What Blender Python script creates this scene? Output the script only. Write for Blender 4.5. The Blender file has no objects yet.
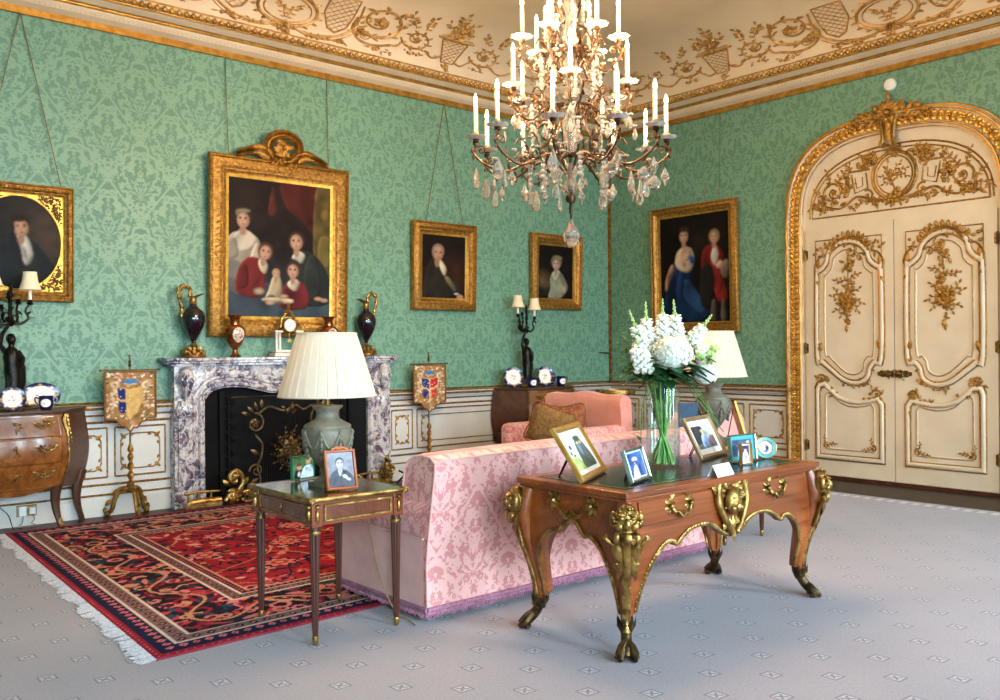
import bpy, math, random
import numpy as np
from mathutils import Vector, Matrix, Euler
random.seed(7)
rng = np.random.default_rng(11)
PI = math.pi
SC = bpy.context.scene
COL = SC.collection
sin, cos = math.sin, math.cos

def lin(c):
    c = c / 255.0
    return c / 12.92 if c <= 0.04045 else ((c + 0.055) / 1.055) ** 2.4

def S(r, g, b):
    return (lin(r), lin(g), lin(b))

# ---------------------------------------------------------------- mesh building
class MB:
    def __init__(s):
        s.v, s.f, s.m, s.c = [], [], [], None
        s.mat = 0
        s.M = None
    def add(s, vs, fs, M=None):
        b = len(s.v)
        M2 = s.M
        if M is not None:
            vs = [tuple(M @ Vector(v)) for v in vs]
        if M2 is not None:
            vs = [tuple(M2 @ Vector(v)) for v in vs]
        s.v.extend(vs)
        for f in fs:
            s.f.append(tuple(b + i for i in f))
            s.m.append(s.mat)
        return s
    def box(s, x0, x1, y0, y1, z0, z1, M=None):
        vs = [(x, y, z) for z in (z0, z1) for y in (y0, y1) for x in (x0, x1)]
        fs = [(0, 2, 3, 1), (4, 5, 7, 6), (0, 1, 5, 4), (2, 6, 7, 3), (0, 4, 6, 2), (1, 3, 7, 5)]
        return s.add(vs, fs, M)
    def hexa(s, p, M=None):          # 8 corner points, bottom 4 ccw then top 4
        return s.add(p, [(3, 2, 1, 0), (4, 5, 6, 7), (0, 1, 5, 4), (1, 2, 6, 5), (2, 3, 7, 6), (3, 0, 4, 7)], M)
    def lathe(s, prof, n=24, c=(0, 0, 0), M=None, sx=1.0, sy=1.0):
        vs, fs = [], []
        for r, z in prof:
            for k in range(n):
                a = 2 * PI * k / n
                vs.append((c[0] + r * cos(a) * sx, c[1] + r * sin(a) * sy, c[2] + z))
        for i in range(len(prof) - 1):
            for k in range(n):
                k2 = (k + 1) % n
                fs.append((i * n + k, i * n + k2, (i + 1) * n + k2, (i + 1) * n + k))
        if prof[0][0] > 1e-5:
            fs.append(tuple(range(n - 1, -1, -1)))
        if prof[-1][0] > 1e-5:
            fs.append(tuple((len(prof) - 1) * n + k for k in range(n)))
        return s.add(vs, fs, M)
    def tube(s, pts, r, n=6, closed=False, flat=None, M=None):
        """round tube along pts; r a number or a list; flat = (axis vector, factor) squashes the section"""
        P = [Vector(p) for p in pts]
        N = len(P)
        R = r if isinstance(r, (list, tuple)) else [r] * N
        vs, fs = [], []
        up = None
        for i in range(N):
            if closed:
                t = P[(i + 1) % N] - P[i - 1]
            else:
                t = P[min(i + 1, N - 1)] - P[max(i - 1, 0)]
            if t.length < 1e-9:
                t = Vector((0, 0, 1))
            t.normalize()
            if up is None:
                up = Vector((0, 0, 1)) if abs(t.z) < 0.9 else Vector((1, 0, 0))
            a = up - t * up.dot(t)
            if a.length < 1e-6:
                a = t.orthogonal()
            a.normalize()
            up = a
            b = t.cross(a)
            for k in range(n):
                an = 2 * PI * k / n
                o = (a * cos(an) + b * sin(an)) * R[i]
                if flat:
                    ax = Vector(flat[0])
                    o = o - ax * o.dot(ax) * (1 - flat[1])
                vs.append(tuple(P[i] + o))
        for i in range(N if closed else N - 1):
            j = (i + 1) % N
            for k in range(n):
                k2 = (k + 1) % n
                fs.append((i * n + k, i * n + k2, j * n + k2, j * n + k))
        if not closed:
            fs.append(tuple(range(n - 1, -1, -1)))
            fs.append(tuple((N - 1) * n + k for k in range(n)))
        return s.add(vs, fs, M)
    def ell(s, c, r, n=8, m=5, M=None, R=None):
        if not isinstance(r, (tuple, list)):
            r = (r, r, r)
        vs, fs = [], []
        for i in range(1, m):
            th = PI * i / m
            for k in range(n):
                a = 2 * PI * k / n
                vs.append(Vector((r[0] * sin(th) * cos(a), r[1] * sin(th) * sin(a), r[2] * cos(th))))
        vs += [Vector((0, 0, r[2])), Vector((0, 0, -r[2]))]
        if R is not None:
            vs = [R @ v for v in vs]
        vs = [tuple(v + Vector(c)) for v in vs]
        for i in range(m - 2):
            for k in range(n):
                k2 = (k + 1) % n
                fs.append((i * n + k, (i + 1) * n + k, (i + 1) * n + k2, i * n + k2))
        T, B = (m - 1) * n, (m - 1) * n + 1
        for k in range(n):
            k2 = (k + 1) % n
            fs.append((T, k, k2))
            fs.append((B, (m - 2) * n + k2, (m - 2) * n + k))
        return s.add(vs, fs, M)
    def prism(s, poly, d0, d1, M=None):
        """poly 2-D ccw (x,z) extruded along y from d0 to d1"""
        n = len(poly)
        vs = [(x, d0, z) for x, z in poly] + [(x, d1, z) for x, z in poly]
        fs = [tuple(range(n)), tuple(range(2 * n - 1, n - 1, -1))]
        for i in range(n):
            j = (i + 1) % n
            fs.append((i, n + i, n + j, j))
        return s.add(vs, fs, M)
    def grid(s, fn, nu, nv, M=None, cu=False):
        """fn(u,v) in 0..1 -> point"""
        vs, fs = [], []
        for j in range(nv + 1):
            for i in range(nu + (0 if cu else 1)):
                vs.append(tuple(fn(i / nu, j / nv)))
        w = nu if cu else nu + 1
        for j in range(nv):
            for i in range(nu):
                i2 = (i + 1) % w
                fs.append((j * w + i, j * w + i2, (j + 1) * w + i2, (j + 1) * w + i))
        return s.add(vs, fs, M)
    def sweep(s, path, prof, closed=True, M=None, ref=(0, -1, 0)):
        """sweep a profile [(out, lift)] along a planar path with mitred corners; ref = normal of the plane (lift direction)"""
        P = [Vector(p) for p in path]
        Nn = Vector(ref)
        N = len(P)
        k = len(prof)
        vs, fs = [], []
        for i in range(N):
            if closed or 0 < i < N - 1:
                a = (P[i] - P[i - 1]).normalized()
                b = (P[(i + 1) % N] - P[i]).normalized()
            elif i == 0:
                a = b = (P[1] - P[0]).normalized()
            else:
                a = b = (P[-1] - P[-2]).normalized()
            na, nb = a.cross(Nn), b.cross(Nn)
            o = na + nb
            if o.length < 1e-6:
                o = na
            o.normalize()
            o = o / max(0.35, o.dot(na))
            for (x, l) in prof:
                vs.append(tuple(P[i] + o * x + Nn * l))
        for i in range(N if closed else N - 1):
            j = (i + 1) % N
            for q in range(k - 1):
                fs.append((i * k + q, i * k + q + 1, j * k + q + 1, j * k + q))
        if not closed:
            fs.append(tuple(range(k)))
            fs.append(tuple((N - 1) * k + q for q in range(k - 1, -1, -1)))
        return s.add(vs, fs, M)
    def build(s, name, mats, parent=None, loc=None, smooth=True, bev=0.0, angle=38, sub=0):
        me = bpy.data.meshes.new(name)
        me.from_pydata([tuple(v) for v in s.v], [], s.f)
        if not isinstance(mats, (list, tuple)):
            mats = [mats]
        for m in mats:
            me.materials.append(m)
        if len(mats) > 1:
            me.polygons.foreach_set('material_index', s.m)
        if s.c is not None:
            at = me.color_attributes.new('Col', 'FLOAT_COLOR', 'POINT')
            arr = np.ones((len(s.v), 4), dtype=np.float32)
            arr[:, :3] = np.asarray(s.c, dtype=np.float32)
            at.data.foreach_set('color', arr.ravel())
        me.validate()
        if smooth:
            me.polygons.foreach_set('use_smooth', [True] * len(me.polygons))
            try:
                me.set_sharp_from_angle(angle=math.radians(angle))
            except Exception:
                pass
        me.update()
        o = bpy.data.objects.new(name, me)
        COL.objects.link(o)
        if parent is not None:
            o.parent = parent
        if loc is not None:
            o.location = loc
        if bev:
            b = o.modifiers.new('edge', 'BEVEL')
            b.width = bev
            b.segments = 2
            b.limit_method = 'ANGLE'
            b.angle_limit = math.radians(40)
        if sub:
            b = o.modifiers.new('smooth', 'SUBSURF')
            b.levels = sub
            b.render_levels = sub
        return o

def tag(o, label, cat, group=None):
    o['label'] = label
    o['category'] = cat
    if group:
        o['group'] = group
    return o

def thing(name, label, cat, loc=(0, 0, 0), rz=0.0, group=None):
    o = bpy.data.objects.new(name, None)
    o.empty_display_size = 0.1
    COL.objects.link(o)
    o.location = loc
    o.rotation_euler = (0, 0, rz)
    return tag(o, label, cat, group)

def struct(o):
    o['kind'] = 'structure'
    return o

def dup(root, loc=None, rz=None, label=None, group=None):
    r = root.copy()
    COL.objects.link(r)
    if loc is not None:
        r.location = loc
    if rz is not None:
        r.rotation_euler = (0, 0, rz)
    if label:
        r['label'] = label
    if group:
        r['group'] = group
    def kids(a, b):
        for ch in list(a.children):
            c = ch.copy()
            COL.objects.link(c)
            c.parent = b
            kids(ch, c)
    kids(root, r)
    return r

def rotz(a):
    return Matrix.Rotation(a, 4, 'Z')

def TR(x, y, z, rz=0.0, rx=0.0, ry=0.0, s=1.0):
    return Matrix.Translation((x, y, z)) @ Euler((rx, ry, rz)).to_matrix().to_4x4() @ Matrix.Scale(s, 4)

def bez(p0, p1, p2, p3, n=10):
    out = []
    for i in range(n + 1):
        t = i / n
        a = [(1 - t) ** 3 * p0[k] + 3 * t * (1 - t) ** 2 * p1[k] + 3 * t * t * (1 - t) * p2[k] + t ** 3 * p3[k] for k in range(len(p0))]
        out.append(tuple(a))
    return out

def catmull(pts, n=6, closed=False):
    N = len(pts)
    out = []
    rngi = range(N) if closed else range(N - 1)
    for i in rngi:
        if closed:
            p = [pts[(i + k) % N] for k in (-1, 0, 1, 2)]
        else:
            p = [pts[max(i - 1, 0)], pts[i], pts[i + 1], pts[min(i + 2, N - 1)]]
        for q in range(n):
            t = q / n
            out.append(tuple(0.5 * (2 * p[1][k] + (p[2][k] - p[0][k]) * t + (2 * p[0][k] - 5 * p[1][k] + 4 * p[2][k] - p[3][k]) * t * t + (3 * p[1][k] - p[0][k] - 3 * p[2][k] + p[3][k]) * t ** 3) for k in range(len(pts[0]))))
    if not closed:
        out.append(tuple(pts[-1]))
    return out

def spiral(cx, cy, r, turns, a0, hand=1, n=28, inner=0.12):
    """from the rim in to the middle"""
    out = []
    for i in range(n + 1):
        t = i / n
        rr = r * (1 - t) + r * inner * t
        a = a0 + hand * 2 * PI * turns * t
        out.append((cx + rr * cos(a), cy + rr * sin(a)))
    return out

# ---------------------------------------------------------------- materials
class NT:
    def __init__(s, name):
        s.mat = bpy.data.materials.new(name)
        s.mat.use_nodes = True
        s.nt = s.mat.node_tree
        s.nt.nodes.clear()
        s.out = s.n('ShaderNodeOutputMaterial')
        s.bsdf = s.n('ShaderNodeBsdfPrincipled')
        s.l(s.bsdf.outputs[0], s.out.inputs[0])
    def n(s, t, **kw):
        x = s.nt.nodes.new(t)
        for k, v in kw.items():
            setattr(x, k, v)
        return x
    def l(s, a, b):
        s.nt.links.new(a, b)
    def put(s, inp, v):
        if v is None:
            return
        if hasattr(v, 'is_linked') or isinstance(v, bpy.types.NodeSocket):
            s.l(v, inp)
        elif isinstance(v, (tuple, list)) and len(v) == 3 and inp.type == 'RGBA':
            inp.default_value = (*v, 1)
        else:
            inp.default_value = v
    def math(s, op, a, b=None, c=None):
        x = s.n('ShaderNodeMath', operation=op)
        s.put(x.inputs[0], a)
        s.put(x.inputs[1], b)
        s.put(x.inputs[2], c)
        return x.outputs[0]
    def pos(s):
        return s.n('ShaderNodeNewGeometry').outputs['Position']
    def obj(s):
        return s.n('ShaderNodeTexCoord').outputs['Object']
    def sep(s, v):
        x = s.n('ShaderNodeSeparateXYZ')
        s.l(v, x.inputs[0])
        return x.outputs
    def comb(s, a, b, c):
        x = s.n('ShaderNodeCombineXYZ')
        for i, q in enumerate((a, b, c)):
            s.put(x.inputs[i], q)
        return x.outputs[0]
    def map(s, v, scale=(1, 1, 1), rot=(0, 0, 0)):
        x = s.n('ShaderNodeMapping')
        s.l(v, x.inputs[0])
        x.inputs['Scale'].default_value = scale
        x.inputs['Rotation'].default_value = rot
        return x.outputs[0]
    def noise(s, v, scale=5.0, detail=2.0, rough=0.5, w=None, dist=0.0):
        x = s.n('ShaderNodeTexNoise')
        if w is not None:
            x.noise_dimensions = '4D'
            s.put(x.inputs['W'], w)
        s.put(x.inputs['Vector'], v)
        x.inputs['Scale'].default_value = scale
        x.inputs['Detail'].default_value = detail
        x.inputs['Roughness'].default_value = rough
        x.inputs['Distortion'].default_value = dist
        return x.outputs['Fac']
    def vor(s, v, scale=5.0, feature='F1'):
        x = s.n('ShaderNodeTexVoronoi', feature=feature)
        s.put(x.inputs['Vector'], v)
        x.inputs['Scale'].default_value = scale
        return x.outputs['Distance']
    def ramp(s, f, stops, interp='LINEAR'):
        x = s.n('ShaderNodeValToRGB')
        cr = x.color_ramp
        cr.interpolation = interp
        while len(cr.elements) < len(stops):
            cr.elements.new(0.5)
        for e, (p, c) in zip(cr.elements, stops):
            e.position = p
            e.color = (*c, 1) if isinstance(c, (tuple, list)) else (c, c, c, 1)
        s.l(f, x.inputs[0])
        return x.outputs[0]
    def mix(s, f, a, b):
        x = s.n('ShaderNodeMix', data_type='RGBA')
        s.put(x.inputs[0], f)
        s.put(x.inputs[6], a)
        s.put(x.inputs[7], b)
        return x.outputs[2]
    def bump(s, h, strength=0.3, dist=0.01):
        x = s.n('ShaderNodeBump')
        x.inputs['Strength'].default_value = strength
        x.inputs['Distance'].default_value = dist
        s.l(h, x.inputs['Height'])
        s.l(x.outputs[0], s.bsdf.inputs['Normal'])
    def set(s, color=None, rough=None, metal=None, **kw):
        b = s.bsdf.inputs
        s.put(b['Base Color'], color)
        s.put(b['Roughness'], rough)
        s.put(b['Metallic'], metal)
        for k, v in kw.items():
            s.put(b[k.replace('_', ' ')], v)
        return s.mat

_M = {}
def pm(name, c1, c2=None, scale=8.0, rough=0.5, metal=0.0, bump=0.0, bscale=None, detail=3.0, dist=0.01, **kw):
    """plain material whose colour wanders between c1 and c2 by noise"""
    if name in _M:
        return _M[name]
    t = NT(name)
    v = t.obj()
    c2 = c2 or tuple(x * 0.82 for x in c1)
    f = t.noise(v, scale, detail)
    col = t.ramp(f, [(0.35, c1), (0.65, c2)])
    if bump:
        t.bump(t.noise(v, bscale or scale * 2, 3.0), bump, dist)
    _M[name] = t.set(col, rough, metal, **kw)
    return _M[name]

def vc(name, rough=0.6, **kw):
    """material that shows a mesh's own painted colours (pictures, weaving)"""
    if name in _M:
        return _M[name]
    t = NT(name)
    a = t.n('ShaderNodeVertexColor', layer_name='Col')
    _M[name] = t.set(a.outputs[0], rough, 0.0, **kw)
    return _M[name]

def glassm(name, color=(1, 1, 1), rough=0.0, ior=1.5):
    if name in _M:
        return _M[name]
    t = NT(name)
    _M[name] = t.set(color, rough, 0.0, Transmission_Weight=1.0, IOR=ior)
    return _M[name]

def damask(name, c1, c2, W, H, coords, rough=(0.45, 0.6), seed=0.0, sharp=0.035, sheen=0.0):
    """half-drop damask: mirrored palmettes in ogival cells; coords 'XZ' / 'YZ' / 'OBJ' chooses the surface axes"""
    t = NT(name)
    m_ = t.math
    if coords == 'OBJ':
        X = t.sep(t.obj())
        u, v = m_('ADD', X[0], X[1]), X[2]
    else:
        X = t.sep(t.pos())
        u, v = X['XY'.index(coords[0])], X[2]
    u, v = m_('DIVIDE', u, W), m_('DIVIDE', v, H)
    def cell(o):
        fx = m_('ABSOLUTE', m_('SUBTRACT', m_('FRACT', m_('ADD', u, o)), .5))
        fy = m_('SUBTRACT', m_('FRACT', m_('ADD', v, o)), .5)
        return fx, fy
    ax, ay = cell(0.0)
    bx, by = cell(0.5)
    wob = m_('MULTIPLY', m_('SINE', m_('MULTIPLY', m_('ADD', ay, ax), 25.13)), .03)
    d = m_('ADD', m_('ADD', ax, m_('ABSOLUTE', ay)), wob)
    pick = m_('LESS_THAN', d, .5)
    inv = m_('SUBTRACT', 1.0, pick)
    px = m_('ADD', m_('MULTIPLY', ax, pick), m_('MULTIPLY', bx, inv))
    py = m_('ADD', m_('MULTIPLY', ay, pick), m_('MULTIPLY', by, inv))
    xx, yy = m_('DIVIDE', px, .33), m_('DIVIDE', m_('ADD', py, .05), .42)
    r = m_('SQRT', m_('ADD', m_('MULTIPLY', xx, xx), m_('MULTIPLY', yy, yy)))
    an = m_('ARCTAN2', m_('ADD', py, .18), px)
    pet = m_('MULTIPLY', m_('COSINE', m_('MULTIPLY', an, 11.0)), .13)
    vec = t.comb(m_('MULTIPLY', px, W * 10), m_('MULTIPLY', py, H * 10), seed)
    n1 = t.noise(vec, 1.7, 1.5, .5, dist=1.6)
    n2 = t.noise(vec, 3.6, 1.0, .5, dist=.8)
    rr = m_('ADD', m_('ADD', r, pet), m_('MULTIPLY', m_('SUBTRACT', n1, .5), .9))
    rings = m_('SINE', m_('MULTIPLY', rr, 10.5))
    leaf = m_('SUBTRACT', m_('MULTIPLY', n2, 2.0), 1.0)
    band = m_('SUBTRACT', 1.0, m_('MULTIPLY', m_('ABSOLUTE', m_('SUBTRACT', d, .5)), 30.0))
    f = m_('MAXIMUM', m_('ADD', m_('MULTIPLY', rings, .5), m_('MULTIPLY', leaf, 1.25)), m_('MULTIPLY', band, .5))
    m = t.ramp(m_('ADD', m_('MULTIPLY', f, .5), .5), [(0.5 - sharp, 0.0), (0.5 + sharp, 1.0)])
    col = t.mix(m, c2, c1)
    weave = t.noise(t.pos(), 260.0, 1.0)
    col = t.mix(m_('MULTIPLY', m_('SUBTRACT', weave, 0.35), 0.25), col, tuple(x * 0.6 for x in c1))
    ro = t.ramp(m, [(0.0, rough[1]), (1.0, rough[0])])
    t.bump(m, 0.10, 0.003)
    return t.set(col, ro, 0.0, Sheen_Weight=sheen)

def wood(name, c1, c2, c3, scale=6.0, stretch=(1, 1, 0.08), rough=0.25, burl=False, coat=0.3):
    t = NT(name)
    v = t.obj()
    if burl:
        f = t.noise(v, scale, 6.0, 0.65, dist=1.8)
        g = t.noise(v, scale * 5, 4.0, 0.6, dist=1.0)
        f = t.math('ADD', t.math('MULTIPLY', f, 0.7), t.math('MULTIPLY', g, 0.3))
    else:
        vv = t.map(v, stretch)
        f = t.noise(vv, scale, 5.0, 0.6, dist=0.6)
        g = t.noise(t.map(v, tuple(x * 6 if x > 0.5 else x for x in stretch)), scale * 2.5, 3.0)
        f = t.math('ADD', t.math('MULTIPLY', f, 0.65), t.math('MULTIPLY', g, 0.35))
    col = t.ramp(f, [(0.32, c3), (0.5, c1), (0.68, c2)])
    return t.set(col, rough, 0.0, Coat_Weight=coat, Coat_Roughness=0.12)
# ---------------------------------------------------------------- the palette
GOLD = pm('gilding', S(184, 138, 64), S(134, 92, 38), 30, 0.42, 0.7, 0.5, 90)
GOLD_D = pm('dull gilding', S(176, 130, 58), S(120, 80, 26), 18, 0.45, 0.8, 0.5, 70)
BRASS = pm('gilt bronze', S(184, 148, 84), S(112, 82, 38), 20, 0.34, 0.85, 0.4, 80)
BRONZE = pm('dark bronze', S(36, 28, 22), S(14, 11, 9), 20, 0.35, 0.7, 0.3, 60)
BRONZE_W = pm('brown bronze arm', S(84, 58, 38), S(46, 31, 20), 20, 0.4, 0.7, 0.3, 60)
CREAM = pm('cream paint', S(214, 197, 172), S(206, 188, 162), 3, 0.45)
GOLD_S = pm('bright smooth gilding', S(214, 164, 78), S(176, 124, 48), 12, 0.36, 0.65)
CREAM_P = pm('pale panel paint', S(207, 202, 195), S(198, 193, 186), 3, 0.45)
CEIL = pm('ceiling paint', S(226, 206, 178), S(214, 193, 164), 1.2, 0.7)
WHITE = pm('white plastic', S(235, 235, 232), S(225, 225, 222), 5, 0.4)
BLACK = pm('soot black iron', S(7, 7, 9), S(2, 2, 3), 8, 0.75, Specular_IOR_Level=.2)
TARN = pm('tarnished gilt wire', S(112, 88, 54), S(66, 48, 28), 20, .42, .7, .3, 60)
DARKM = pm('black metal', S(24, 24, 26), S(14, 14, 15), 8, 0.4, 0.6)
CORD = pm('braided picture cord', S(132, 116, 70), S(100, 86, 48), 80, 0.8)
PAN = NT('moulded glass pan').set((1.0, .96, .90), .1, 0.0, Transmission_Weight=.55, IOR=1.5)
WALL_X = damask('green silk damask', S(113, 153, 128), S(88, 130, 111), 0.56, 0.74, 'XZ', seed=3.0)
WALL_Y = damask('green silk damask side', S(113, 153, 128), S(88, 130, 111), 0.56, 0.74, 'YZ', seed=3.0)
PINK_D = damask('pink damask', S(232, 176, 170), S(208, 132, 130), 0.50, 0.70, 'OBJ', seed=8.2, rough=(0.4, 0.7), sheen=0.2)
PINK_P = pm('plain pink upholstery', S(230, 172, 164), S(220, 160, 153), 12, 0.75, 0, 0.1, 200, Sheen_Weight=0.3)
PINK_O = pm('salmon upholstery', S(228, 158, 146), S(220, 148, 136), 10, 0.75, 0, 0.1, 200, Sheen_Weight=0.3)
MAHOG = wood('desk mahogany', S(138, 66, 24), S(168, 92, 38), S(90, 40, 13), 5.0, (0.14, 1.0, 1.0), 0.28, coat=0.2)
MAHOG_D = wood('dark mahogany', S(72, 30, 18), S(94, 45, 27), S(44, 18, 11), 8.0, (1, 1, 0.1), 0.4, coat=0.08)
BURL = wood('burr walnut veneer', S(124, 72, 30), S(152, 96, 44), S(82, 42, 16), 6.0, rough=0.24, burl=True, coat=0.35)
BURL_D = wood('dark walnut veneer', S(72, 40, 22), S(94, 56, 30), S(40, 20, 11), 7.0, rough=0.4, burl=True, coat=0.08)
BURL_R = wood('burr panel veneer', S(104, 54, 34), S(128, 70, 44), S(70, 32, 20), 9.0, rough=0.25, burl=True, coat=0.3)
LEATHER = pm('black green tooled leather', S(26, 34, 32), S(16, 22, 21), 30, 0.16, 0, 0.04, 200)
TABLETOP = wood('lamp table top', S(70, 50, 32), S(92, 66, 42), S(40, 26, 16), 7.0, rough=0.12, burl=True, coat=0.6)
def _marble():
    t = NT('breche violette marble')
    v = t.obj()
    d = t.n('ShaderNodeMix', data_type='VECTOR')
    ns = t.n('ShaderNodeTexNoise')
    t.l(v, ns.inputs['Vector'])
    ns.inputs['Scale'].default_value = 5.0
    ns.inputs['Detail'].default_value = 4.0
    va = t.n('ShaderNodeVectorMath', operation='MULTIPLY_ADD')
    t.l(ns.outputs['Color'], va.inputs[0])
    va.inputs[1].default_value = (0.32, 0.32, 0.32)
    t.l(v, va.inputs[2])
    w = va.outputs[0]
    f1 = t.noise(w, 4.2, 7.0, 0.66, dist=1.4)
    f2 = t.vor(w, 11.0, 'DISTANCE_TO_EDGE')
    base = t.ramp(f1, [(0.30, S(46, 38, 58)), (0.41, S(88, 84, 106)), (0.48, S(150, 142, 150)), (0.54, S(204, 196, 190)), (0.61, S(136, 130, 142)), (0.70, S(74, 66, 88))])
    spots = t.noise(w, 13.0, 2.0)
    sm = t.ramp(spots, [(0.56, 0.0), (0.62, 1.0)])
    base = t.mix(t.math('MULTIPLY', sm, 0.8), base, S(82, 50, 66))
    vein = t.ramp(f2, [(0.0, 1.0), (0.06, 0.0)])
    base = t.mix(t.math('MULTIPLY', vein, 0.65), base, S(224, 218, 212))
    return t.set(base, 0.2, 0.0, Coat_Weight=0.3)
MARBLE = _marble()
def _lampshade():
    t = NT('pleated cream silk')
    b2 = t.n('ShaderNodeBsdfTranslucent')
    b2.inputs[0].default_value = (*S(250, 236, 214), 1)
    col = t.ramp(t.noise(t.obj(), 30, 2.0), [(0.3, S(240, 229, 210)), (0.7, S(234, 221, 200))])
    t.set(col, 0.8)
    mx = t.n('ShaderNodeMixShader')
    mx.inputs[0].default_value = 0.35
    t.l(t.bsdf.outputs[0], mx.inputs[1])
    t.l(b2.outputs[0], mx.inputs[2])
    t.l(mx.outputs[0], t.out.inputs[0])
    return t.mat
SHADE = _lampshade()
def emis(name, c, e):
    t = NT(name)
    return t.set(c, 0.5, 0.0, Emission_Color=c, Emission_Strength=e)
FLAME = emis('lit candle bulb', S(255, 214, 150), 45.0)
CANDLE = pm('ivory candle tube', S(250, 236, 206), S(242, 226, 192), 8, 0.5, 0, 0, Subsurface_Weight=0.2)
CRYSTAL = NT('cut crystal').set((1.0, .97, .93), 0.03, 0.0, Transmission_Weight=.9, IOR=1.5)
def clearm(name, tint, refl=1.0):
    t = NT(name)
    tr = t.n('ShaderNodeBsdfTransparent')
    tr.inputs[0].default_value = (*tint, 1)
    gl = t.n('ShaderNodeBsdfGlossy')
    gl.inputs['Roughness'].default_value = 0.02
    fr = t.n('ShaderNodeFresnel')
    fr.inputs[0].default_value = 1.5
    mx = t.n('ShaderNodeMixShader')
    t.l(t.math('MINIMUM', t.math('MULTIPLY', fr.outputs[0], refl), .16), mx.inputs[0])
    t.l(tr.outputs[0], mx.inputs[1])
    t.l(gl.outputs[0], mx.inputs[2])
    t.l(mx.outputs[0], t.out.inputs[0])
    t.nt.nodes.remove(t.bsdf)
    return t.mat
GLASS = clearm('clear glass', (.95, .985, .975), 1.0)
WATER = clearm('water', (.93, .985, .965), .5)
PAINT = vc('oil on canvas', 0.55, Specular_IOR_Level=0.12)
PHOTO = vc('photograph', 0.4, Specular_IOR_Level=0.2)
WOVEN = vc('woven colours', 0.95, Specular_IOR_Level=0.15)
# ---------------------------------------------------------------- room constants (metres)
XR, YF = 9.02, 8.20            # door wall plane, fireplace wall plane
XL, YB = -3.0, -3.4            # walls behind the camera
ZW, ZC = 4.237, 5.0            # cornice foot, flat ceiling
def MW(y0):                    # local frame on the door wall: x runs to the right, -y into the room
    return Matrix.Translation((XR, y0, 0)) @ rotz(-PI / 2)

class Orn:
    """carved ornament drawn in surface coordinates (a, b) and lifted h off the surface by fn"""
    def __init__(s, mb, fn, k=1.0):
        s.mb, s.fn, s.k = mb, fn, k
    def line(s, pts, r, n=5, h=None):
        if not isinstance(r, (list, tuple)):
            r = [r] * len(pts)
        r = [q * s.k for q in r]
        s.mb.tube([s.fn(p[0], p[1], (rr * 0.4 if h is None else h)) for p, rr in zip(pts, r)], r, n)
    def taper(s, pts, r0, r1, n=5):
        k = len(pts) - 1
        s.line(pts, [r0 + (r1 - r0) * i / k for i in range(k + 1)], n)
    def leaf(s, a, b, ang, L, w, h=0.02):
        c, d = cos(ang), sin(ang)
        def P(u, v, hh):
            return s.fn(a + c * u - d * v, b + d * u + c * v, hh)
        vs = [P(0, 0, 0.004), P(L * .4, w * .5, 0.0), P(L, 0, 0.004), P(L * .4, -w * .5, 0.0), P(L * .45, 0, h), P(L * .75, w * .34, h * .4), P(L * .75, -w * .34, h * .4)]
        s.mb.add(vs, [(0, 4, 1), (1, 4, 5), (5, 4, 2), (0, 3, 4), (3, 6, 4), (6, 2, 4)])
    def blob(s, a, b, r, h=None, k=0.6):
        p = s.fn(a, b, r * 0.35 if h is None else h)
        s.mb.ell(p, (r, r, r), 6, 4)
    def flower(s, a, b, r):
        for i in range(5):
            an = i * 2 * PI / 5 + 0.3
            s.leaf(a, b, an, r, r * .8, r * .35)
        s.blob(a, b, r * .28, r * .25)
    def scroll(s, a, b, r, turns, a0, hand, rad, leaves=5, lsize=None):
        p = spiral(a, b, r, turns, a0, hand)
        s.taper(p, rad, rad * .45)
        s.flower(a, b, r * .34)
        ls = lsize or r * .38
        for i in range(leaves):
            t = (i + .5) / leaves * .6
            q = p[int(t * (len(p) - 1))]
            q2 = p[int(t * (len(p) - 1)) + 1]
            an = math.atan2(q2[1] - q[1], q2[0] - q[0])
            s.leaf(q[0], q[1], an - hand * 1.0, ls, ls * .5, ls * .2)
            s.leaf(q[0], q[1], an + hand * .9, ls * .7, ls * .4, ls * .2)
    def sprig(s, a, b, ang, L, n=6, rad=.006, ls=None):
        ls = ls or L * .28
        pts = []
        for i in range(7):
            t = i / 6
            an = ang + .35 * sin(t * 2.4)
            pts.append((a + cos(an) * L * t, b + sin(an) * L * t))
        s.taper(pts, rad, rad * .4)
        for i in range(n):
            t = (i + 1) / (n + .5)
            q = pts[min(6, int(t * 6))]
            s.leaf(q[0], q[1], ang + (1 if i % 2 else -1) * .9, ls, ls * .5, ls * .25)
        s.leaf(pts[-1][0], pts[-1][1], ang, ls, ls * .5, ls * .25)
    def cluster(s, a, b, ra, rb, n, size):
        for i in range(n):
            an = random.uniform(0, 2 * PI)
            q = math.sqrt(random.random())
            aa, bb = a + ra * q * cos(an), b + rb * q * sin(an)
            if random.random() < .3:
                s.blob(aa, bb, size * .3)
            else:
                s.leaf(aa, bb, random.uniform(0, 2 * PI), size * random.uniform(.7, 1.3), size * .5, size * .35)
    def lattice(s, poly, step, rad):
        """diagonal trellis clipped to a convex polygon"""
        for sgn in (1, -1):
            cs = [q[0] + sgn * q[1] for q in poly]
            c = min(cs) + step * .5
            while c < max(cs):
                hit = []
                for i in range(len(poly)):
                    p, q = poly[i], poly[(i + 1) % len(poly)]
                    u, v = p[0] + sgn * p[1] - c, q[0] + sgn * q[1] - c
                    if u * v < 0:
                        t = u / (u - v)
                        hit.append((p[0] + (q[0] - p[0]) * t, p[1] + (q[1] - p[1]) * t))
                if len(hit) == 2:
                    s.line(hit, rad, 4)
                c += step

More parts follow.
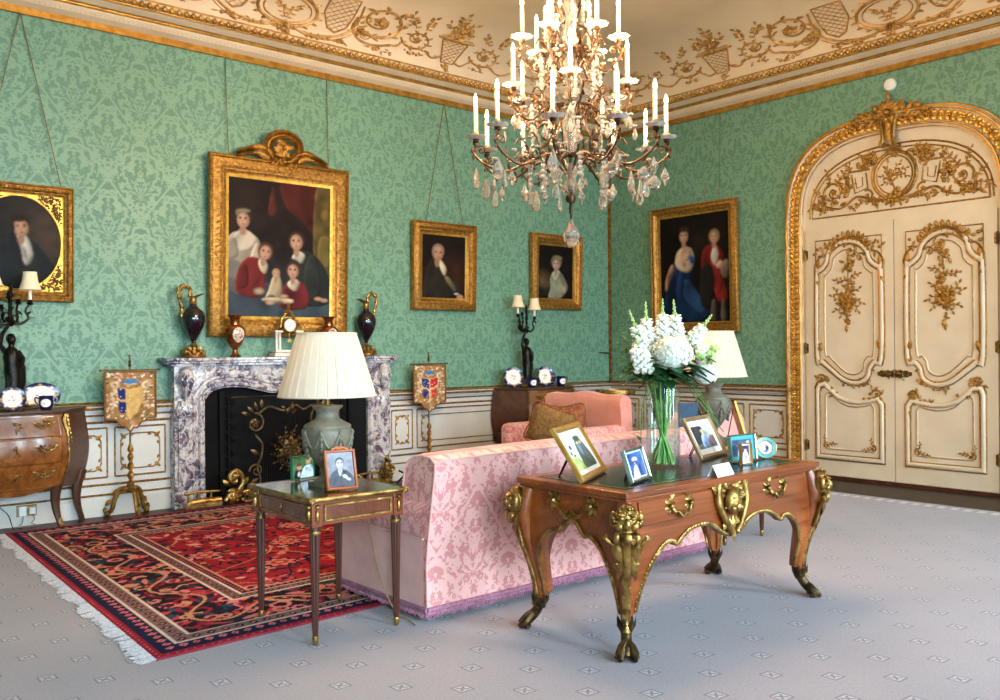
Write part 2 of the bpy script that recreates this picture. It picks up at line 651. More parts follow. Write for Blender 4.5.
# ---------------------------------------------------------------- floor, walls, ceiling
def _floor():
    t = NT('dark oak boards')
    v = t.pos()
    X = t.sep(v)
    w = t.math('FLOOR', t.math('MULTIPLY', X[0], 6.0))
    f = t.noise(t.comb(t.math('MULTIPLY', X[0], 22.0), t.math('ADD', t.math('MULTIPLY', X[1], 1.6), t.math('MULTIPLY', w, 3.7)), 0.0), 2.2, 4.0)
    col = t.ramp(f, [(0.3, S(28, 19, 14)), (0.7, S(50, 35, 26))])
    gap = t.math('LESS_THAN', t.math('FRACT', t.math('MULTIPLY', X[0], 6.0)), 0.03)
    col = t.mix(gap, col, S(20, 14, 12))
    return t.set(col, 0.42, 0.0, Specular_IOR_Level=.22)
b = MB(); b.box(XL, XR, YB, YF, -0.12, 0.0)
struct(b.build('floor', _floor(), smooth=False))
b = MB(); b.box(XL - .2, XR + .2, YF, YF + .2, -.12, 5.2)
struct(b.build('wall_fireplace', WALL_X, smooth=False))
b = MB(); b.box(XR, XR + .2, YB - .2, YF, -.12, 5.2)
struct(b.build('wall_door', WALL_Y, smooth=False))
b = MB(); b.box(XL - .2, XL, YB - .2, YF, -.12, 5.2)
struct(b.build('wall_near', WALL_Y, smooth=False))
WINS = [(-2.3, -.8), (.3, 1.8), (3.4, 4.9), (6.6, 8.1)]
b = MB()
xs = [XL] + [q for w in WINS for q in w] + [XR]
for i in range(0, len(xs), 2):
    b.box(xs[i], xs[i + 1], YB - .2, YB, -.12, 5.2)
for w in WINS:
    b.box(w[0], w[1], YB - .2, YB, -.12, .35)
    b.box(w[0], w[1], YB - .2, YB, 3.7, 5.2)
struct(b.build('wall_window', WALL_X, smooth=False))
for i, w in enumerate(WINS):
    b = MB()
    for x in (w[0], w[1] - .06, (w[0] + w[1]) / 2 - .03):
        b.box(x, x + .06, YB - .14, YB - .06, .35, 3.7)
    for k in range(6):
        z = .35 + k * (3.35 - .06) / 5
        b.box(w[0], w[1], YB - .13, YB - .07, z, z + .06)
    struct(b.build('window_%d' % (i + 1), CREAM, smooth=False))
# carpet, fitted to within a margin of dark boards
def _carpet():
    t = NT('grey blue carpet')
    X = t.sep(t.pos())
    x, y = t.math('SUBTRACT', X[0], 2.116), t.math('SUBTRACT', X[1], 3.464)
    # centred diamond lattice, cells .362 x .35
    def cell(ox, oy):
        cx = t.math('DIVIDE', t.math('ADD', x, ox), .362)
        cy = t.math('DIVIDE', t.math('ADD', t.math('ADD', y, t.math('MULTIPLY', x, .06)), oy), .35)
        fx = t.math('MULTIPLY', t.math('ABSOLUTE', t.math('SUBTRACT', t.math('FRACT', t.math('ADD', cx, .5)), .5)), .362)
        fy = t.math('MULTIPLY', t.math('ABSOLUTE', t.math('SUBTRACT', t.math('FRACT', t.math('ADD', cy, .5)), .5)), .35)
        return fx, fy
    tot_d, tot_l = None, None
    for o in ((0, 0), (.181, .175)):
        fx, fy = cell(*o)
        m = t.math('MAXIMUM', fx, fy)
        outl = t.math('MULTIPLY', t.math('LESS_THAN', m, .038), t.math('GREATER_THAN', m, .029))
        inn = t.math('LESS_THAN', m, .022)
        dg = t.math('ABSOLUTE', t.math('SUBTRACT', fx, fy))
        cross = t.math('MULTIPLY', inn, t.math('LESS_THAN', dg, .008))
        dark = t.math('MAXIMUM', outl, cross)
        light = t.math('MULTIPLY', t.math('LESS_THAN', m, .027), t.math('SUBTRACT', 1.0, cross))
        tot_d = dark if tot_d is None else t.math('MAXIMUM', tot_d, dark)
        tot_l = light if tot_l is None else t.math('MAXIMUM', tot_l, light)
    pile = t.noise(t.pos(), 90.0, 3.0, 0.7)
    big = t.noise(t.pos(), 1.4, 2.0)
    col = t.ramp(t.math('ADD', t.math('MULTIPLY', pile, .7), t.math('MULTIPLY', big, .3)), [(0.3, S(127, 119, 126)), (0.7, S(154, 145, 152))])
    col = t.mix(t.math('MULTIPLY', tot_l, .55), col, S(184, 178, 184))
    col = t.mix(t.math('MULTIPLY', tot_d, .6), col, S(84, 81, 94))
    # border band along the door side
    bd = t.math('MULTIPLY', t.math('GREATER_THAN', X[0], 7.96), t.math('LESS_THAN', X[0], 8.06))
    lz = t.math('GREATER_THAN', t.math('FRACT', t.math('MULTIPLY', X[1], 9.0)), .45)
    col = t.mix(t.math('MULTIPLY', t.math('MULTIPLY', bd, lz), .5), col, S(214, 206, 198))
    t.bump(pile, 0.35, 0.004)
    return t.set(col, 0.95, 0.0, Sheen_Weight=0.15)
b = MB(); b.box(XL + .02, 8.13, YB + .02, 7.62, 0.0, 0.012)
tag(b.build('carpet', _carpet(), smooth=False), 'pale grey blue fitted carpet woven with small square motifs', 'carpet')

# ---------------------------------------------------------------- ceiling: flat bed, curved cove, cornice
b = MB(); b.box(XL - .2, XR + .2, YB - .2, YF + .2, ZC, ZC + .15)
struct(b.build('ceiling', CEIL, smooth=False))
def cove_dz(th):
    return .25 + .95 * (1 - cos(th)), 4.51 + .49 * sin(th)
def cove_L(s, th, h):
    d, z = cove_dz(th)
    nx, nz = cos(th) * .49, -.95 * sin(th)   # rough inward normal of the ellipse
    q = math.hypot(nx, nz) + 1e-9
    return (s, YF - d - h * nx / q, z + h * nz / q)
def cove_R(s, th, h):
    d, z = cove_dz(th)
    nx, nz = cos(th) * .49, -.95 * sin(th)
    q = math.hypot(nx, nz) + 1e-9
    return (XR - d - h * nx / q, s, z + h * nz / q)
def fL(u, v):
    th = v * PI / 2
    d, z = cove_dz(th)
    return (XL + u * (XR - d - XL), YF - d, z)
def fR(u, v):
    th = v * PI / 2
    d, z = cove_dz(th)
    return (XR - d, YB + u * (YF - d - YB), z)
b = MB(); b.grid(fL, 6, 16)
struct(b.build('ceiling_cove_fireplace', CEIL))
b = MB(); b.grid(fR, 6, 16)
struct(b.build('ceiling_cove_door', CEIL))

CORN = [((.0, 4.237), (.035, 4.237), (.035, 4.262), (.02, 4.268), (.02, 4.30), (.0, 4.30), 'g'),
        ((.0, 4.30), (.02, 4.30), (.075, 4.33), (.10, 4.365), (.10, 4.38), (.0, 4.38), 'c'),
        ((.0, 4.38), (.115, 4.38), (.125, 4.395), (.115, 4.41), (.0, 4.41), 'g'),
        ((.0, 4.41), (.13, 4.41), (.19, 4.44), (.19, 4.452), (.0, 4.452), 'c'),
        ((.0, 4.452), (.215, 4.452), (.25, 4.50), (.25, 4.512), (.0, 4.512), 'c')]
def cornice(side):
    g, c = MB(), MB()
    for sec in CORN:
        pts, k = sec[:-1], sec[-1]
        mb = g if k == 'g' else c
        n = len(pts)
        vs = []
        for end in (0, 1):
            for d, z in pts:
                if side == 'L':
                    vs.append((XL if end == 0 else XR - d, YF - d, z))
                else:
                    vs.append((XR - d, YB if end == 0 else YF - d, z))
        mb.add(vs, [tuple(range(n)), tuple(range(2 * n - 1, n - 1, -1))] + [(i, n + i, n + (i + 1) % n, (i + 1) % n) for i in range(n)])
    L0, L1 = (XL, XR - .25) if side == 'L' else (YB, YF - .25)
    def at(s, d, z):
        return (s, YF - d, z) if side == 'L' else (XR - d, s, z)
    s = L0
    while s < L1:
        e = .024
        g.ell(at(s, .238, 4.478), (e * 1.05, e * 1.05, .032), 6, 4)
        g.ell(at(s + .033, .236, 4.474), (.008, .008, .03), 4, 3)
        s += .066
    s = L0
    while s < L1 + .1:
        g.ell(at(s, .078, 4.352), (.012, .012, .016), 5, 3)
        s += .04
    g.tube([at(L0, .245, 4.515), at(L1, .245, 4.515)], .012, 6)
    g.tube([at(L0, .222, 4.447), at(L1, .222, 4.447)], .009, 6)
    o = c.build('trim_cornice_fireplace' if side == 'L' else 'trim_cornice_door', CREAM, smooth=False)
    g.build('gilded_moulding', GOLD_S, o, angle=60)
    return struct(o)
cornice('L'); cornice('R')

def frieze(side):
    g = MB()
    K2 = .78
    fn0 = cove_L if side == 'L' else cove_R
    c0 = 4.09 if side == 'L' else 4.18
    dg = lambda q: math.radians(q)
    K = 55.0        # degrees of cove per metre of ornament height, near enough
    for sg in (1, -1):
        o = Orn(g, lambda a, b_, h: fn0(c0 + sg * a, dg(max(0.3, min(88, b_ * K))), h), .75)
        # middle cartouche ring (half) with crown and pendant
        o.line([(.31 * sin(t), .48 - .28 * cos(t)) for t in [i * PI / 14 for i in range(15)]], .022)
        o.line([(.25 * sin(t), .48 - .22 * cos(t)) for t in [i * PI / 12 for i in range(13)]], .011)
        for k in range(7):
            t = .3 + k * .38
            o.leaf(.31 * sin(t), .48 - .28 * cos(t), -PI / 2 + t, .08, .05, .03)
        o.sprig(.0, .34, .9, .24, 7, .009, .07)
        o.sprig(.0, .48, .3, .20, 6, .008, .06)
        o.flower(0, .20, .09); o.flower(.07, .18, .06)
        o.cluster(.0, .14, .09, .1, 14, .07)
        o.leaf(.0, .12, -PI / 2, .14, .06)
        o.line(catmull([(.06, .22), (.2, .13), (.36, .13), (.55, .20), (.70, .36), (.76, .60), (.74, .86)], 5), .018)
        o.line(catmull([(.10, .17), (.24, .09), (.40, .09), (.58, .15), (.74, .32)], 5), .009)
        o.cluster(.36, .10, .20, .05, 18, .07)
        o.cluster(.58, .14, .10, .05, 8, .07)
        tri = [(.36, .92), (.37, .60), (.45, .34), (.54, .27), (.65, .40), (.69, .62), (.68, .92)]
        o.line(tri + [tri[0]], .012)
        o.lattice(tri, .085, .0055)
        def run(m):
            o.scroll(1.00, .68, .31, 1.7, -2.4, 1, .024, 9, .11)
            o.scroll(.88, .36, .09, 1.3, 2.0, -1, .012, 4)
            o.line(catmull([(.74, .66), (.72, .45), (.84, .26), (1.02, .22), (1.20, .30)], 5), .019)
            o.cluster(.80, .44, .07, .10, 12, .08)
            o.cluster(1.10, .16, .18, .04, 14, .07)
            o.cluster(1.24, .80, .06, .14, 10, .07)
            o.line(catmull([(1.20, .31), (1.28, .33), (1.34, .42)], 4), .015)
            o.scroll(1.50, .54, .20, 1.6, 3.3, 1, .018, 8, .085)
            o.sprig(1.42, .74, 1.8, .26, 8, .009, .08)
            o.sprig(1.54, .76, 1.2, .22, 8, .009, .08)
            o.cluster(1.50, .26, .12, .03, 8, .06)
            o.line(catmull([(1.64, .38), (1.74, .28), (1.83, .31), (1.88, .38)], 4), .015)
            o.leaf(1.72, .30, 2.2, .12, .06); o.leaf(1.76, .28, .6, .12, .06)
            br = [(1.80, .68), (1.89, .24), (2.05, .24), (2.14, .68)]
            o.line(br + [br[0]], .013)
            o.line([(1.73, .72), (2.21, .72)], .019)
            o.line([(1.76, .76), (2.18, .76)], .009)
            o.lattice([(1.82, .66), (1.90, .27), (2.04, .27), (2.12, .66)], .075, .0055)
            o.leaf(1.97, .22, -PI / 2, .19, .08)
            o.cluster(1.97, .14, .05, .07, 8, .06)
            o.cluster(1.97, .90, .16, .14, 22, .10)
            o.sprig(1.97, .78, PI / 2, .42, 10, .009, .10)
            o.sprig(1.97, .78, 1.0, .30, 8, .008, .08); o.sprig(1.97, .78, 2.1, .30, 8, .008, .08)
            o.line(catmull([(2.06, .28), (2.16, .24), (2.24, .34)], 4), .015)
            o.scroll(2.44, .54, .22, 1.6, 3.4, 1, .018, 8, .09)
            o.sprig(2.54, .78, 1.1, .24, 8, .009, .08)
            o.sprig(2.40, .78, 1.9, .2, 7, .009, .07)
            o.cluster(2.42, .24, .12, .03, 8, .06)
            o.line(catmull([(2.58, .36), (2.70, .26), (2.82, .30), (2.95, .46)], 4), .016)
        run(0)
        # corner group
        if sg == 1:
            o.scroll(3.22, .62, .27, 1.6, 3.6, 1, .018, 7)
            o.scroll(2.86, .60, .12, 1.3, 0.5, -1, .011, 4)
            o.line(catmull([(3.42, .42), (3.55, .32), (3.72, .36), (3.82, .52)], 4), .014)
            o.cluster(3.62, .62, .14, .18, 20, .08)
            o.cluster(3.3, .22, .2, .04, 10, .05)
            o.lattice([(3.50, .50), (3.62, .36), (3.76, .5), (3.66, .74)], .07, .0045)
    return struct(g.build('trim_cove_ornament_fireplace' if side == 'L' else 'trim_cove_ornament_door', pm('old carved gilding', S(206, 160, 92), S(160, 116, 60), 16, .45, .4), angle=60))
frieze('L'); frieze('R')

# ---------------------------------------------------------------- dado panelling
def rope(mb, p0, p1, r, step=.03):
    p0, p1 = Vector(p0), Vector(p1)
    L = (p1 - p0).length
    n = max(2, int(L / step))
    mb.tube([p0, p1], r * .8, 5)
    for i in range(n):
        mb.ell(p0 + (p1 - p0) * ((i + .5) / n), r, 5, 3)
def dado(name, M, runs, panels):
    """runs: [(x0,x1)] of panelling; local frame: wall plane y=0, room on -y"""
    c, g = MB(), MB()
    c.M = g.M = M
    for x0, x1 in runs:
        c.box(x0, x1, -.022, 0, 0, .94)
        c.box(x0, x1, -.045, 0, 0, .15)
        c.box(x0, x1, -.036, 0, .15, .17)
        c.box(x0, x1, -.05, 0, .905, .93)
        c.box(x0, x1, -.065, 0, .93, .945)
        c.box(x0, x1, -.075, 0, .945, .972)
        for z, r, lift in ((.183, .009, .026), (.875, .009, .026)):
            g.tube([(x0, -lift, z), (x1, -lift, z)], r, 5)
        rope(g, (x0, -.026, .272), (x1, -.026, .272), .013)
        rope(g, (x0, -.026, .815), (x1, -.026, .815), .013)
        rope(g, (x0, -.072, .937), (x1, -.072, .937), .016, .04)
        g.tube([(x0, -.078, .966), (x1, -.078, .966)], .008, 5)
    for x0, x1, fancy in panels:
        z0, z1 = .335, .765
        for a, bb in (((x0, z0), (x1, z0)), ((x1, z0), (x1, z1)), ((x1, z1), (x0, z1)), ((x0, z1), (x0, z0))):
            rope(g, (a[0], -.025, a[1]), (bb[0], -.025, bb[1]), .010, .022)
        o = Orn(g, lambda a, b_, h: (a, -.022 - h, b_))
        q = .05 if fancy else .06
        ax0, ax1, az0, az1 = x0 + q, x1 - q, z0 + q + .01, z1 - q - .01
        n = .07
        for zz, sg in ((az0, 1), (az1, -1)):
            o.line([(ax0 + n, zz), (ax1 - n, zz)], .006)
        for xx in (ax0, ax1):
            o.line([(xx, az0 + n), (xx, az1 - n)], .006)
        for xx, sx in ((ax0, 1), (ax1, -1)):
            for zz, sz in ((az0, 1), (az1, -1)):
                o.line(catmull([(xx, zz + sz * n), (xx + sx * .012, zz + sz * n * .55), (xx + sx * n * .55, zz + sz * n * .5), (xx + sx * n * .55, zz + sz * .012), (xx + sx * n, zz)], 4), .008)
                o.leaf(xx + sx * .035, zz + sz * .035, math.atan2(-sz, -sx), .06, .03)
                o.leaf(xx + sx * .02, zz + sz * n, math.atan2(sz, -sx * .3), .045, .024)
                o.leaf(xx + sx * n, zz + sz * .02, math.atan2(-sz * .3, sx), .045, .024)
    o = c.build(name, CREAM_P, smooth=False)
    g.build('gilded_moulding', GOLD, o, angle=60)
    return struct(o)
dado('trim_dado_fireplace', Matrix.Translation((0, YF, 0)), [(XL, 3.06), (5.38, XR - .022)],
     [(.3, .78, 1), (.86, 1.75, 0), (1.84, 2.487, 1), (2.552, 2.993, 1), (5.46, 5.735, 1), (5.80, 7.1, 0), (7.2, 8.1, 0), (8.2, 8.9, 1)])
dado('trim_dado_door', MW(YF), [(0, 2.755), (8.2 - 3.11, 9.4)],
     [(.10, .52, 1), (.60, 1.10, 1), (1.18, 2.12, 0), (2.20, 2.68, 1)])
# gilt fillets edging the silk
b = MB()
b.tube([(XL, YF - .008, .985), (XR, YF - .008, .985)], .009, 4)
b.box(XR - .018, XR, YF - .03, YF, .98, 4.237)
b.box(XR - .03, XR, YF - .018, YF, .98, 4.237)
b.tube([(XR - .008, YF, .985), (XR - .008, 5.45, .985)], .009, 4)
struct(b.build('trim_silk_fillet', GOLD_D, smooth=False))
# ---------------------------------------------------------------- painting on a raster, shown as a mesh's own colours
class Paint:
    def __init__(s, w, h, c):
        s.w, s.h = w, h
        s.a = np.empty((h, w, 3), dtype=np.float32)
        s.a[:] = c
        s.X, s.Y = np.meshgrid((np.arange(w) + .5) / w, (np.arange(h) + .5) / h)
        s.asp = h / w
    def lay(s, m, c):
        m = np.clip(m, 0, 1)[..., None]
        s.a = s.a * (1 - m) + np.asarray(c, dtype=np.float32) * m
    def ell(s, x, y, rx, ry, c, soft=.25, rot=0.0, k=1.0):
        dx, dy = s.X - x, (s.Y - y) * s.asp
        ry = ry * s.asp
        u, v = dx * cos(rot) + dy * sin(rot), -dx * sin(rot) + dy * cos(rot)
        d = np.sqrt((u / rx) ** 2 + (v / ry) ** 2)
        s.lay((1 - d) / soft * k if soft > 0 else (d < 1) * k, c)
    def poly(s, pts, c, k=1.0, smooth=True, fold=1.0):
        if smooth:
            pts = catmull(pts, 5, True)
        ins = np.zeros(s.X.shape, dtype=bool)
        n = len(pts)
        for i in range(n):
            x0, y0 = pts[i]
            x1, y1 = pts[(i + 1) % n]
            if y0 == y1:
                continue
            cr = ((s.Y >= min(y0, y1)) & (s.Y < max(y0, y1)))
            ins ^= cr & (s.X < x0 + (s.Y - y0) * (x1 - x0) / (y1 - y0))
        m = ins.astype(np.float32)
        bm = m
        for _ in range(5):
            p = np.pad(bm, 1, 'edge')
            bm = (p[:-2, 1:-1] + p[2:, 1:-1] + p[1:-1, :-2] + p[1:-1, 2:]) / 4
        gy, gx = np.gradient(bm)
        g = rng.normal(0, 1, (40, 40)).astype(np.float32)
        xs_, ys_ = [q[0] for q in pts], [q[1] for q in pts]
        an = 1.15 if sum(xs_) / len(xs_) < .5 else 1.95
        ru, rv = s.X * cos(an) + s.Y * s.asp * sin(an), -s.X * sin(an) + s.Y * s.asp * cos(an)
        fy, fx = np.clip((ru + 1.2) * 5.0, 0, 38.9), np.clip((rv + 1.6) * 11.5, 0, 38.9)
        iy, ix = fy.astype(int), fx.astype(int)
        ty, tx = fy - iy, fx - ix
        nz = g[iy, ix] * (1 - ty) * (1 - tx) + g[iy + 1, ix] * ty * (1 - tx) + g[iy, ix + 1] * (1 - ty) * tx + g[iy + 1, ix + 1] * ty * tx
        f = np.clip(1 + fold * (2.4 * (gx - gy) + .34 * nz), .25, 1.7)[..., None]
        mm = np.clip((bm - .25) * 2.2, 0, 1)[..., None] * np.minimum(1, m[..., None] + .4) * k
        s.a = s.a * (1 - mm) + np.clip(np.asarray(c, dtype=np.float32) * f, 0, 1) * mm
    def grad(s, c0, c1, ax='y', a=0.0, b=1.0):
        t = np.clip(((s.Y if ax == 'y' else s.X) - a) / (b - a), 0, 1)
        s.a = (1 - t[..., None]) * np.asarray(c0, dtype=np.float32) + t[..., None] * np.asarray(c1, dtype=np.float32)
    def blur(s, n=1):
        for _ in range(n):
            p = np.pad(s.a, ((1, 1), (1, 1), (0, 0)), 'edge')
            s.a = (p[:-2, 1:-1] + p[2:, 1:-1] + p[1:-1, :-2] + p[1:-1, 2:] + 2 * p[1:-1, 1:-1]) / 6
    def mottle(s, amp, cells=14):
        g = rng.normal(0, 1, (int(cells * s.asp) + 2, cells + 2)).astype(np.float32)
        fy, fx = s.Y * (g.shape[0] - 1.01), s.X * (g.shape[1] - 1.01)
        iy, ix = fy.astype(int), fx.astype(int)
        ty, tx = fy - iy, fx - ix
        n = (g[iy, ix] * (1 - ty) * (1 - tx) + g[iy + 1, ix] * ty * (1 - tx) + g[iy, ix + 1] * (1 - ty) * tx + g[iy + 1, ix + 1] * ty * tx)
        s.a = np.clip(s.a * (1 + amp * n[..., None]), 0, 1)
    def at(s, x, y):
        return s.a[min(s.h - 1, max(0, int(y * s.h))), min(s.w - 1, max(0, int(x * s.w)))]
    def face(s, x, y, r, skin=None, hair=None, turn=0.0, style='short', tilt=0.0):
        """a painted head, r = half height as a fraction of picture height"""
        skin = skin or S(214, 164, 134)
        sh = tuple(q * .55 for q in skin)
        rx = r * s.asp * .76
        ct, st = cos(tilt), sin(tilt)
        def q(u, v):
            uu, vv = u * rx, v * r * s.asp
            return x + uu * ct - vv * st, y + (uu * st + vv * ct) / s.asp
        hair = hair or S(60, 40, 28)
        if style == 'big':
            px, py = q(0, .45); s.ell(px, py, rx * 1.55, r * 1.25, hair, .3)
        elif style == 'long':
            px, py = q(0, .1); s.ell(px, py, rx * 1.4, r * 1.25, hair, .25)
        else:
            px, py = q(0, .3); s.ell(px, py, rx * 1.18, r * 1.0, hair, .2)
        px, py = q(-.05, -1.15); s.ell(px, py, rx * .52, r * .75, tuple(v * .62 for v in skin), .3)
        px, py = q(0, -.05); s.ell(px, py, rx, r * .98, sh, .15, tilt)
        px, py = q(-.12 + turn * .2, -.02); s.ell(px, py, rx * .84, r * .9, skin, .45, tilt)
        for e in (-.42, .36):
            px, py = q(e + turn * .25, .12); s.ell(px, py, rx * .24, r * .11, S(34, 22, 20), .4)
            px, py = q(e + turn * .25, .27); s.ell(px, py, rx * .28, r * .07, hair, .5, 0, .8)
        px, py = q(.02 + turn * .35, -.14); s.ell(px, py, rx * .17, r * .28, sh, .8, 0, .8)
        px, py = q(turn * .3, -.5); s.ell(px, py, rx * .30, r * .09, S(150, 56, 54), .4)
        px, py = q(-.4 + turn * .2, -.22); s.ell(px, py, rx * .26, r * .18, S(216, 130, 110), .9, 0, .5)
        if style == 'bald':
            px, py = q(-.05, .55); s.ell(px, py, rx * .8, r * .42, skin, .5)
    def mesh(s, w, h, y=0.0, x0=None, z0=0.0, thick=.004):
        """upright sheet centred on x, facing -y"""
        x0 = -w / 2 if x0 is None else x0
        b = MB()
        b.grid(lambda u, v: (x0 + u * w, y, z0 + v * h), s.w - 1, s.h - 1)
        b.c = s.a.reshape(-1, 3).copy()
        return b
# ---------------------------------------------------------------- the arched double door in the right-hand wall
DM = MW(5.265)
DW = 1.971
def arch(off=0.0, n=26, z0=2.72, A=1.02, B=.90, p=2.9):
    """up the left jamb, over, down the right; off widens it"""
    a, bb = A + off, B + off
    cx = DW / 2
    pts = [(cx - a, z) for z in (0.0, .9, 1.8)]
    for i in range(n + 1):
        t = PI - PI * i / n
        c, s_ = cos(t), sin(t)
        pts.append((cx + a * math.copysign(abs(c) ** (2 / p), c), z0 + bb * abs(s_) ** (2 / p)))
    return pts + [(cx + a, z) for z in (1.8, .9, 0.0)]
def P3(pts, lift=0.0):
    return [(x, -lift, z) for x, z in pts]
door = MB(); door.M = DM
cx = DW / 2
# tympanum and head rail as one cream board behind the arch
inner = arch(.03)
door.prism([(x, z) for x, z in inner][::-1], -.012, 0)
d_root = struct(door.build('door_1', CREAM, smooth=False))
# leaves
UP = [(.14, 1.33), (.20, 1.265), (.30, 1.18), (.42, 1.085), (.53, 1.045), (.63, 1.055), (.70, 1.11), (.72, 1.20), (.775, 1.265), (.85, 1.33),
      (.85, 2.17), (.83, 2.235), (.775, 2.275), (.725, 2.33), (.70, 2.42), (.62, 2.50), (.50, 2.54), (.38, 2.52), (.28, 2.44), (.255, 2.34), (.205, 2.275), (.15, 2.235), (.14, 2.17)]
LO = [(.14, .24), (.85, .24), (.85, .82), (.81, .875), (.73, .85), (.60, .832), (.48, .842), (.37, .88), (.29, .95), (.22, 1.015), (.16, 1.01), (.14, .96)]
def inset(path, q):
    mx = (min(p[0] for p in path) + max(p[0] for p in path)) / 2
    mz = (min(p[1] for p in path) + max(p[1] for p in path)) / 2
    hx = (max(p[0] for p in path) - min(p[0] for p in path)) / 2
    hz = (max(p[1] for p in path) - min(p[1] for p in path)) / 2
    return [(mx + (p[0] - mx) * (hx - q) / hx, mz + (p[1] - mz) * (hz - q) / hz) for p in path]
for sg in (0, 1):
    fl = (lambda u: u) if sg == 0 else (lambda u: DW - u)
    c, g = MB(), MB()
    c.M = g.M = DM
    c.box(min(fl(.004), fl(cx - .004)), max(fl(.004), fl(cx - .004)), -.04, -.012, .04, 2.715)
    base = .04
    for path in (UP, LO):
        pth = catmull([(fl(x), z) for x, z in path], 3, True) if path is UP else [(fl(x), z) for x, z in path]
        if sg:
            pth = pth[::-1]
        pp = P3(pth, base)
        c.sweep(pp, [(.026, 0), (.026, .012), (.012, .026), (-.006, .026), (-.018, .012), (-.024, 0)])
        g.tube([(q[0], q[1] - .02, q[2]) for q in P3(inset(pth, .024), base - .012)], .009, 5, closed=True)
        g.tube([(q[0], q[1] - .006, q[2]) for q in P3(inset(pth, -.03), base)], .0085, 5, closed=True)
        ii = inset(pth, .085)
        c.sweep(P3(ii, base), [(.012, 0), (.006, .008), (-.006, .008), (-.012, 0)])
        g.tube(P3(ii, base + .006), .0065, 4, closed=True)
    o = Orn(g, lambda a, b_, h: (fl(a), -base - .004 - h, b_))
    # square gilt fillet at the head with corner foliage
    o.line([(.125, 2.25), (.125, 2.575), (.86, 2.575), (.86, 2.25)], .007)
    o.cluster(.20, 2.46, .06, .07, 8, .07)
    o.cluster(.80, 2.46, .05, .07, 8, .06)
    # rocaille crest over the upper panel
    cr = catmull([(.30, 2.46), (.38, 2.54), (.50, 2.58), (.62, 2.55), (.70, 2.46)], 5)
    o.taper(cr, .022, .016)
    for i, q in enumerate(cr[::2]):
        o.leaf(q[0], q[1], PI / 2 + (q[0] - .5) * -3, .085, .05, .03)
        o.leaf(q[0], q[1], -PI / 2 + (q[0] - .5) * 2, .06, .04, .03)
    o.scroll(.52, 2.44, .085, 1.4, 2.6, -1, .013, 4)
    o.scroll(.63, 2.36, .05, 1.2, .4, 1, .010, 3)
    o.cluster(.50, 2.32, .06, .10, 16, .07)
    for x, s2 in ((.15, -1), (.85, 1)):
        o.taper(catmull([(x, 2.20), (x + s2 * .03, 2.30), (x - s2 * .03, 2.40), (x - s2 * .10, 2.42)], 5), .014, .009)
        o.leaf(x + s2 * .01, 2.24, PI / 2 + s2 * .2, .13, .06, .03)
        o.leaf(x + s2 * .01, 2.20, -PI / 2, .15, .05, .03)
    # hanging trophy
    o.line([(.50, 2.30), (.49, 2.12)], .006)
    o.sprig(.49, 2.13, .25, .13, 5, .007, .05)
    o.sprig(.49, 2.13, PI - .25, .13, 5, .007, .05)
    o.cluster(.485, 2.08, .04, .05, 9, .06)
    o.cluster(.48, 1.90, .075, .11, 34, .075)
    for an in (.5, .95, 2.2, 2.65, 3.6, -.45, 4.1, -1.0):
        o.sprig(.48, 1.92, an, .17, 5, .007, .05)
    o.flower(.48, 1.94, .07); o.flower(.45, 1.86, .05); o.flower(.52, 1.86, .05)
    o.cluster(.475, 1.74, .035, .09, 12, .05)
    o.leaf(.475, 1.66, -PI / 2, .09, .04, .02)
    # scrolls where the panels meet
    for x, s2, zz in ((.15, -1, 1.30), (.85, 1, 1.32)):
        o.taper(catmull([(x, zz + .16), (x + s2 * .025, zz + .06), (x, zz - .03), (x - s2 * .07, zz - .06)], 5), .013, .009)
        o.leaf(x, zz + .05, PI / 2 + s2 * .3, .13, .06, .03)
        o.leaf(x, zz, -PI / 2 - s2 * .5, .09, .05, .03)
    o.cluster(.66, 1.05, .11, .03, 12, .055)
    o.cluster(.50, 1.02, .07, .025, 7, .05)
    o.scroll(.73, 1.15, .045, 1.2, .4, 1, .010, 3)
    o.scroll(.80, .93, .055, 1.3, 3.4, -1, .011, 4)
    o.scroll(.18, 1.08, .05, 1.3, 0, 1, .010, 4)
    o.cluster(.80, .92, .07, .06, 12, .06)
    o.cluster(.68, .87, .08, .02, 7, .05)
    o.cluster(.20, 1.05, .07, .06, 12, .06)
    o.cluster(.32, .94, .06, .03, 6, .05)
    o.leaf(.84, .82, -PI / 2, .14, .04, .02); o.leaf(.14, .95, -PI / 2, .12, .04, .02)
    for x, s2 in ((.235, 1), (.755, -1)):
        o.scroll(x, .36, .035, 1.2, 1.57, s2, .009, 3)
        o.sprig(x, .36, 0 if s2 > 0 else PI, .10, 5, .006, .035)
        o.sprig(x, .37, PI / 2, .08, 4, .006, .03)
    lf = c.build('door_leaf', CREAM, d_root, angle=50)
    g.build('gilded_carving', GOLD, lf, angle=60)
    # lock plate and turn handle
    h = MB(); h.M = DM
    pl = [(fl(cx - .012), 1.10), (fl(cx - .012), 1.18)]
    n = 14
    poly = [(fl(cx - .01 - .165 * (i / n)), 1.143 - .042 * (1 - .35 * abs(sin(i / n * 9))) * (1 - (i / n) ** 4 * .5)) for i in range(n + 1)]
    poly += [(x, 2 * 1.143 - z) for x, z in poly[::-1]]
    h.prism(poly if sg else poly[::-1], -.052, -.038)
    oo = Orn(h, lambda a, b_, hh: (fl(a), -.052 - hh, b_))
    oo.cluster(cx - .09, 1.143, .07, .028, 16, .04)
    h.ell((fl(cx - .05), -.085, 1.143), (.034, .018, .02), 10, 6)
    h.tube([(fl(cx - .05), -.05, 1.143), (fl(cx - .05), -.085, 1.143)], .011, 8)
    h.build('handle', pm('worn brass', S(140, 108, 54), S(84, 60, 28), 30, .35, .85, .4, 80), lf)
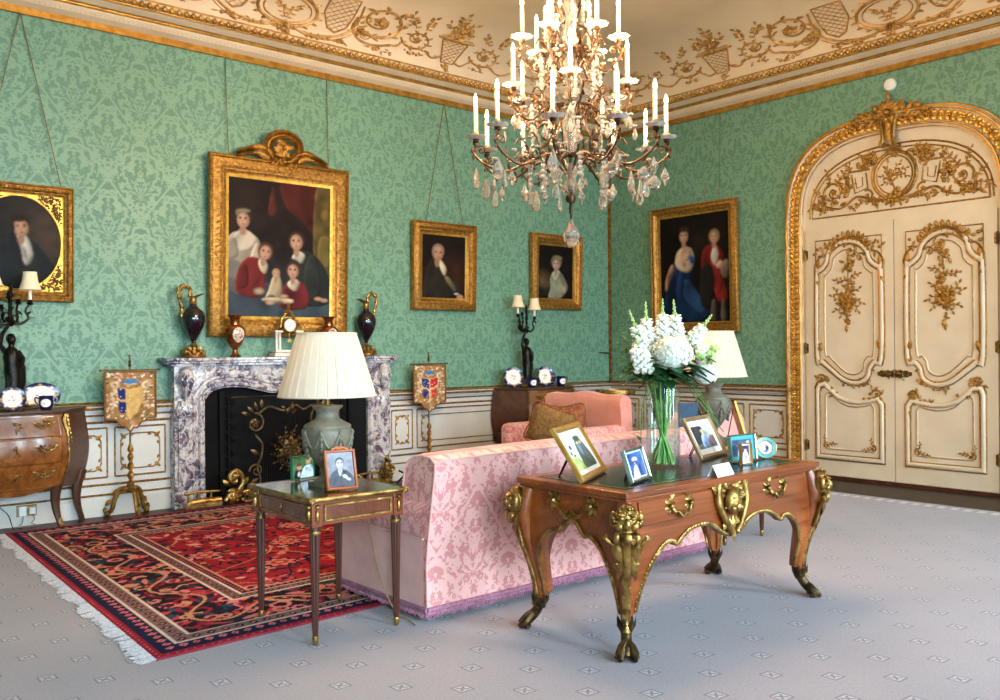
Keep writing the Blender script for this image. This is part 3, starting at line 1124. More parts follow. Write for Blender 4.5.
    for zz in (2.43, 1.41, .35):
        h = MB(); h.M = DM
        h.tube([(fl(.0), -.05, zz - .06), (fl(.0), -.05, zz + .06)], .012, 8)
        h.box(min(fl(-.004), fl(.03)), max(fl(-.004), fl(.03)), -.044, -.038, zz - .05, zz + .05)
        h.build('hinge', pm('worn brass', S(140, 108, 54)), lf)
# the arched architrave
c, g = MB(), MB()
c.M = g.M = DM
ap = P3(arch(.04), 0)[::-1]     # ccw so that positive = outwards
ap = P3(arch(.04))
flip = -1
prof_c = [(-.045, 0), (-.045, .05), (-.02, .065), (.0, .05), (.09, .06), (.13, .085), (.16, .06), (.16, 0)]
c.sweep(ap, [(-x, l) for x, l in prof_c], closed=False)
def along(off, lift):
    return P3(arch(off), lift)
for off, lift, r in ((.025, .066, .011), (.165, .088, .013), (.195, .06, .010), (-.002, .05, .006)):
    g.tube(along(off, lift), r, 6)
mid = along(.095, .062)
acc = 0
for i in range(len(mid) - 1):
    p, q = Vector(mid[i]), Vector(mid[i + 1])
    L = (q - p).length
    k = max(1, int(L / .055))
    ang = math.atan2((q - p).z, (q - p).x)
    oo = Orn(g, lambda a, b_, h: (a, -.062 - h, b_))
    for j in range(k):
        m = p + (q - p) * ((j + .5) / k)
        oo.leaf(m.x, m.z, ang + .7, .085, .055, .028)
        oo.leaf(m.x, m.z, ang - .7, .085, .055, .028)
        oo.leaf(m.x, m.z, ang + 2.2, .07, .05, .022)
        oo.leaf(m.x, m.z, ang - 2.2, .07, .05, .022)
        oo.leaf(m.x, m.z, ang + PI, .05, .04, .024)
        oo.blob(m.x, m.z, .016, .014)
c.build('architrave', CREAM, d_root, angle=40)
GA = g
g = MB(); g.M = DM
GA.build('gilded_band', GOLD_S, d_root, angle=60)
# crest: shell, tongue, leaf wings
oo = Orn(g, lambda a, b_, h: (a, -.085 - h, b_))
sx, sz = cx - .03, 3.80
for i in range(9):
    an = PI / 2 + (i - 4) * .42
    oo.leaf(sx, sz, an, .15, .062, .05)
oo.scroll(sx, sz, .07, 1.4, 0, 1, .018, 0)
oo.blob(sx, sz, .035, .03)
oo.leaf(sx, sz + .12, PI / 2, .10, .05, .03)
oo.taper(catmull([(sx - .09, 3.78), (sx - .07, 3.68), (sx - .055, 3.56), (sx - .06, 3.50)], 5), .022, .016)
oo.taper(catmull([(sx + .09, 3.78), (sx + .07, 3.68), (sx + .055, 3.56), (sx + .06, 3.50)], 5), .022, .016)
for k in range(5):
    oo.leaf(sx, 3.74 - k * .03, -PI / 2, .12, .08, .05 - k * .006)
for s2 in (1, -1):
    oo.scroll(sx + s2 * .05, 3.49, .045, 1.3, PI / 2, -s2, .014, 3)
    for k in range(9):
        t = k / 8
        oo.leaf(sx + s2 * (.10 + .30 * t), 3.80 - .06 * t - .02 * sin(t * 9), PI / 2 - s2 * (.5 + .7 * t) + (k % 2) * .4, .13 - .06 * t, .06, .035)
        oo.leaf(sx + s2 * (.08 + .30 * t), 3.745 - .035 * t, (0 if s2 > 0 else PI) + (k % 3 - 1) * .6, .11 - .05 * t, .05, .03)
g.build('gilded_carving', GOLD, d_root, angle=60)
# tympanum carving
g = MB(); g.M = DM
oo = Orn(g, lambda a, b_, h: (a, -.012 - h, b_))
lun = [(cx + .915 * math.copysign(abs(cos(t)) ** (2 / 2.4), cos(t)), 2.825 + .62 * abs(sin(t)) ** (2 / 2.4)) for t in [PI * i / 24 for i in range(25)]]
oo.line(lun + [lun[0]], .009)
lun2 = [(cx + (x - cx) * 1.035, 2.80 + (z - 2.80) * 1.07) for x, z in lun]
g.sweep([(x, -.012, z) for x, z in lun2][::-1], [(.01, 0), (0, .012), (-.01, 0)], closed=False)
oo.line([(cx + .225 * cos(t), 3.175 + .235 * sin(t)) for t in [2 * PI * i / 32 for i in range(33)]], .019)
oo.line([(cx + .185 * cos(t), 3.175 + .195 * sin(t)) for t in [2 * PI * i / 28 for i in range(29)]], .008)
oo.sprig(cx, 3.02, PI / 2, .28, 8, .008, .06)
for an in (.2, .9, 2.2, 2.9, -.4, 3.5):
    oo.sprig(cx, 3.17, an, .13, 5, .006, .045)
oo.cluster(cx, 2.94, .11, .05, 20, .08)
oo.flower(cx, 2.95, .08)
oo.cluster(cx, 3.43, .10, .04, 14, .07)
for s2 in (1, -1):
    def F(a, b_, h, s2=s2):
        return (cx + s2 * a, -.012 - h, b_)
    q = Orn(g, F)
    q.cluster(.22, 3.36, .05, .07, 10, .07)
    q.cluster(.34, 3.36, .08, .05, 12, .07)
    q.line([(.26, 3.27), (.50, 3.27)], .012)
    q.line([(.30, 3.24), (.28, 3.08), (.42, 3.04), (.46, 3.24)], .009)
    q.line([(.34, 3.20), (.335, 3.11), (.40, 3.09), (.42, 3.2)], .006)
    q.taper(catmull([(.12, 2.93), (.25, 2.96), (.40, 3.00), (.52, 2.93), (.62, 2.90), (.76, 2.95), (.80, 3.05)], 5), .016, .010)
    q.scroll(.66, 3.08, .12, 1.6, -.6, 1, .014, 6)
    q.scroll(.50, 3.09, .05, 1.2, 2, -1, .009, 4)
    q.sprig(.62, 3.18, 1.9, .17, 6, .007, .06)
    q.sprig(.70, 3.19, 1.0, .13, 6, .007, .05)
    q.sprig(.78, 3.00, -.6, .16, 7, .008, .055)
    q.sprig(.80, 3.05, .6, .10, 5, .007, .045)
    q.cluster(.52, 3.12, .06, .10, 20, .07)
    q.cluster(.35, 2.92, .22, .03, 30, .06)
    q.cluster(.30, 3.33, .10, .05, 16, .07)
    q.cluster(.70, 2.95, .12, .05, 18, .07)
    q.scroll(.28, 3.00, .06, 1.3, 1, 1, .011, 4)
    q.sprig(.52, 3.2, 1.6, .15, 7, .007, .05)
    q.sprig(.24, 3.30, 1.2, .14, 6, .007, .05)
    q.cluster(.82, 2.93, .06, .05, 10, .06)
g.build('tympanum_carving', GOLD, d_root, angle=60)
# thin gap line at the meeting of head and leaves reads by itself; threshold board
b = MB(); b.M = DM
b.box(-.02, DW + .02, -.03, 0, 0, .03)
b.build('threshold', MAHOG_D, d_root, smooth=False)
# ---------------------------------------------------------------- marble chimneypiece
FX = 4.205
fp = thing('fireplace', 'grey and purple veined marble chimneypiece with arched opening under the largest painting', 'fireplace', (FX, 8.2, 0))
HW = 1.165
def opening(q=0.0, n=4):
    """inner outline from left foot over to right foot, local x,z; q grows it"""
    half = [(-.885 - q, 0), (-.885 - q, .90), (-.87 - q, .99 + q * .3), (-.80 - q * .7, 1.06 + q * .8), (-.68 - q * .3, 1.088 + q), (-.52, 1.085 + q), (-.36, 1.055 + q), (-.22, 1.02 + q), (-.10, 1.03 + q), (0, 1.06 + q)]
    return catmull(half, n) + [(-x, z) for x, z in catmull(half, n)[::-1][1:]]
inn = opening()
b = MB()
# front slab with the shaped opening, stepped jambs
out = [(-HW, z) for z in (0,)] + [(-HW, 1.30), (HW, 1.30), (HW, 0)]
poly = [(-HW, 0), (-HW, 1.30)] + [(HW, 1.30), (HW, 0)]
# strip between outer rectangle and inner outline
def strip(mb, inner, y0, y1, hw, top):
    k = len(inner)
    outer = []
    L = [0.0]
    for i in range(1, k):
        L.append(L[-1] + math.dist(inner[i], inner[i - 1]))
    for i, (x, z) in enumerate(inner):
        if i == 0 or i == k - 1 or z < .85:
            outer.append((math.copysign(hw, x), z))
        elif abs(x) > .84:
            outer.append((math.copysign(hw, x), z * 1.0 + (top - z) * min(1, max(0, (z - .85) / .12))))
        else:
            outer.append((x / .84 * hw, top))
    vs, fs = [], []
    for p, q in zip(inner, outer):
        vs += [(p[0], y0, p[1]), (q[0], y0, q[1]), (p[0], y1, p[1]), (q[0], y1, q[1])]
    for i in range(k - 1):
        a, c = 4 * i, 4 * i + 4
        fs += [(a, a + 1, c + 1, c), (a, c, c + 2, a + 2), (a + 1, a + 3, c + 3, c + 1), (a + 2, c + 2, c + 3, a + 3)]
    mb.add(vs, fs)
strip(b, inn, -.135, 0, HW, 1.30)
# raised mouldings round the opening
for q, w, l in ((.035, .030, .022), (.105, .022, .018)):
    b.sweep([(x, -.135, z) for x, z in opening(q)], [(-w, 0), (-w * .5, l), (w * .5, l), (w, 0)], closed=False)
for s in (-1, 1):
    # jamb plinth, pilaster panel and console scroll
    xa, xb = (-HW - .01, -.885) if s < 0 else (.885, HW + .01)
    b.box(xa, xb, -.15, 0, 0, .14)
    xc = s * 1.07
    b.box(min(xc - .065, xc + .065), max(xc - .065, xc + .065), -.152, -.13, .2, .98)
    b.tube([(xc, -.15, 1.26), (xc, -.185, 1.22), (xc, -.20, 1.14), (xc, -.175, 1.06), (xc, -.15, 1.0)], [.045, .06, .055, .04, .025], 10)
    b.tube([(xc - .06, -.175, 1.17), (xc + .06, -.175, 1.17)], .045, 12)
    o = Orn(b, lambda a, bb, h: (a, -.15 - h, bb))
    o.leaf(xc, 1.02, -PI / 2, .26, .12, .04)
    o.leaf(xc, 1.0, -PI / 2 - .5, .18, .07, .03); o.leaf(xc, 1.0, -PI / 2 + .5, .18, .07, .03)
    for k in range(5):
        o.leaf(s * (.80 - .12 * k), 1.20 - .02 * sin(k), PI / 2 + s * (.9 + .1 * k), .12, .06, .03)
# centre cartouche
o = Orn(b, lambda a, bb, h: (a, -.135 - h, bb))
for i in range(9):
    o.leaf(0, 1.16, PI / 2 + (i - 4) * .4, .15, .08, .06)
o.scroll(0, 1.15, .07, 1.3, 0, 1, .02, 0)
surround = b.build('marble_surround', MARBLE, fp, angle=45)
b = MB()
# serpentine shelf
def shelf(q, z0, z1):
    n = 30
    pts = [(-1.245 - q, 0)]
    for i in range(n + 1):
        t = i / n
        x = -1.245 - q + (2.49 + 2 * q) * t
        y = -.205 - q - .018 * cos((t - .5) * 2 * PI * 2) - .02 * (1 - abs(2 * t - 1))
        if i in (0, n):
            y = -.17
        pts.append((x, y))
    pts.append((1.245 + q, 0))
    k = len(pts)
    vs = [(x, y, z0) for x, y in pts] + [(x, y, z1) for x, y in pts]
    b.add(vs, [tuple(range(k)), tuple(range(2 * k - 1, k - 1, -1))] + [(i, (i + 1) % k, k + (i + 1) % k, k + i) for i in range(k)])
shelf(-.03, 1.295, 1.32); shelf(0, 1.32, 1.345); shelf(.018, 1.345, 1.372)
b.build('mantel_shelf', MARBLE, fp, bev=.006)
b = MB()
# cast iron lining: splayed cheeks with panels, dark hearth
b.add([(-.90, -.10, 0), (-.52, .0, 0), (-.52, 0, 1.1), (-.90, -.10, 1.1)], [(0, 1, 2, 3)])
b.add([(.90, -.10, 0), (.52, .0, 0), (.52, 0, 1.1), (.90, -.10, 1.1)], [(0, 3, 2, 1)])
b.box(-.92, .92, -.012, -.004, 0, 1.15)
b.box(-.72, -.68, -.085, -.03, 0, 1.05); b.box(.68, .72, -.085, -.03, 0, 1.05)
for s in (-1, 1):
    b.tube([(s * .62, -.05, .1), (s * .62, -.05, .95)], .012, 6)
    for k in range(22):
        b.ell((s * (.61 + .05 * sin(k * 2.1)), -.055, .14 + k * .04), (.02, .01, .022), 6, 4)
b.build('firebox', BLACK, fp)
b = MB(); b.box(-1.0, 1.0, -.12, 0, 0, .016)
b.build('hearth', pm('dark hearth slate', S(44, 44, 48), S(30, 30, 34), 10, .4), fp, smooth=False)

# fire grate with logs is lost in the dark; the spark guard reads as gilt wire scrolls
sg = thing('fire_screen', 'dark mesh fire guard edged with gilt scrolls and a flower spray, standing before the hearth', 'fire screen', (4.12, 7.93, .024))
b = MB()
def wire(pts, r, y=0.0, n=6):
    b.tube([(x, y, z) for x, z in pts], r, n)
top = catmull([(-.34, .80), (-.26, .86), (-.20, .87), (-.08, .83), (0, .85), (.06, .875), (.14, .83), (.24, .87), (.34, .85)], 6)
wire(top, .011)
for s in (-1, 1):
    wire([(s * (.37 + .115 * cos(t) * (1 - .09 * t)), .72 + .115 * sin(t) * (1 - .09 * t)) for t in [PI / 2 + s * -.12 * i for i in range(66)]], .011)
    wire(catmull([(s * .37, .61), (s * .30, .52), (s * .31, .40), (s * .35, .30), (s * .32, .18), (s * .36, .06), (s * .40, 0)], 6), .012)
    wire([(s * (.36 + .07 * cos(t) * (1 - .1 * t)), .27 + .07 * sin(t) * (1 - .1 * t)) for t in [.3 * i for i in range(26)]], .009)
    wire(catmull([(s * .36, .04), (s * .46, .06), (s * .50, .0)], 4), .012)
wire([(-.36, .06), (.36, .06)], .009)
o = Orn(b, lambda a, bb, h: (a, -h - .004, bb))
for s in (-1, 1):
    o.flower(s * .37, .72, .05)
    for k in range(4):
        o.leaf(s * (.30 + .04 * k), .86 - .02 * k, PI / 2 - s * .4 * k, .09, .04, .02)
    o.leaf(s * .33, .42, PI / 2 - s, .1, .05, .02); o.leaf(s * .34, .2, -PI / 2 + s, .1, .05, .02)
for k in range(13):
    o.sprig(0.0, .42, PI / 2 + (k - 6) * .46, .24 - .012 * abs(k - 5), 7, .004, .036)
o.cluster(0, .48, .1, .13, 22, .04)
o.flower(0, .50, .08); o.flower(.07, .42, .06); o.flower(-.07, .43, .06)
o.cluster(0, .84, .06, .03, 8, .06)
b.build('gilt_scrollwork', TARN, sg)
b = MB()
for k in range(29):
    x = -.28 + k * .02
    b.tube([(x, .012, .07), (x, .012, .82)], .0016, 4)
for k in range(38):
    z = .07 + k * .02
    b.tube([(-.29, .012, z), (.29, .012, z)], .0016, 4)
b.build('wire_mesh', DARKM, sg)

# fender: brass and steel kerb with scrolled chenets
fe = thing('fender', 'low gilt bronze hearth fender with rail and scrolled ends before the fireplace', 'fender', (4.1, 7.865, .027))
b = MB()
for s in (-1, 1):
    b.box(min(s * 1.05, s * .72), max(s * 1.05, s * .72), -.04, .05, 0, .035)
    b.tube([(s * 1.03, 0, .035), (s * .98, -.015, .045), (s * .86, .0, .05), (s * .72, -.01, .045)], .03, 8)
    b.tube([(s * 1.03, .02, .12), (s * .95, .02, .135), (s * .72, .02, .125)], .011, 8)
    for x in (1.01, .92, .80):
        b.lathe([(.014, .03), (.008, .06), (.014, .08), (.007, .11), (.012, .13)], 8, (s * x, .02, 0))
    b.ell((s * 1.03, .02, .13), .02, 8, 6)
b.box(-.5, .5, -.03, .03, 0, .03)
b.build('kerb', BRASS, fe)
for s in (-1, 1):
    b = MB()
    x = s * .56
    wire2 = lambda pts, r: b.tube([(q[0], -.02, q[1]) for q in pts], r, 8)
    wire2(catmull([(x + s * .12, .03), (x + s * .06, .10), (x, .12), (x - s * .05, .20), (x, .29), (x + s * .07, .27), (x + s * .06, .20), (x + s * .015, .20)], 6), .024)
    wire2(catmull([(x - s * .14, .02), (x - s * .10, .10), (x - s * .03, .09), (x - s * .04, .16)], 6), .02)
    oo = Orn(b, lambda a, bb, h: (a, -.035 - h, bb))
    for k in range(12):
        oo.leaf(x + random.uniform(-.1, .1), random.uniform(.06, .28), random.uniform(0, 6.28), .10, .05, .03)
    oo.cluster(x, .05, .13, .03, 14, .07)
    b.build('scroll_chenet', BRASS, fe)
# brass fire dog figure and the bellows-like tool to the right of the hearth
an = thing('andiron', 'gilt bronze foliate firedog at the right jamb of the fireplace', 'andiron', (5.25, 7.965, .017))
b = MB()
b.lathe([(.07, 0), (.075, .02), (.05, .035), (.035, .06), (.055, .075), (.03, .09)], 12)
b.tube([(0, 0, .08), (.02, 0, .13), (-.01, 0, .19), (.01, 0, .24)], [.04, .045, .035, .02], 10)
b.ell((.0, -.01, .265), (.03, .03, .036), 8, 6)
b.tube([(.02, 0, .2), (.08, -.01, .19), (.09, -.02, .13), (.05, -.02, .1)], .014, 7)
b.tube([(-.02, 0, .2), (-.07, -.01, .16), (-.06, -.02, .09)], .014, 7)
o = Orn(b, lambda a, bb, h: (a, -.04 - h, bb))
o.cluster(0, .15, .06, .1, 18, .06)
b.build('figure', BRASS, an)
tl = thing('fire_tongs', 'brass handled fire tool leaning low beside the right jamb of the fireplace', 'fire tool', (5.45, 7.88, .0))
b = MB()
b.tube([(-.13, 0, .02), (-.02, 0, .10), (.10, 0, .17)], .012, 8)
b.tube([(-.10, 0, .15), (-.02, 0, .11), (.03, 0, .04)], .010, 8)
b.build('shaft', DARKM, tl)
b = MB()
b.lathe([(.0, 0), (.018, .005), (.02, .05), (.026, .06), (.022, .075), (.0, .08)], 10, M=TR(.07, 0, .15, 0, 0, 1.05))
b.lathe([(.0, 0), (.022, .005), (.022, .02), (.0, .025)], 10, M=TR(-.02, -.01, .10, 0, PI / 2, 0))
b.lathe([(.045, 0), (.05, .01), (.02, .02), (.012, .05)], 12, M=TR(-.02, 0, .0))
b.build('handle', BRASS, tl)

# ---------------------------------------------------------------- on the shelf (top at z 1.372)
ZM = 1.373
DKBLUE = pm('deep blue black porcelain', S(12, 12, 26), S(8, 8, 16), 4, .08, 0, 0, Coat_Weight=.6)
def ewer(loc, mirror, label):
    t = thing('ewer', label, 'ewer', loc, 0, 'ewers at the ends of the mantelshelf')
    b = MB()
    prof = [(.0, .125), (.022, .125), (.018, .145), (.03, .165), (.06, .215), (.09, .275), (.107, .335), (.108, .375), (.092, .42), (.055, .455), (.034, .475), (.03, .50)]
    b.lathe(prof, 28)
    b.build('body', DKBLUE, t)
    b = MB()
    b.lathe([(.10, 0), (.11, .008), (.105, .02), (.085, .03), (.09, .045), (.065, .06), (.05, .085), (.055, .10), (.03, .115), (.022, .13)], 20)
    o = Orn(b, lambda a, bb, h: ((.085 + h) * cos(a), (.085 + h) * sin(a), bb))
    for k in range(16):
        b.ell((.088 * cos(k * PI / 8), .088 * sin(k * PI / 8), .028 + .018 * (k % 2)), (.026, .026, .026), 6, 4)
    for k in range(10):
        b.ell((.058 * cos(k * PI / 5), .058 * sin(k * PI / 5), .082), (.02, .02, .026), 6, 4)
    b.build('gilt_foot', BRASS, t)
    b = MB()
    m = mirror
    b.lathe([(.031, .495), (.036, .51), (.028, .53), (.032, .55), (.04, .556)], 18)
    # lip, pulled out to one side
    vs = []
    def lipf(u, v):
        a = 2 * PI * u
        r = .032 + .022 * v + .06 * v * max(0, cos(a)) ** 3
        return (m * r * cos(a), r * sin(a) * .8, .55 + .012 * v + .035 * v * max(0, cos(a)) ** 2)
    b.grid(lipf, 24, 4, cu=True)
    hp = catmull([(-m * .03, 0, .555), (-m * .02, 0, .62), (-m * .075, 0, .655), (-m * .13, 0, .61), (-m * .125, 0, .54), (-m * .105, 0, .47), (-m * .095, 0, .42), (-m * .102, 0, .37)], 6)
    b.tube(hp, [.016 + .005 * sin(i * .9) for i in range(len(hp))], 8)
    for i in range(2, len(hp), 3):
        b.ell((hp[i][0] - m * .01, hp[i][1], hp[i][2] + .008), (.016, .013, .02), 6, 4)
    b.build('handle', BRASS, t)
    return t
ewer((3.225, 8.08, ZM), 1, 'tall dark blue ewer with gilt handle at the left end of the mantelshelf')
ewer((5.085, 8.08, ZM), -1, 'tall dark blue ewer half hidden by the lampshade at the right end of the mantelshelf')
COPPER = pm('copper lustre', S(176, 108, 60), S(110, 60, 30), 10, .22, .8)
def mvase(loc, label):
    t = thing('porcelain_vase', label, 'vase', loc, 0, 'copper vases on the mantelshelf')
    b = MB()
    b.lathe([(.05, 0), (.052, .012), (.03, .03), (.022, .06), (.026, .08), (.05, .105), (.082, .16), (.097, .215), (.094, .26), (.07, .295), (.045, .305), (.042, .35), (.055, .38), (.076, .392), (.072, .398), (.04, .385)], 28)
    b.build('body', COPPER, t)
    # painted oval reserve on the front
    P = Paint(48, 60, S(206, 188, 168))
    for k in range(70):
        P.ell(random.uniform(.15, .85), random.uniform(.12, .88), random.uniform(.03, .08), random.uniform(.02, .06), random.choice([S(150, 60, 50), S(90, 80, 60), S(190, 120, 90), S(225, 215, 200), S(70, 50, 40)]))
    prof = [(.05, .105), (.082, .16), (.097, .215), (.094, .26), (.07, .295)]
    def rz(z):
        for (r0, z0), (r1, z1) in zip(prof, prof[1:]):
            if z <= z1:
                return r0 + (r1 - r0) * (z - z0) / (z1 - z0)
        return .07
    bb = MB()
    def f(u, v):
        # disc to oval patch
        a, rr = u * 2 * PI, v
        ax, z = .62 * rr * cos(a), .208 + .072 * rr * sin(a)
        r = rz(z) + .003
        return (r * sin(ax), -r * cos(ax), z)
    bb.grid(f, 40, 14, cu=True)
    bb.c = [P.at(.5 + .5 * v * cos(2 * PI * i / 40), .5 + .5 * v * sin(2 * PI * i / 40)) for v in [j / 14 for j in range(15)] for i in range(40)]
    bb.build('painted_reserve', vc('painted porcelain', .2), t)
    return t
mvase((3.595, 8.008, ZM), 'copper coloured vase with painted oval, standing left of the mantel clock')
mvase((4.595, 8.008, ZM), 'copper coloured vase rising behind the cream lampshade, right of the mantel clock')
# portico clock
ck = thing('mantel_clock', 'white marble and gilt portico clock with round dial in the middle of the mantelshelf', 'clock', (4.15, 8.03, ZM))
WM = pm('white statuary marble', S(226, 218, 206), S(206, 198, 186), 6, .3)
b = MB()
b.box(-.17, .17, -.07, .07, 0, .035); b.box(-.155, .155, -.06, .06, .04, .065)
for s in (-1, 1):
    for x in (.095, .13):
        b.lathe([(.017, .065), (.013, .08), (.012, .22), (.017, .235)], 12, (s * x, -.02, 0))
    b.box(s * .1125 - .04, s * .1125 + .04, -.045, .02, .235, .255)
b.build('marble_base', WM, ck, bev=.003)
b = MB()
b.box(-.16, .16, -.064, .064, .033, .042)
b.lathe([(.055, 0), (.075, .006), (.078, .03), (.066, .05)], 26, M=TR(0, -.005, .305, 0, PI / 2))
for s in (-1, 1):
    b.lathe([(.0, .255), (.02, .26), (.026, .285), (.012, .30), (.018, .315), (.0, .335)], 10, (s * .1125, -.015, 0))
    b.tube(catmull([(s * .115, -.02, .262), (s * .08, -.02, .30), (s * .075, -.02, .36), (s * .03, -.02, .42), (0, -.02, .45)], 5), [.014] * 21, 7)
    b.tube([(s * .1125, -.02, .255), (s * .06, -.02, .25)], .012, 6)
b.lathe([(.0, .43), (.035, .435), (.03, .45), (.016, .46), (.024, .48), (.012, .495), (.018, .51), (.0, .53)], 12, (0, -.015, 0))
for k in range(8):
    b.ell((.034 * cos(k * PI / 4), -.015 + .034 * sin(k * PI / 4), .435), .012, 6, 4)
b.tube([(0, -.03, .24), (0, -.03, .17)], .003, 5)
b.lathe([(.0, -.004), (.022, -.004), (.022, .004), (.0, .004)], 14, M=TR(0, -.03, .155, 0, PI / 2))
b.build('gilt_mount', BRASS, ck)
b = MB()
b.lathe([(.0, .052), (.058, .051), (.060, .047)], 28, M=TR(0, -.005, .305, 0, PI / 2))
dial = b.build('dial', pm('white enamel', S(240, 238, 232), S(236, 233, 226), 4, .2), ck)
b = MB()
for k in range(12):
    a = k * PI / 6
    b.tube([(.044 * sin(a), -.0585, .305 + .044 * cos(a)), (.052 * sin(a), -.0585, .305 + .052 * cos(a))], .0022, 4)
b.tube([(0, -.06, .305), (.018, -.06, .33)], .0022, 4)
b.tube([(0, -.06, .305), (-.02, -.06, .275)], .0018, 4)
b.build('hand', DARKM, dial)
# ---------------------------------------------------------------- the gilt framed portraits
def MR(y0):
    return y0
def picture(label, side, c, z0, w, h, fw, P, deep=.07, tilt=.03, carved=2, slip=True, oval=False, crest=False, cords=(), name='framed_portrait'):
    loc = (c, YF - .012, z0) if side == 'L' else (XR - .012, c, z0)
    t = thing(name, label, 'painting', loc, 0 if side == 'L' else -PI / 2)
    t.rotation_euler = (tilt, 0, 0 if side == 'L' else -PI / 2)
    b = MB()
    rect = [(-w / 2, 0, 0), (w / 2, 0, 0), (w / 2, 0, h), (-w / 2, 0, h)]
    f = fw
    prof = [(0, .0), (0, deep * .55), (-f * .06, deep * .75), (-f * .16, deep * .8), (-f * .22, deep * .62), (-f * .34, deep * .72), (-f * .52, deep * .82), (-f * .66, deep * .62), (-f * .72, deep * .5), (-f * .80, deep * .52), (-f * .86, deep * .38), (-f, deep * .26), (-f, 0)]
    b.sweep(rect, prof)
    # running ornament
    def run(off, lift, step, size, kind):
        o = Orn(b, lambda a, bb, hh: (a, -lift - hh, bb))
        x0, x1, zb, zt = -w / 2 + off, w / 2 - off, off, h - off
        for (ax, az, bx, bz) in ((x0, zb, x1, zb), (x1, zb, x1, zt), (x1, zt, x0, zt), (x0, zt, x0, zb)):
            L = math.hypot(bx - ax, bz - az)
            n = max(2, int(L / step))
            an = math.atan2(bz - az, bx - ax)
            for i in range(n):
                q = (i + .5) / n
                px, pz = ax + (bx - ax) * q, az + (bz - az) * q
                if kind == 'bead':
                    b.ell((px, -lift, pz), size, 6, 4)
                else:
                    o.leaf(px, pz, an + .8, size, size * .55, size * .3)
                    o.leaf(px, pz, an - .8, size, size * .55, size * .3)
    run(f * .14, deep * .8, f * .16, f * .055, 'bead')
    if carved > 1:
        run(f * .5, deep * .78, f * .32, f * .26, 'leaf')
        run(f * .75, deep * .5, f * .13, f * .045, 'bead')
    else:
        run(f * .52, deep * .8, f * .24, f * .15, 'leaf')
    fr = b.build('frame', GOLD, t, angle=50)
    iw, ih = w - 2 * f, h - 2 * f
    if slip:
        s_ = f * .16
        b = MB()
        b.sweep([(-iw / 2, 0, f), (iw / 2, 0, f), (iw / 2, 0, f + ih), (-iw / 2, 0, f + ih)], [(0, deep * .27), (-s_, deep * .2)])
        b.build('gilt_slip', pm('bright gilding', S(206, 158, 68), S(176, 126, 44), 20, .34, .8), fr)
    if oval:
        # spandrel board with pierced lattice corners around an oval sight
        b = MB()
        rx, rz, cz = iw * .485, ih * .485, f + ih / 2
        N = 64
        def edge(a):
            ca, sa = cos(a), sin(a)
            k = min(iw / 2 / max(abs(ca), 1e-6), ih / 2 / max(abs(sa), 1e-6))
            return (ca * k, cz + sa * k)
        vs, fs = [], []
        for i in range(N):
            a = 2 * PI * i / N
            ex, ez = edge(a)
            vs += [(rx * cos(a), -deep * .22, cz + rz * sin(a)), (ex, -deep * .24, ez)]
        for i in range(N):
            j = (i + 1) % N
            fs.append((2 * i, 2 * i + 1, 2 * j + 1, 2 * j))
        b.add(vs, fs)
        b.tube([(rx * cos(2 * PI * i / N), -deep * .24, cz + rz * sin(2 * PI * i / N)) for i in range(N)], .008, 6, closed=True)
        sp = b.build('spandrel', pm('bright gilding', S(206, 158, 68)), t)
        b = MB()
        for sx in (-1, 1):
            for sz in (-1, 1):
                o = Orn(b, lambda a, bb, hh: (sx * (iw / 2 - a), -deep * .25 - hh * .5, cz + sz * (ih / 2 - bb)))
                for k in range(420):
                    a_, b_ = random.uniform(.02, .26), random.uniform(.02, .26)
                    xx, zz = iw / 2 - a_, ih / 2 - b_
                    if (xx / rx) ** 2 + (zz / rz) ** 2 > 1.09:
                        o.leaf(a_, b_, random.uniform(0, 6.28), .032, .014, .012)
        b.build('pierced_foliage', pm('dark brown gilding', S(92, 62, 22), S(60, 38, 14), 20, .5, .6), sp)  # foliage in a darker, browner gilding than the spandrel board
    if crest:
        b = MB()
        o = Orn(b, lambda a, bb, hh: (a, -deep * .6 - hh, bb))
        top = h
        # oval laurel wreath round a cluster, scrolling sprays either side
        for i in range(34):
            a = 2 * PI * i / 34
            x, z = .165 * cos(a), top + .13 + .125 * sin(a)
            o.leaf(x, z, a + PI / 2 + .6, .085, .05, .045)
            o.leaf(x, z, a + PI / 2 - .6, .085, .05, .045)
            o.leaf(x, z, a, .06, .04, .04)
        b.tube([(.165 * cos(2 * PI * i / 24), -deep * .55, top + .13 + .125 * sin(2 * PI * i / 24)) for i in range(24)], .022, 7, closed=True)
        o.cluster(0, top + .12, .07, .06, 22, .08)
        o.cluster(0, top - .02, .16, .05, 36, .09)
        o.flower(0, top + .13, .08); o.flower(-.04, top + .01, .07); o.flower(.06, top, .07)
        for s in (1, -1):
            p = catmull([(s * .12, top + .04), (s * .22, top + .075), (s * .34, top + .05), (s * .46, top + .01)], 6)
            o.taper(p, .016, .008)
            for i, q in enumerate(p):
                for e in (.7, -.7):
                    o.leaf(q[0], q[1], (0 if s > 0 else PI) + s * e + s * .2, .10 - .05 * i / len(p), .05 - .02 * i / len(p), .04)
        b.build('crest', GOLD_D, t, angle=60)
    P.a = np.clip(P.a * .60, 0, 1)
    P.blur(1)
    b = P.mesh(iw, ih, -deep * .18, None, f)
    b.build('canvas', PAINT, t)
    for (xa, za, xb, zb) in cords:    # world points given on the wall plane, turned into the picture's own frame
        b = MB()
        M = t.matrix_basis.inverted()
        pa = M @ (Vector((xa, YF - .012, za)) if side == 'L' else Vector((XR - .012, xa, za)))
        pb = M @ (Vector((xb, YF - .05, zb)) if side == 'L' else Vector((XR - .05, xb, zb)))
        b.tube([pa, pb], .004, 5)
        b.ell(pa, .016, 6, 4)
        b.build('hanging_cord', CORD, t)
    return t

DK = S(24, 18, 15)
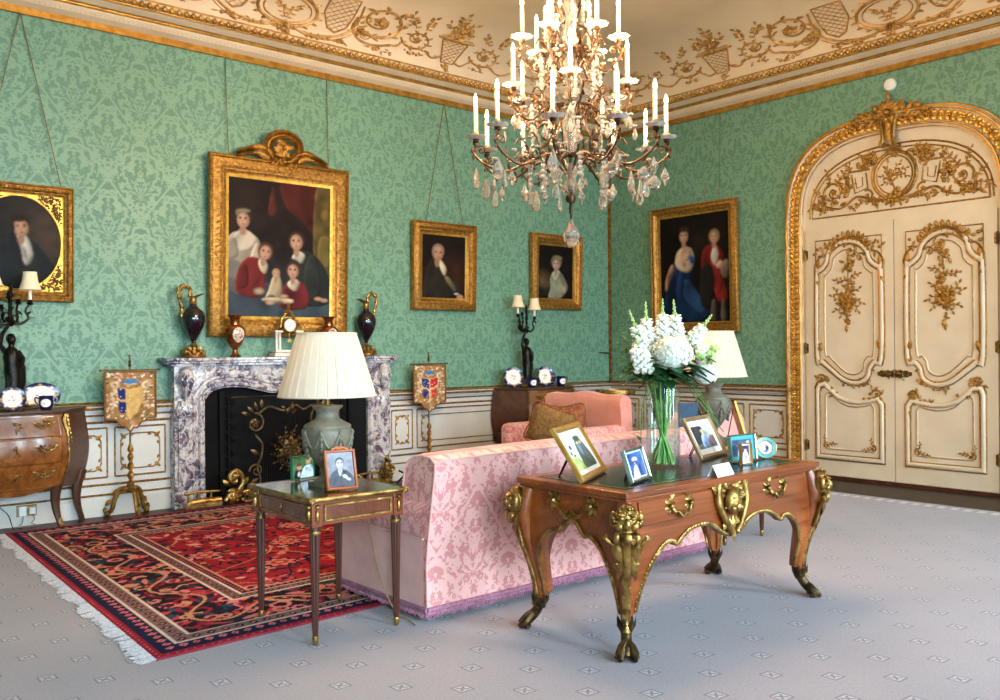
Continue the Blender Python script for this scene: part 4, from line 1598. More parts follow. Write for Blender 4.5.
# 1 oval portrait of a young man
P = Paint(80, 94, S(46, 40, 36))
P.grad(S(30, 26, 26), S(66, 54, 44), 'x', 0.2, 1)
P.ell(.75, .6, .3, .3, S(92, 72, 56), 1.0, 0, .6)
P.mottle(.18, 10)
P.poly([(.0, .0), (.0, .28), (.16, .42), (.42, .55), (.62, .55), (.78, .42), (.92, .22), (1, .0)], S(28, 34, 38))
P.poly([(.46, .54), (.52, .60), (.62, .53), (.66, .36), (.60, .26), (.54, .34)], S(222, 216, 204))
P.poly([(.50, .50), (.56, .34), (.60, .28), (.58, .44)], S(176, 170, 160))
P.poly([(.40, .56), (.47, .60), (.54, .40), (.56, .20), (.46, .30)], S(20, 24, 28))
P.face(.53, .655, .10, S(218, 166, 136), S(34, 24, 18), .2, 'short', .05)
P.ell(.50, .745, .11, .045, S(40, 28, 22), .4)
P.ell(.45, .64, .022, .06, S(40, 28, 22), .5)
P.ell(.5, .5, .62, .62, S(14, 12, 12), 0, 0, 0)
picture('square gilt frame holding an oval portrait of a young man in a dark coat', 'L', 1.795, 1.855, .85, .97, .085, P, .06, .03, 2, True, True, cords=((1.83, 4.255, 1.50, 2.80), (1.83, 4.255, 2.13, 2.80)))

# 2 large family group
P = Paint(150, 196, S(40, 30, 28))
P.grad(S(58, 66, 76), S(34, 22, 20), 'y', .05, .5)
P.poly([(.0, .55), (.3, .5), (.8, .5), (1, .45), (1, 1), (0, 1)], S(36, 24, 22), .8)
P.poly([(.55, .80), (.70, .72), (.86, .60), (.84, 1.0), (.5, 1.0)], S(92, 34, 28), .7)
P.poly([(.38, .75), (.42, .95), (.46, .76)], S(98, 40, 32), .7)
P.poly([(.82, .42), (1.02, .34), (1.02, 1.0), (.84, 1.0)], S(104, 90, 48), .8)
P.poly([(.86, .42), (.97, .40), (.97, .60), (.87, .60)], S(136, 120, 66), .7)
P.ell(.92, .78, .05, .05, S(140, 118, 60), .6)
P.mottle(.2, 16)
P.poly([(0, .0), (1, 0), (1, .18), (.5, .24), (0, .30)], S(70, 86, 98), .75)
P.poly([(.02, .30), (.0, .50), (.04, .58), (.12, .61), (.22, .60), (.30, .55), (.33, .42), (.24, .28)], S(176, 168, 152))
P.poly([(.05, .52), (.10, .60), (.18, .62), (.27, .57), (.24, .50), (.14, .47)], S(214, 204, 186))
P.poly([(.02, .42), (.03, .54), (.09, .56), (.11, .44)], S(150, 142, 128))
P.poly([(.20, .38), (.27, .54), (.31, .46), (.28, .36)], S(198, 188, 170))
P.ell(.155, .605, .055, .03, S(214, 170, 146), .6)
P.poly([(.0, .20), (.0, .40), (.12, .40), (.2, .30), (.2, .18)], S(112, 112, 112), .8)
P.face(.155, .69, .060, S(226, 178, 152), S(58, 40, 30), -.1, 'big')
P.ell(.155, .752, .075, .018, S(150, 142, 114), .5, .08)
P.ell(.105, .735, .022, .026, S(140, 132, 106), .6)
P.poly([(.09, .20), (.11, .34), (.17, .42), (.26, .44), (.34, .40), (.36, .30), (.33, .18), (.22, .15)], S(138, 44, 44))
P.poly([(.10, .22), (.13, .36), (.19, .38), (.20, .24)], S(104, 30, 34))
P.poly([(.29, .40), (.33, .44), (.38, .38), (.36, .32), (.32, .34)], S(216, 200, 168))
P.face(.355, .475, .057, S(226, 176, 150), S(96, 62, 38), .3, 'long', -.2)
P.poly([(.58, .16), (.57, .36), (.60, .46), (.68, .50), (.78, .50), (.90, .42), (.98, .28), (.98, .14), (.8, .1)], S(40, 44, 44))
P.poly([(.74, .16), (.72, .36), (.78, .48), (.86, .42), (.88, .2)], S(52, 56, 54))
P.poly([(.60, .45), (.66, .50), (.73, .47), (.70, .41), (.65, .43)], S(226, 220, 204))
P.face(.645, .565, .062, S(230, 182, 154), S(82, 54, 34), -.15, 'long', .05)
P.poly([(.50, .09), (.51, .20), (.56, .27), (.64, .29), (.72, .26), (.77, .16), (.72, .08)], S(124, 40, 46))
P.poly([(.56, .26), (.62, .30), (.68, .27), (.65, .21), (.60, .22)], S(222, 208, 180))
P.face(.615, .355, .055, S(230, 180, 154), S(84, 56, 34), -.2, 'long')
P.poly([(.36, .13), (.39, .22), (.43, .31), (.49, .31), (.52, .20), (.51, .12)], S(196, 178, 146))
P.poly([(.36, .14), (.40, .18), (.46, .16), (.44, .12)], S(90, 84, 84))
P.face(.455, .325, .034, S(224, 184, 152), S(190, 156, 110), .1, 'short')
P.poly([(.34, .13), (.60, .12), (.60, .15), (.36, .155)], S(206, 184, 150))
for x, y in ((.40, .12), (.53, .17), (.92, .15), (.86, .16)):
    P.ell(x, y, .05, .018, S(214, 168, 140), .6)
P.ell(.3, .2, .06, .03, S(190, 178, 150), .7)
picture('largest gilt framed painting, a family group, with a carved wreath crest above the frame', 'L', 4.145, 1.565, 1.50, 1.735, .175, P, .08, .035, 2, True, False, True, cords=((3.60, 4.26, 3.61, 3.29), (4.70, 4.26, 4.69, 3.29)), name='framed_group_portrait')

# 3 balding gentleman
P = Paint(76, 104, S(30, 20, 16))
P.ell(.75, .4, .5, .4, S(84, 46, 28), 1.0, 0, .6)
P.mottle(.2, 9)
P.poly([(0, .0), (0, .42), (.10, .48), (.2, .4), (.16, 0)], S(58, 24, 18))
P.poly([(.10, .02), (.10, .36), (.18, .54), (.30, .63), (.46, .56), (.62, .40), (.84, .22), (.88, .12), (.74, .06), (.5, .02)], S(46, 40, 34))
P.poly([(.36, .62), (.46, .58), (.56, .46), (.52, .36), (.44, .44)], S(214, 200, 166))
P.poly([(.52, .36), (.62, .34), (.78, .16), (.72, .14), (.56, .28)], S(120, 108, 74))
P.ell(.86, .05, .09, .05, S(204, 150, 122), .4)
P.ell(.78, .10, .07, .02, S(220, 210, 190), .5)
P.face(.37, .70, .118, S(212, 160, 130), S(150, 132, 116), .35, 'bald', -.06)
P.ell(.27, .70, .035, .06, S(150, 134, 120), .5)
picture('gilt framed portrait of a balding gentleman in dark coat', 'L', 6.18, 1.875, .90, 1.0, .125, P, .085, .03, 1, cords=((6.225, 4.26, 5.93, 2.87), (6.225, 4.26, 6.46, 2.87)))

# 4 lady with powdered hair
P = Paint(76, 104, S(26, 20, 18))
P.ell(.15, .32, .35, .25, S(128, 104, 74), 1.0, 0, .8)
P.ell(.15, .15, .4, .1, S(40, 38, 40), .8)
P.mottle(.25, 9)
P.poly([(.30, .04), (.36, .22), (.34, .38), (.44, .52), (.60, .52), (.74, .40), (.84, .22), (.70, .06), (.5, 0)], S(150, 150, 124))
P.poly([(.40, .46), (.52, .54), (.62, .50), (.56, .36), (.46, .36)], S(200, 196, 172))
P.ell(.62, .22, .18, .10, S(178, 176, 148), .7)
P.ell(.74, .20, .06, .08, S(206, 176, 150), .6)
P.face(.51, .64, .105, S(228, 182, 160), S(128, 116, 92), -.15, 'big')
P.ell(.55, .76, .15, .05, S(146, 132, 104), .6)
picture('gilt framed portrait of a lady with powdered hair, nearest the room corner', 'L', 7.965, 1.925, .885, .955, .125, P, .085, .03, 1)

# 5 couple, full length
P = Paint(96, 128, S(22, 16, 15))
P.ell(.6, .75, .4, .2, S(44, 34, 30), 1, 0, .7)
P.mottle(.25, 10)
P.poly([(.06, .08), (.10, .30), (.18, .48), (.28, .56), (.40, .55), (.47, .48), (.46, .38), (.58, .26), (.70, .12), (.66, .03), (.4, .02)], S(22, 46, 84))
P.poly([(.30, .38), (.42, .40), (.54, .28), (.66, .12), (.56, .10), (.38, .22)], S(46, 82, 128))
P.poly([(.10, .28), (.20, .46), (.26, .32), (.18, .10)], S(16, 32, 58))
P.poly([(.24, .30), (.30, .50), (.36, .46), (.32, .2)], S(30, 60, 104))
P.poly([(.24, .54), (.25, .64), (.31, .69), (.42, .70), (.49, .66), (.51, .57), (.46, .48), (.34, .48)], S(196, 182, 164))
P.poly([(.28, .62), (.33, .70), (.42, .70), (.46, .63), (.38, .57)], S(224, 182, 154))
P.poly([(.24, .58), (.30, .56), (.40, .49), (.44, .50), (.38, .56), (.29, .62)], S(218, 174, 146))
P.poly([(.08, .38), (.12, .48), (.19, .56), (.22, .50), (.15, .40), (.10, .30)], S(200, 154, 126))
P.poly([(.43, .62), (.50, .61), (.51, .55), (.45, .55)], S(46, 90, 142))
P.face(.365, .80, .064, S(226, 178, 150), S(72, 50, 36), -.1, 'short')
P.ell(.37, .865, .085, .035, S(62, 44, 34), .5)
P.poly([(.62, .44), (.61, .60), (.66, .68), (.74, .70), (.84, .68), (.91, .58), (.88, .42), (.95, .26), (.91, .19), (.80, .21), (.76, .36)], S(120, 32, 30))
P.poly([(.72, .48), (.78, .62), (.85, .56), (.88, .32), (.80, .26)], S(152, 46, 42))
P.poly([(.60, .16), (.58, .40), (.63, .52), (.74, .52), (.78, .36), (.73, .15)], S(32, 28, 28))
P.poly([(.74, .58), (.77, .68), (.81, .68), (.84, .60), (.80, .50)], S(220, 212, 196))
P.poly([(.80, .50), (.84, .55), (.90, .54), (.88, .48)], S(214, 170, 144))
P.poly([(.86, .48), (.93, .56), (.98, .52), (.96, .40), (.9, .40)], S(134, 118, 104))
P.poly([(.72, .03), (.74, .20), (.79, .20), (.80, .03)], S(112, 98, 90), .7)
P.poly([(.86, .03), (.87, .20), (.91, .20), (.92, .03)], S(112, 98, 90), .7)
P.face(.785, .765, .058, S(224, 176, 148), S(150, 128, 104), -.15, 'long')
picture('gilt framed double portrait of a lady in blue and a man in red', 'R', 6.77, 1.61, 1.29, 1.58, .115, P, .085, .02, 1, cords=((6.39, 4.24, 6.39, 3.17), (7.20, 4.24, 7.20, 3.17)), name='framed_double_portrait')
# ---------------------------------------------------------------- bombe commodes
def commode(loc, label):
    t = thing('bombe_commode', label, 'commode', loc, 0, 'walnut commodes against the green wall')
    HF, HR, D, BOW = .355, .62, .345, .045
    ZT, ZB = .935, .33
    def bul(z):
        q = (z - ZB) / (ZT - ZB)
        return .052 * sin(PI * min(1, max(0, q)) ** .85) ** 1.3 - .035 * (1 - q) ** 2
    def plan(u, z, off=0.0):
        """u 0..1 left side, 1..2 front, 2..3 right side"""
        b = bul(z) + off
        if u < 1:
            x = -(HR + (HF - HR) * u) - b * .8
            y = -D * u ** 1.0 - b * .8 * u
        elif u <= 2:
            q = (u - 1) * 2 - 1
            x = q * (HF + b * .8)
            y = -D - BOW * (1 - q * q) - b * (1 - .2 * q * q)
        else:
            k = 3 - u
            x = (HR + (HF - HR) * k) + b * .8
            y = -D * k - b * .8 * k
        return x, y
    def apron(u):
        if 1 <= u <= 2:
            q = (u - 1) * 2 - 1
            return ZB - .035 * (cos(q * PI) * .5 + .5) + .03 * abs(q) ** 3
        q = u if u < 1 else 3 - u
        return ZB + .02 - .03 * sin(q * PI)
    b = MB()
    N = 48
    us = [3 * i / N for i in range(N + 1)]
    def f(a, v):
        u = us[round(a * N)]
        z = apron(u) + (ZT - apron(u)) * v
        x, y = plan(u, z)
        return (x, y, z)
    def part(mb, i0, i1):
        mb.grid(lambda a, v: f((i0 + a * (i1 - i0)) / N, v), i1 - i0, 16)
    part(b, 0, 16); part(b, 32, 48)
    b.add([(plan(0, .9)[0], 0, .35), (plan(3, .9)[0], 0, .35), (plan(3, .9)[0], 0, ZT), (plan(0, .9)[0], 0, ZT)], [(0, 1, 2, 3)])
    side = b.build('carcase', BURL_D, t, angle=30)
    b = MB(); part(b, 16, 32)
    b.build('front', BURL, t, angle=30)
    # three drawers, each a raised curved front
    rows = [(.352, .545), (.556, .748), (.76, .915)]
    for r, (z0, z1) in enumerate(rows):
        b = MB()
        def g(a, v):
            u = 1.07 + .86 * a
            z = max(z0 + (z1 - z0) * v, apron(u) + .018)
            return (*plan(u, z, .007), z)
        b.grid(g, 18, 8)
        # edge returns
        ed = [g(i / 18, 0) for i in range(19)] + [g(1, j / 8) for j in range(1, 9)] + [g(i / 18, 1) for i in range(17, -1, -1)] + [g(0, j / 8) for j in range(7, 0, -1)]
        b.tube(ed, .005, 4, closed=True)
        d = b.build('drawer', BURL, t, angle=40)
        zc = (z0 + z1) / 2 + .008
        for s in (-1, 1):
            b = MB()
            u = 1.5 + s * .27
            x, y = plan(u, zc, .014)
            o = Orn(b, lambda aa, bb, h: (x + aa, plan(u + aa * .9, zc + bb, .014 + h)[1], zc + bb))
            b.tube([(x + q, plan(u + q * .9, zc, .03)[1], zc + .012 - .03 * cos(q / .055 * PI / 2)) for q in [-.055 + .011 * k for k in range(11)]], .0055, 6)
            o.cluster(0, .005, .055, .022, 18, .03)
            o.leaf(-.05, .012, PI - .5, .045, .025, .012); o.leaf(.05, .012, .5, .045, .025, .012)
            o.flower(-.05, .01, .018); o.flower(.05, .01, .018)
            b.build('handle', BRASS, d)
        b = MB()
        x, y = plan(1.5, zc, .012)
        o = Orn(b, lambda aa, bb, h: (aa, y - h, zc + bb))
        o.cluster(0, 0, .022, .035, 10, .03)
        b.build('escutcheon', BRASS, d)
    # legs
    for u in (.93, 2.07, .06, 2.94):
        b = MB()
        pts, rr = [], []
        s = -1 if u < 1.5 else 1
        rear = u < .5 or u > 2.5
        x0, y0 = plan(u, .40, -.03)
        for k in range(13):
            q = k / 12
            z = .44 * (1 - q)
            o_ = .012 * sin(q * 3.2) - .055 * sin(q * PI) + .012 * q
            pts.append((x0 + s * o_ * (.8 if not rear else 1.0), (y0 - o_ * .8) if not rear else y0 - .02, z))
            rr.append(.038 * (1 - q) + .017 + .004 * (q > .9))
        b.tube(pts, rr, 8)
        lg = b.build('leg', BURL_D, t)
        if not rear:
            b = MB()
            b.ell((pts[-1][0], pts[-1][1] - .008, .025), (.022, .022, .028), 8, 6)
            o = Orn(b, lambda aa, bb, h: (pts[-2][0] + aa, pts[-2][1] - .02 - h, bb))
            o.leaf(0, .10, -PI / 2, .09, .035, .012)
            b.build('sabot', BRASS, lg)
    # corner mounts, top
    for u in (1.0, 2.0):
        b = MB()
        s = -1 if u < 1.5 else 1
        for k in range(15):
            z = .91 - k * .017
            x, y = plan(u, z, .008)
            r = .030 * (1 - k / 18)
            b.ell((x + random.uniform(-.008, .008), y, z), (r * .8, r * .7, r), 6, 4)
            if k % 2 == 0:
                b.ell((x + s * .02, y - .006, z), (r * .5, r * .6, r * .9), 6, 4)
        pts = [(*plan(u, z, .004), z) for z in [.66 - .03 * k for k in range(11)]]
        b.tube(pts, [.011 - .0006 * k for k in range(11)], 6)
        b.build('corner_mount', BRASS, t)
    b = MB()
    ol = [plan(us[i], ZT, .022) for i in range(N + 1)]
    k = len(ol)
    for z0, z1, q in ((ZT, ZT + .012, .992), (ZT + .012, ZT + .032, 1.012)):
        vs = [(x * q, y * q, z0) for x, y in ol] + [(x * q, y * q, z1) for x, y in ol]
        b.add(vs, [tuple(range(k - 1, -1, -1)), tuple(range(k, 2 * k))] + [(i, (i + 1) % k, k + (i + 1) % k, k + i) for i in range(k)])
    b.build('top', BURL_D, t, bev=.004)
    return t
c1 = commode((1.675, 8.145, 0), 'bombe walnut commode at the left edge, standing under the oval portrait')
dup(c1, (7.51, 8.145, 0), 0, 'bombe walnut commode in the far corner, half hidden behind the pink seat and cushion')

# ---------------------------------------------------------------- fluted leg lamp tables
def lamp_table(loc, label):
    W, D, H = .555, .665, .708
    t = thing('lamp_table', label, 'table', loc, 0, 'lamp tables at the ends of the sofa')
    b = MB()
    b.box(-W / 2, W / 2, -D / 2, D / 2, H - .018, H)
    top = b.build('top', TABLETOP, t, bev=.003)
    b = MB()
    b.sweep([(-W / 2, -D / 2, H - .02), (W / 2, -D / 2, H - .02), (W / 2, D / 2, H - .02), (-W / 2, D / 2, H - .02)], [(-.006, .0212), (.0, .0218), (.004, .017), (.005, .008), (.002, .002), (-.006, .0)], ref=(0, 0, 1))
    for sx in (-1, 1):
        for sy in (-1, 1):
            b.lathe([(.016, H - .024), (.021, H - .02), (.022, H + .0), (.018, H + .003)], 14, (sx * (W / 2 - .012), sy * (D / 2 - .012), 0))
    b.build('brass_edge', BRASS, top)
    b = MB()
    a, z0, z1 = .025, H - .135, H - .02
    b.box(-W / 2 + a, W / 2 - a, -D / 2 + a, -D / 2 + a + .02, z0, z1)
    b.box(-W / 2 + a, W / 2 - a, D / 2 - a - .02, D / 2 - a, z0, z1)
    b.box(-W / 2 + a, -W / 2 + a + .02, -D / 2 + a, D / 2 - a, z0, z1)
    b.box(W / 2 - a - .02, W / 2 - a, -D / 2 + a, D / 2 - a, z0, z1)
    for sx in (-1, 1):
        for sy in (-1, 1):
            b.box(sx * (W / 2 - .045) - .028, sx * (W / 2 - .045) + .028, sy * (D / 2 - .045) - .028, sy * (D / 2 - .045) + .028, z0 - .005, z1)
    ap = b.build('apron', wood('satin mahogany', S(116, 56, 30), S(142, 76, 42), S(84, 38, 20), 7.0, (.15, 1, 1), .25), t, bev=.002)
    b = MB(); g = MB()
    zc0, zc1 = z0 + .022, z1 - .022
    for yy in (D / 2 - a - .001, -D / 2 + a - .001):
        b = MB()
        b.box(-W / 2 + .09, W / 2 - .09, yy, yy + .002, zc0, zc1)
        if yy > 0:
            b.build('veneer_panel', BURL_R, ap)
    y = -D / 2 + a - .002
    g.sweep([(-W / 2 + .09, y, zc0), (W / 2 - .09, y, zc0), (W / 2 - .09, y, zc1), (-W / 2 + .09, y, zc1)], [(.006, 0), (.004, .006), (-.004, .006), (-.006, 0)])
    b.build('veneer_panel', BURL_R, ap)
    # drawer on the left end
    d = MB()
    x = -W / 2 + a - .003
    d.box(x, x + .006, -D / 2 + .09, D / 2 - .09, zc0, zc1)
    dr = d.build('drawer', BURL_R, t)
    for p, q in (((-D / 2 + .09, zc0), (D / 2 - .09, zc0)), ((D / 2 - .09, zc0), (D / 2 - .09, zc1)), ((D / 2 - .09, zc1), (-D / 2 + .09, zc1)), ((-D / 2 + .09, zc1), (-D / 2 + .09, zc0))):
        g.tube([(x, p[0], p[1]), (x, q[0], q[1])], .005, 6)
    g.build('brass_moulding', BRASS, ap)
    for sx in (-1, 1):
        for sy in (-1, 1):
            cx_, cy_ = sx * (W / 2 - .045), sy * (D / 2 - .045)
            g = MB()
            for (ox, oy) in ((0, -.03), (-.03, 0)):
                g.ell((cx_ + ox, cy_ + oy, (z0 + z1) / 2 - .01), (.012, .012, .034), 8, 6)
                g.ell((cx_ + ox, cy_ + oy, z1 - .022), (.014, .014, .012), 8, 5)
            g.build('corner_mount', BRASS, ap)
    k = MB()
    k.tube([(x - .012, .014 * cos(q), (zc0 + zc1) / 2 + .018 * sin(q)) for q in [2 * PI * i / 16 for i in range(16)]], .0035, 6, closed=True)
    k.ell((x - .006, 0, (zc0 + zc1) / 2 + .014), .007, 8, 5)
    k.build('ring_handle', BRASS, dr)
    for sx in (-1, 1):
        for sy in (-1, 1):
            c = (sx * (W / 2 - .045), sy * (D / 2 - .045), 0)
            l = MB()
            n = 24
            zf = .0135 if sy > 0 else 0
            prof = [(.012, .03), (.0165, .10), (.021, .30), (.025, .50), (.026, .535)]
            vs, fs = [], []
            for r, z in prof:
                for i in range(n):
                    an = 2 * PI * i / n
                    rr = r * (1.0 if i % 2 else .86)
                    vs.append((c[0] + rr * cos(an), c[1] + rr * sin(an), z))
            for j in range(len(prof) - 1):
                for i in range(n):
                    i2 = (i + 1) % n
                    fs.append((j * n + i, j * n + i2, (j + 1) * n + i2, (j + 1) * n + i))
            l.add(vs, fs)
            l.lathe([(.026, .53), (.022, .545), (.024, .575)], 16, c)
            lg = l.build('leg', MAHOG_D, t)
            l = MB()
            l.lathe([(.027, .532), (.029, .536), (.029, .543), (.026, .548)], 16, c)
            l.build('brass_collar', BRASS, lg)
            l = MB()
            l.lathe([(.009, zf), (.013, .006 + zf), (.014, .022), (.017, .032), (.014, .045)], 14, c)
            l.build('brass_foot', BRASS, lg)
    return t
lt = lamp_table((2.343, 4.115, .0125), 'small mahogany table with brass edge, at the left end of the sofa')
dup(lt, (5.60, 4.085, .0125), 0, 'small table behind the desk carrying the far lamp, only its legs and edge showing')

# ---------------------------------------------------------------- pleated shade urn lamps
STONE = pm('grey green glazed stoneware', S(122, 114, 96), S(96, 90, 76), 14, .5, 0, .25, 60)
def table_lamp(loc, label, stone, hs=1.0):
    t = thing('table_lamp', label, 'lamp', loc, 0, 'urn lamps beside the sofa')
    b = MB()
    b.box(-.075, .075, -.075, .075, 0, .022)
    b.lathe([(.068, .02), (.07, .03), (.055, .042), (.034, .06), (.03, .08), (.036, .092), (.06, .115), (.095, .165), (.118, .215), (.126, .262), (.128, .292), (.120, .302), (.122, .31), (.118, .318), (.085, .335), (.062, .350), (.056, .372), (.060, .392), (.078, .408), (.080, .416), (.05, .42)], 40)
    for k in range(8):      # swags and husks in relief
        a0 = k * PI / 4
        pts = []
        for i in range(9):
            q = i / 8
            an = a0 + q * PI / 4
            z = .285 - .085 * sin(q * PI)
            r = .128 - .10 * max(0, .262 - z) ** 1.05 * 1.6
            pts.append((r * cos(an), r * sin(an), z))
        b.tube(pts, .0075, 6)
        for i in range(5):
            z = .28 - i * .03
            r = .130 - .16 * max(0, .262 - z)
            b.ell((r * cos(a0), r * sin(a0), z), (.011, .011, .017), 6, 4)
    b.build('urn_base', stone, t, angle=50)
    b = MB()
    b.lathe([(.014, .41), (.014, .50), (.02, .505), (.02, .54), (.0, .545)], 12)
    for an in (0, PI / 2, PI, 1.5 * PI):
        b.tube([(.0, .0, .77), (.14 * cos(an), .14 * sin(an), .785)], .003, 5)
    b.tube([(.03, 0, .54), (.03, 0, .77)], .003, 5)
    b.build('lamp_fitting', BRASS, t)
    b = MB()
    n = 30
    prof = [(.250, .468), (.238, .51), (.205, .62), (.175, .72), (.152, .79)]
    vs, fs = [], []
    for r, z in prof:
        for i in range(n * 4):
            an = 2 * PI * (i // 4 + (.0, .06, .84, .97)[i % 4]) / n
            rr = r * (1.0 + (-.016, .008, .012, .0)[i % 4])
            vs.append((rr * cos(an), rr * sin(an), z))
    w = n * 4
    for j in range(len(prof) - 1):
        for i in range(w):
            i2 = (i + 1) % w
            fs.append((j * w + i, j * w + i2, (j + 1) * w + i2, (j + 1) * w + i))
    b.add(vs, fs)
    for r, z in ((.251, .468), (.153, .79)):
        b.tube([(r * cos(2 * PI * i / 48), r * sin(2 * PI * i / 48), z) for i in range(48)], .005, 6, closed=True)
    b.build('lamp_shade', SHADE, t, angle=20)
    return t
l1 = table_lamp((2.347, 4.11, .7215), 'large pleated cream lamp on a grey urn, on the small table before the fireplace', STONE)
l2 = dup(l1, (5.62, 4.07, .7215), .3, 'pleated cream lamp with grey urn, partly hidden behind the white flowers')
l2.scale = (1.0, 1.0, 1.04)
# flex running down from the near table
b = MB()
pts = catmull([(2.42, 4.14, .728), (2.50, 4.22, .728), (2.56, 4.30, .728), (2.635, 4.26, .725), (2.638, 4.22, .60), (2.634, 4.15, .40), (2.637, 4.08, .22), (2.640, 3.95, .06), (2.655, 3.83, .022), (2.64, 3.75, .018)], 6)
b.tube([(x - 2.347, y - 4.11, z - .7215) for x, y, z in pts], .0035, 6)
b.build('flex', pm('twisted gold flex', S(176, 142, 92), S(140, 108, 66), 90, .7), l1)

# ---------------------------------------------------------------- the pink damask sofa, seen from behind
FRINGE = pm('mauve fringe', S(178, 122, 142), S(142, 88, 112), 60, .9)
def fringe(mb, path, zt, zb, step=.0155):
    """tasselled bullion along a floor path"""
    for (x0, y0), (x1, y1) in zip(path, path[1:]):
        L = math.hypot(x1 - x0, y1 - y0)
        n = max(1, int(L / step))
        for i in range(n):
            q = (i + .5) / n
            x, y = x0 + (x1 - x0) * q, y0 + (y1 - y0) * q
            j = random.uniform(-.006, .006)
            mb.tube([(x, y, zt), (x + j * .5, y + j * .3, (zt + zb) / 2), (x + j, y + j, zb + random.uniform(0, .014))], [.005, .0062, .0055], 4)
        mb.tube([(x0, y0, zt), (x1, y1, zt)], .013, 6)
        mb.tube([(x0, y0, zt - .018), (x1, y1, zt - .018)], .008, 6)
def pillow(mb, w, h, d, M, n=12, pinch=.9):
    def f(sgn):
        def g(u, v):
            a, c = u * 2 - 1, v * 2 - 1
            e = (1 - abs(a) ** 3) * (1 - abs(c) ** 3)
            k = 1 - .06 * (1 - abs(a)) * abs(c) ** 4
            return (a * w / 2 * (1 - .07 * (1 - c * c) * abs(a) ** 3 * pinch), sgn * d / 2 * max(0, e) ** .55, c * h / 2 * (1 - .07 * (1 - a * a) * abs(c) ** 3 * pinch))
        return g
    mb.grid(f(-1), n, n, M)
    mb.grid(f(1), n, n, M)
def rbox(mb, x0, x1, y0, y1, z0, z1, r, seg=4, bulge=0.0):
    """rounded upholstered block"""
    n = 10
    cx_, cy_, cz_ = (x0 + x1) / 2, (y0 + y1) / 2, (z0 + z1) / 2
    hx, hy, hz = (x1 - x0) / 2, (y1 - y0) / 2, (z1 - z0) / 2
    def pt(d):
        d = Vector(d)
        m = max(abs(d.x), abs(d.y), abs(d.z))
        d = d / m
        p = Vector((d.x * hx, d.y * hy, d.z * hz))
        c = Vector((max(-hx + r, min(hx - r, p.x)), max(-hy + r, min(hy - r, p.y)), max(-hz + r, min(hz - r, p.z))))
        v = p - c
        if v.length > 1e-9:
            v = v.normalized() * r
        q = c + v
        b_ = bulge * (1 - (p.x / hx) ** 2 * (1 if abs(p.x) < hx - 1e-6 else 0)) if bulge else 0
        if bulge:
            q.z += bulge * (1 - (q.x / hx) ** 2) * (1 - (q.y / hy) ** 2) * (1 if q.z > 0 else 0)
        return (cx_ + q.x, cy_ + q.y, cz_ + q.z)
    # remap so that the rounded edges get their own loops
    def ax(u, h):
        k = r / h
        s_ = [-1, -1 + k * .15, -1 + k * .45, -1 + k, -.5 * (1 - k), 0, .5 * (1 - k), 1 - k, 1 - k * .45, 1 - k * .15, 1]
        return s_[round(u * 10)]
    for a in range(3):
        for sg in (-1, 1):
            def f(u, v, a=a, sg=sg):
                h = (hx, hy, hz)
                o = [i for i in range(3) if i != a]
                d = [0, 0, 0]
                d[a] = sg
                d[o[0]] = ax(u, h[o[0]])
                d[o[1]] = ax(v, h[o[1]])
                return pt(d)
            mb.grid(f, 10, 10)
so = thing('sofa', 'pink damask sofa with mauve fringe, its back to the desk', 'sofa', (0, 0, 0))
X0, X1, Y0, Y1 = 2.705, 5.165, 3.735, 4.62
b = MB()
# back: outer face leans slightly, corners eased; built from horizontal outlines
def back(u, v):
    # v up the face from the skirt to the top edge, over the top, and down the inside
    path = [(0.0, .05), (.005, .30), (-.012, .55), (-.022, .78), (-.012, .845), (.03, .872), (.10, .878), (.18, .868), (.23, .84), (.25, .78), (.26, .55), (.26, .36)]
    k = v * (len(path) - 1)
    i = min(len(path) - 2, int(k))
    fr = k - i
    yy = path[i][0] + (path[i + 1][0] - path[i][0]) * fr
    zz = path[i][1] + (path[i + 1][1] - path[i][1]) * fr
    ins = .05 * max(0, (zz - .3) / .57) ** 1.5
    x = X0 + ins + (X1 - X0 - 2 * ins) * u
    edge = min(u, 1 - u) * (X1 - X0)
    yy += .0
    zz += (.012 * sin(u * PI)) * (1 if zz > .7 else 0)
    if edge < .04 and zz > .8:
        zz -= (.04 - edge) * .35
    return (x, Y0 + yy, zz)
b.grid(back, 40, 44)
for s, xx in ((0, X0), (1, X1)):
    pr = [back(s, j / 44) for j in range(45)]
    b.add([(p[0], p[1], p[2]) for p in pr], [tuple(range(45))])
bk = b.build('backrest', PINK_D, so, angle=35)
b = MB()
b.tube([back(i / 40, 4.0 / 11) for i in range(41)], .006, 6)
for s in (0, 1):
    b.tube([back(s, j / 44) for j in range(0, 40)], .006, 6)
b.build('piping', PINK_P, bk)
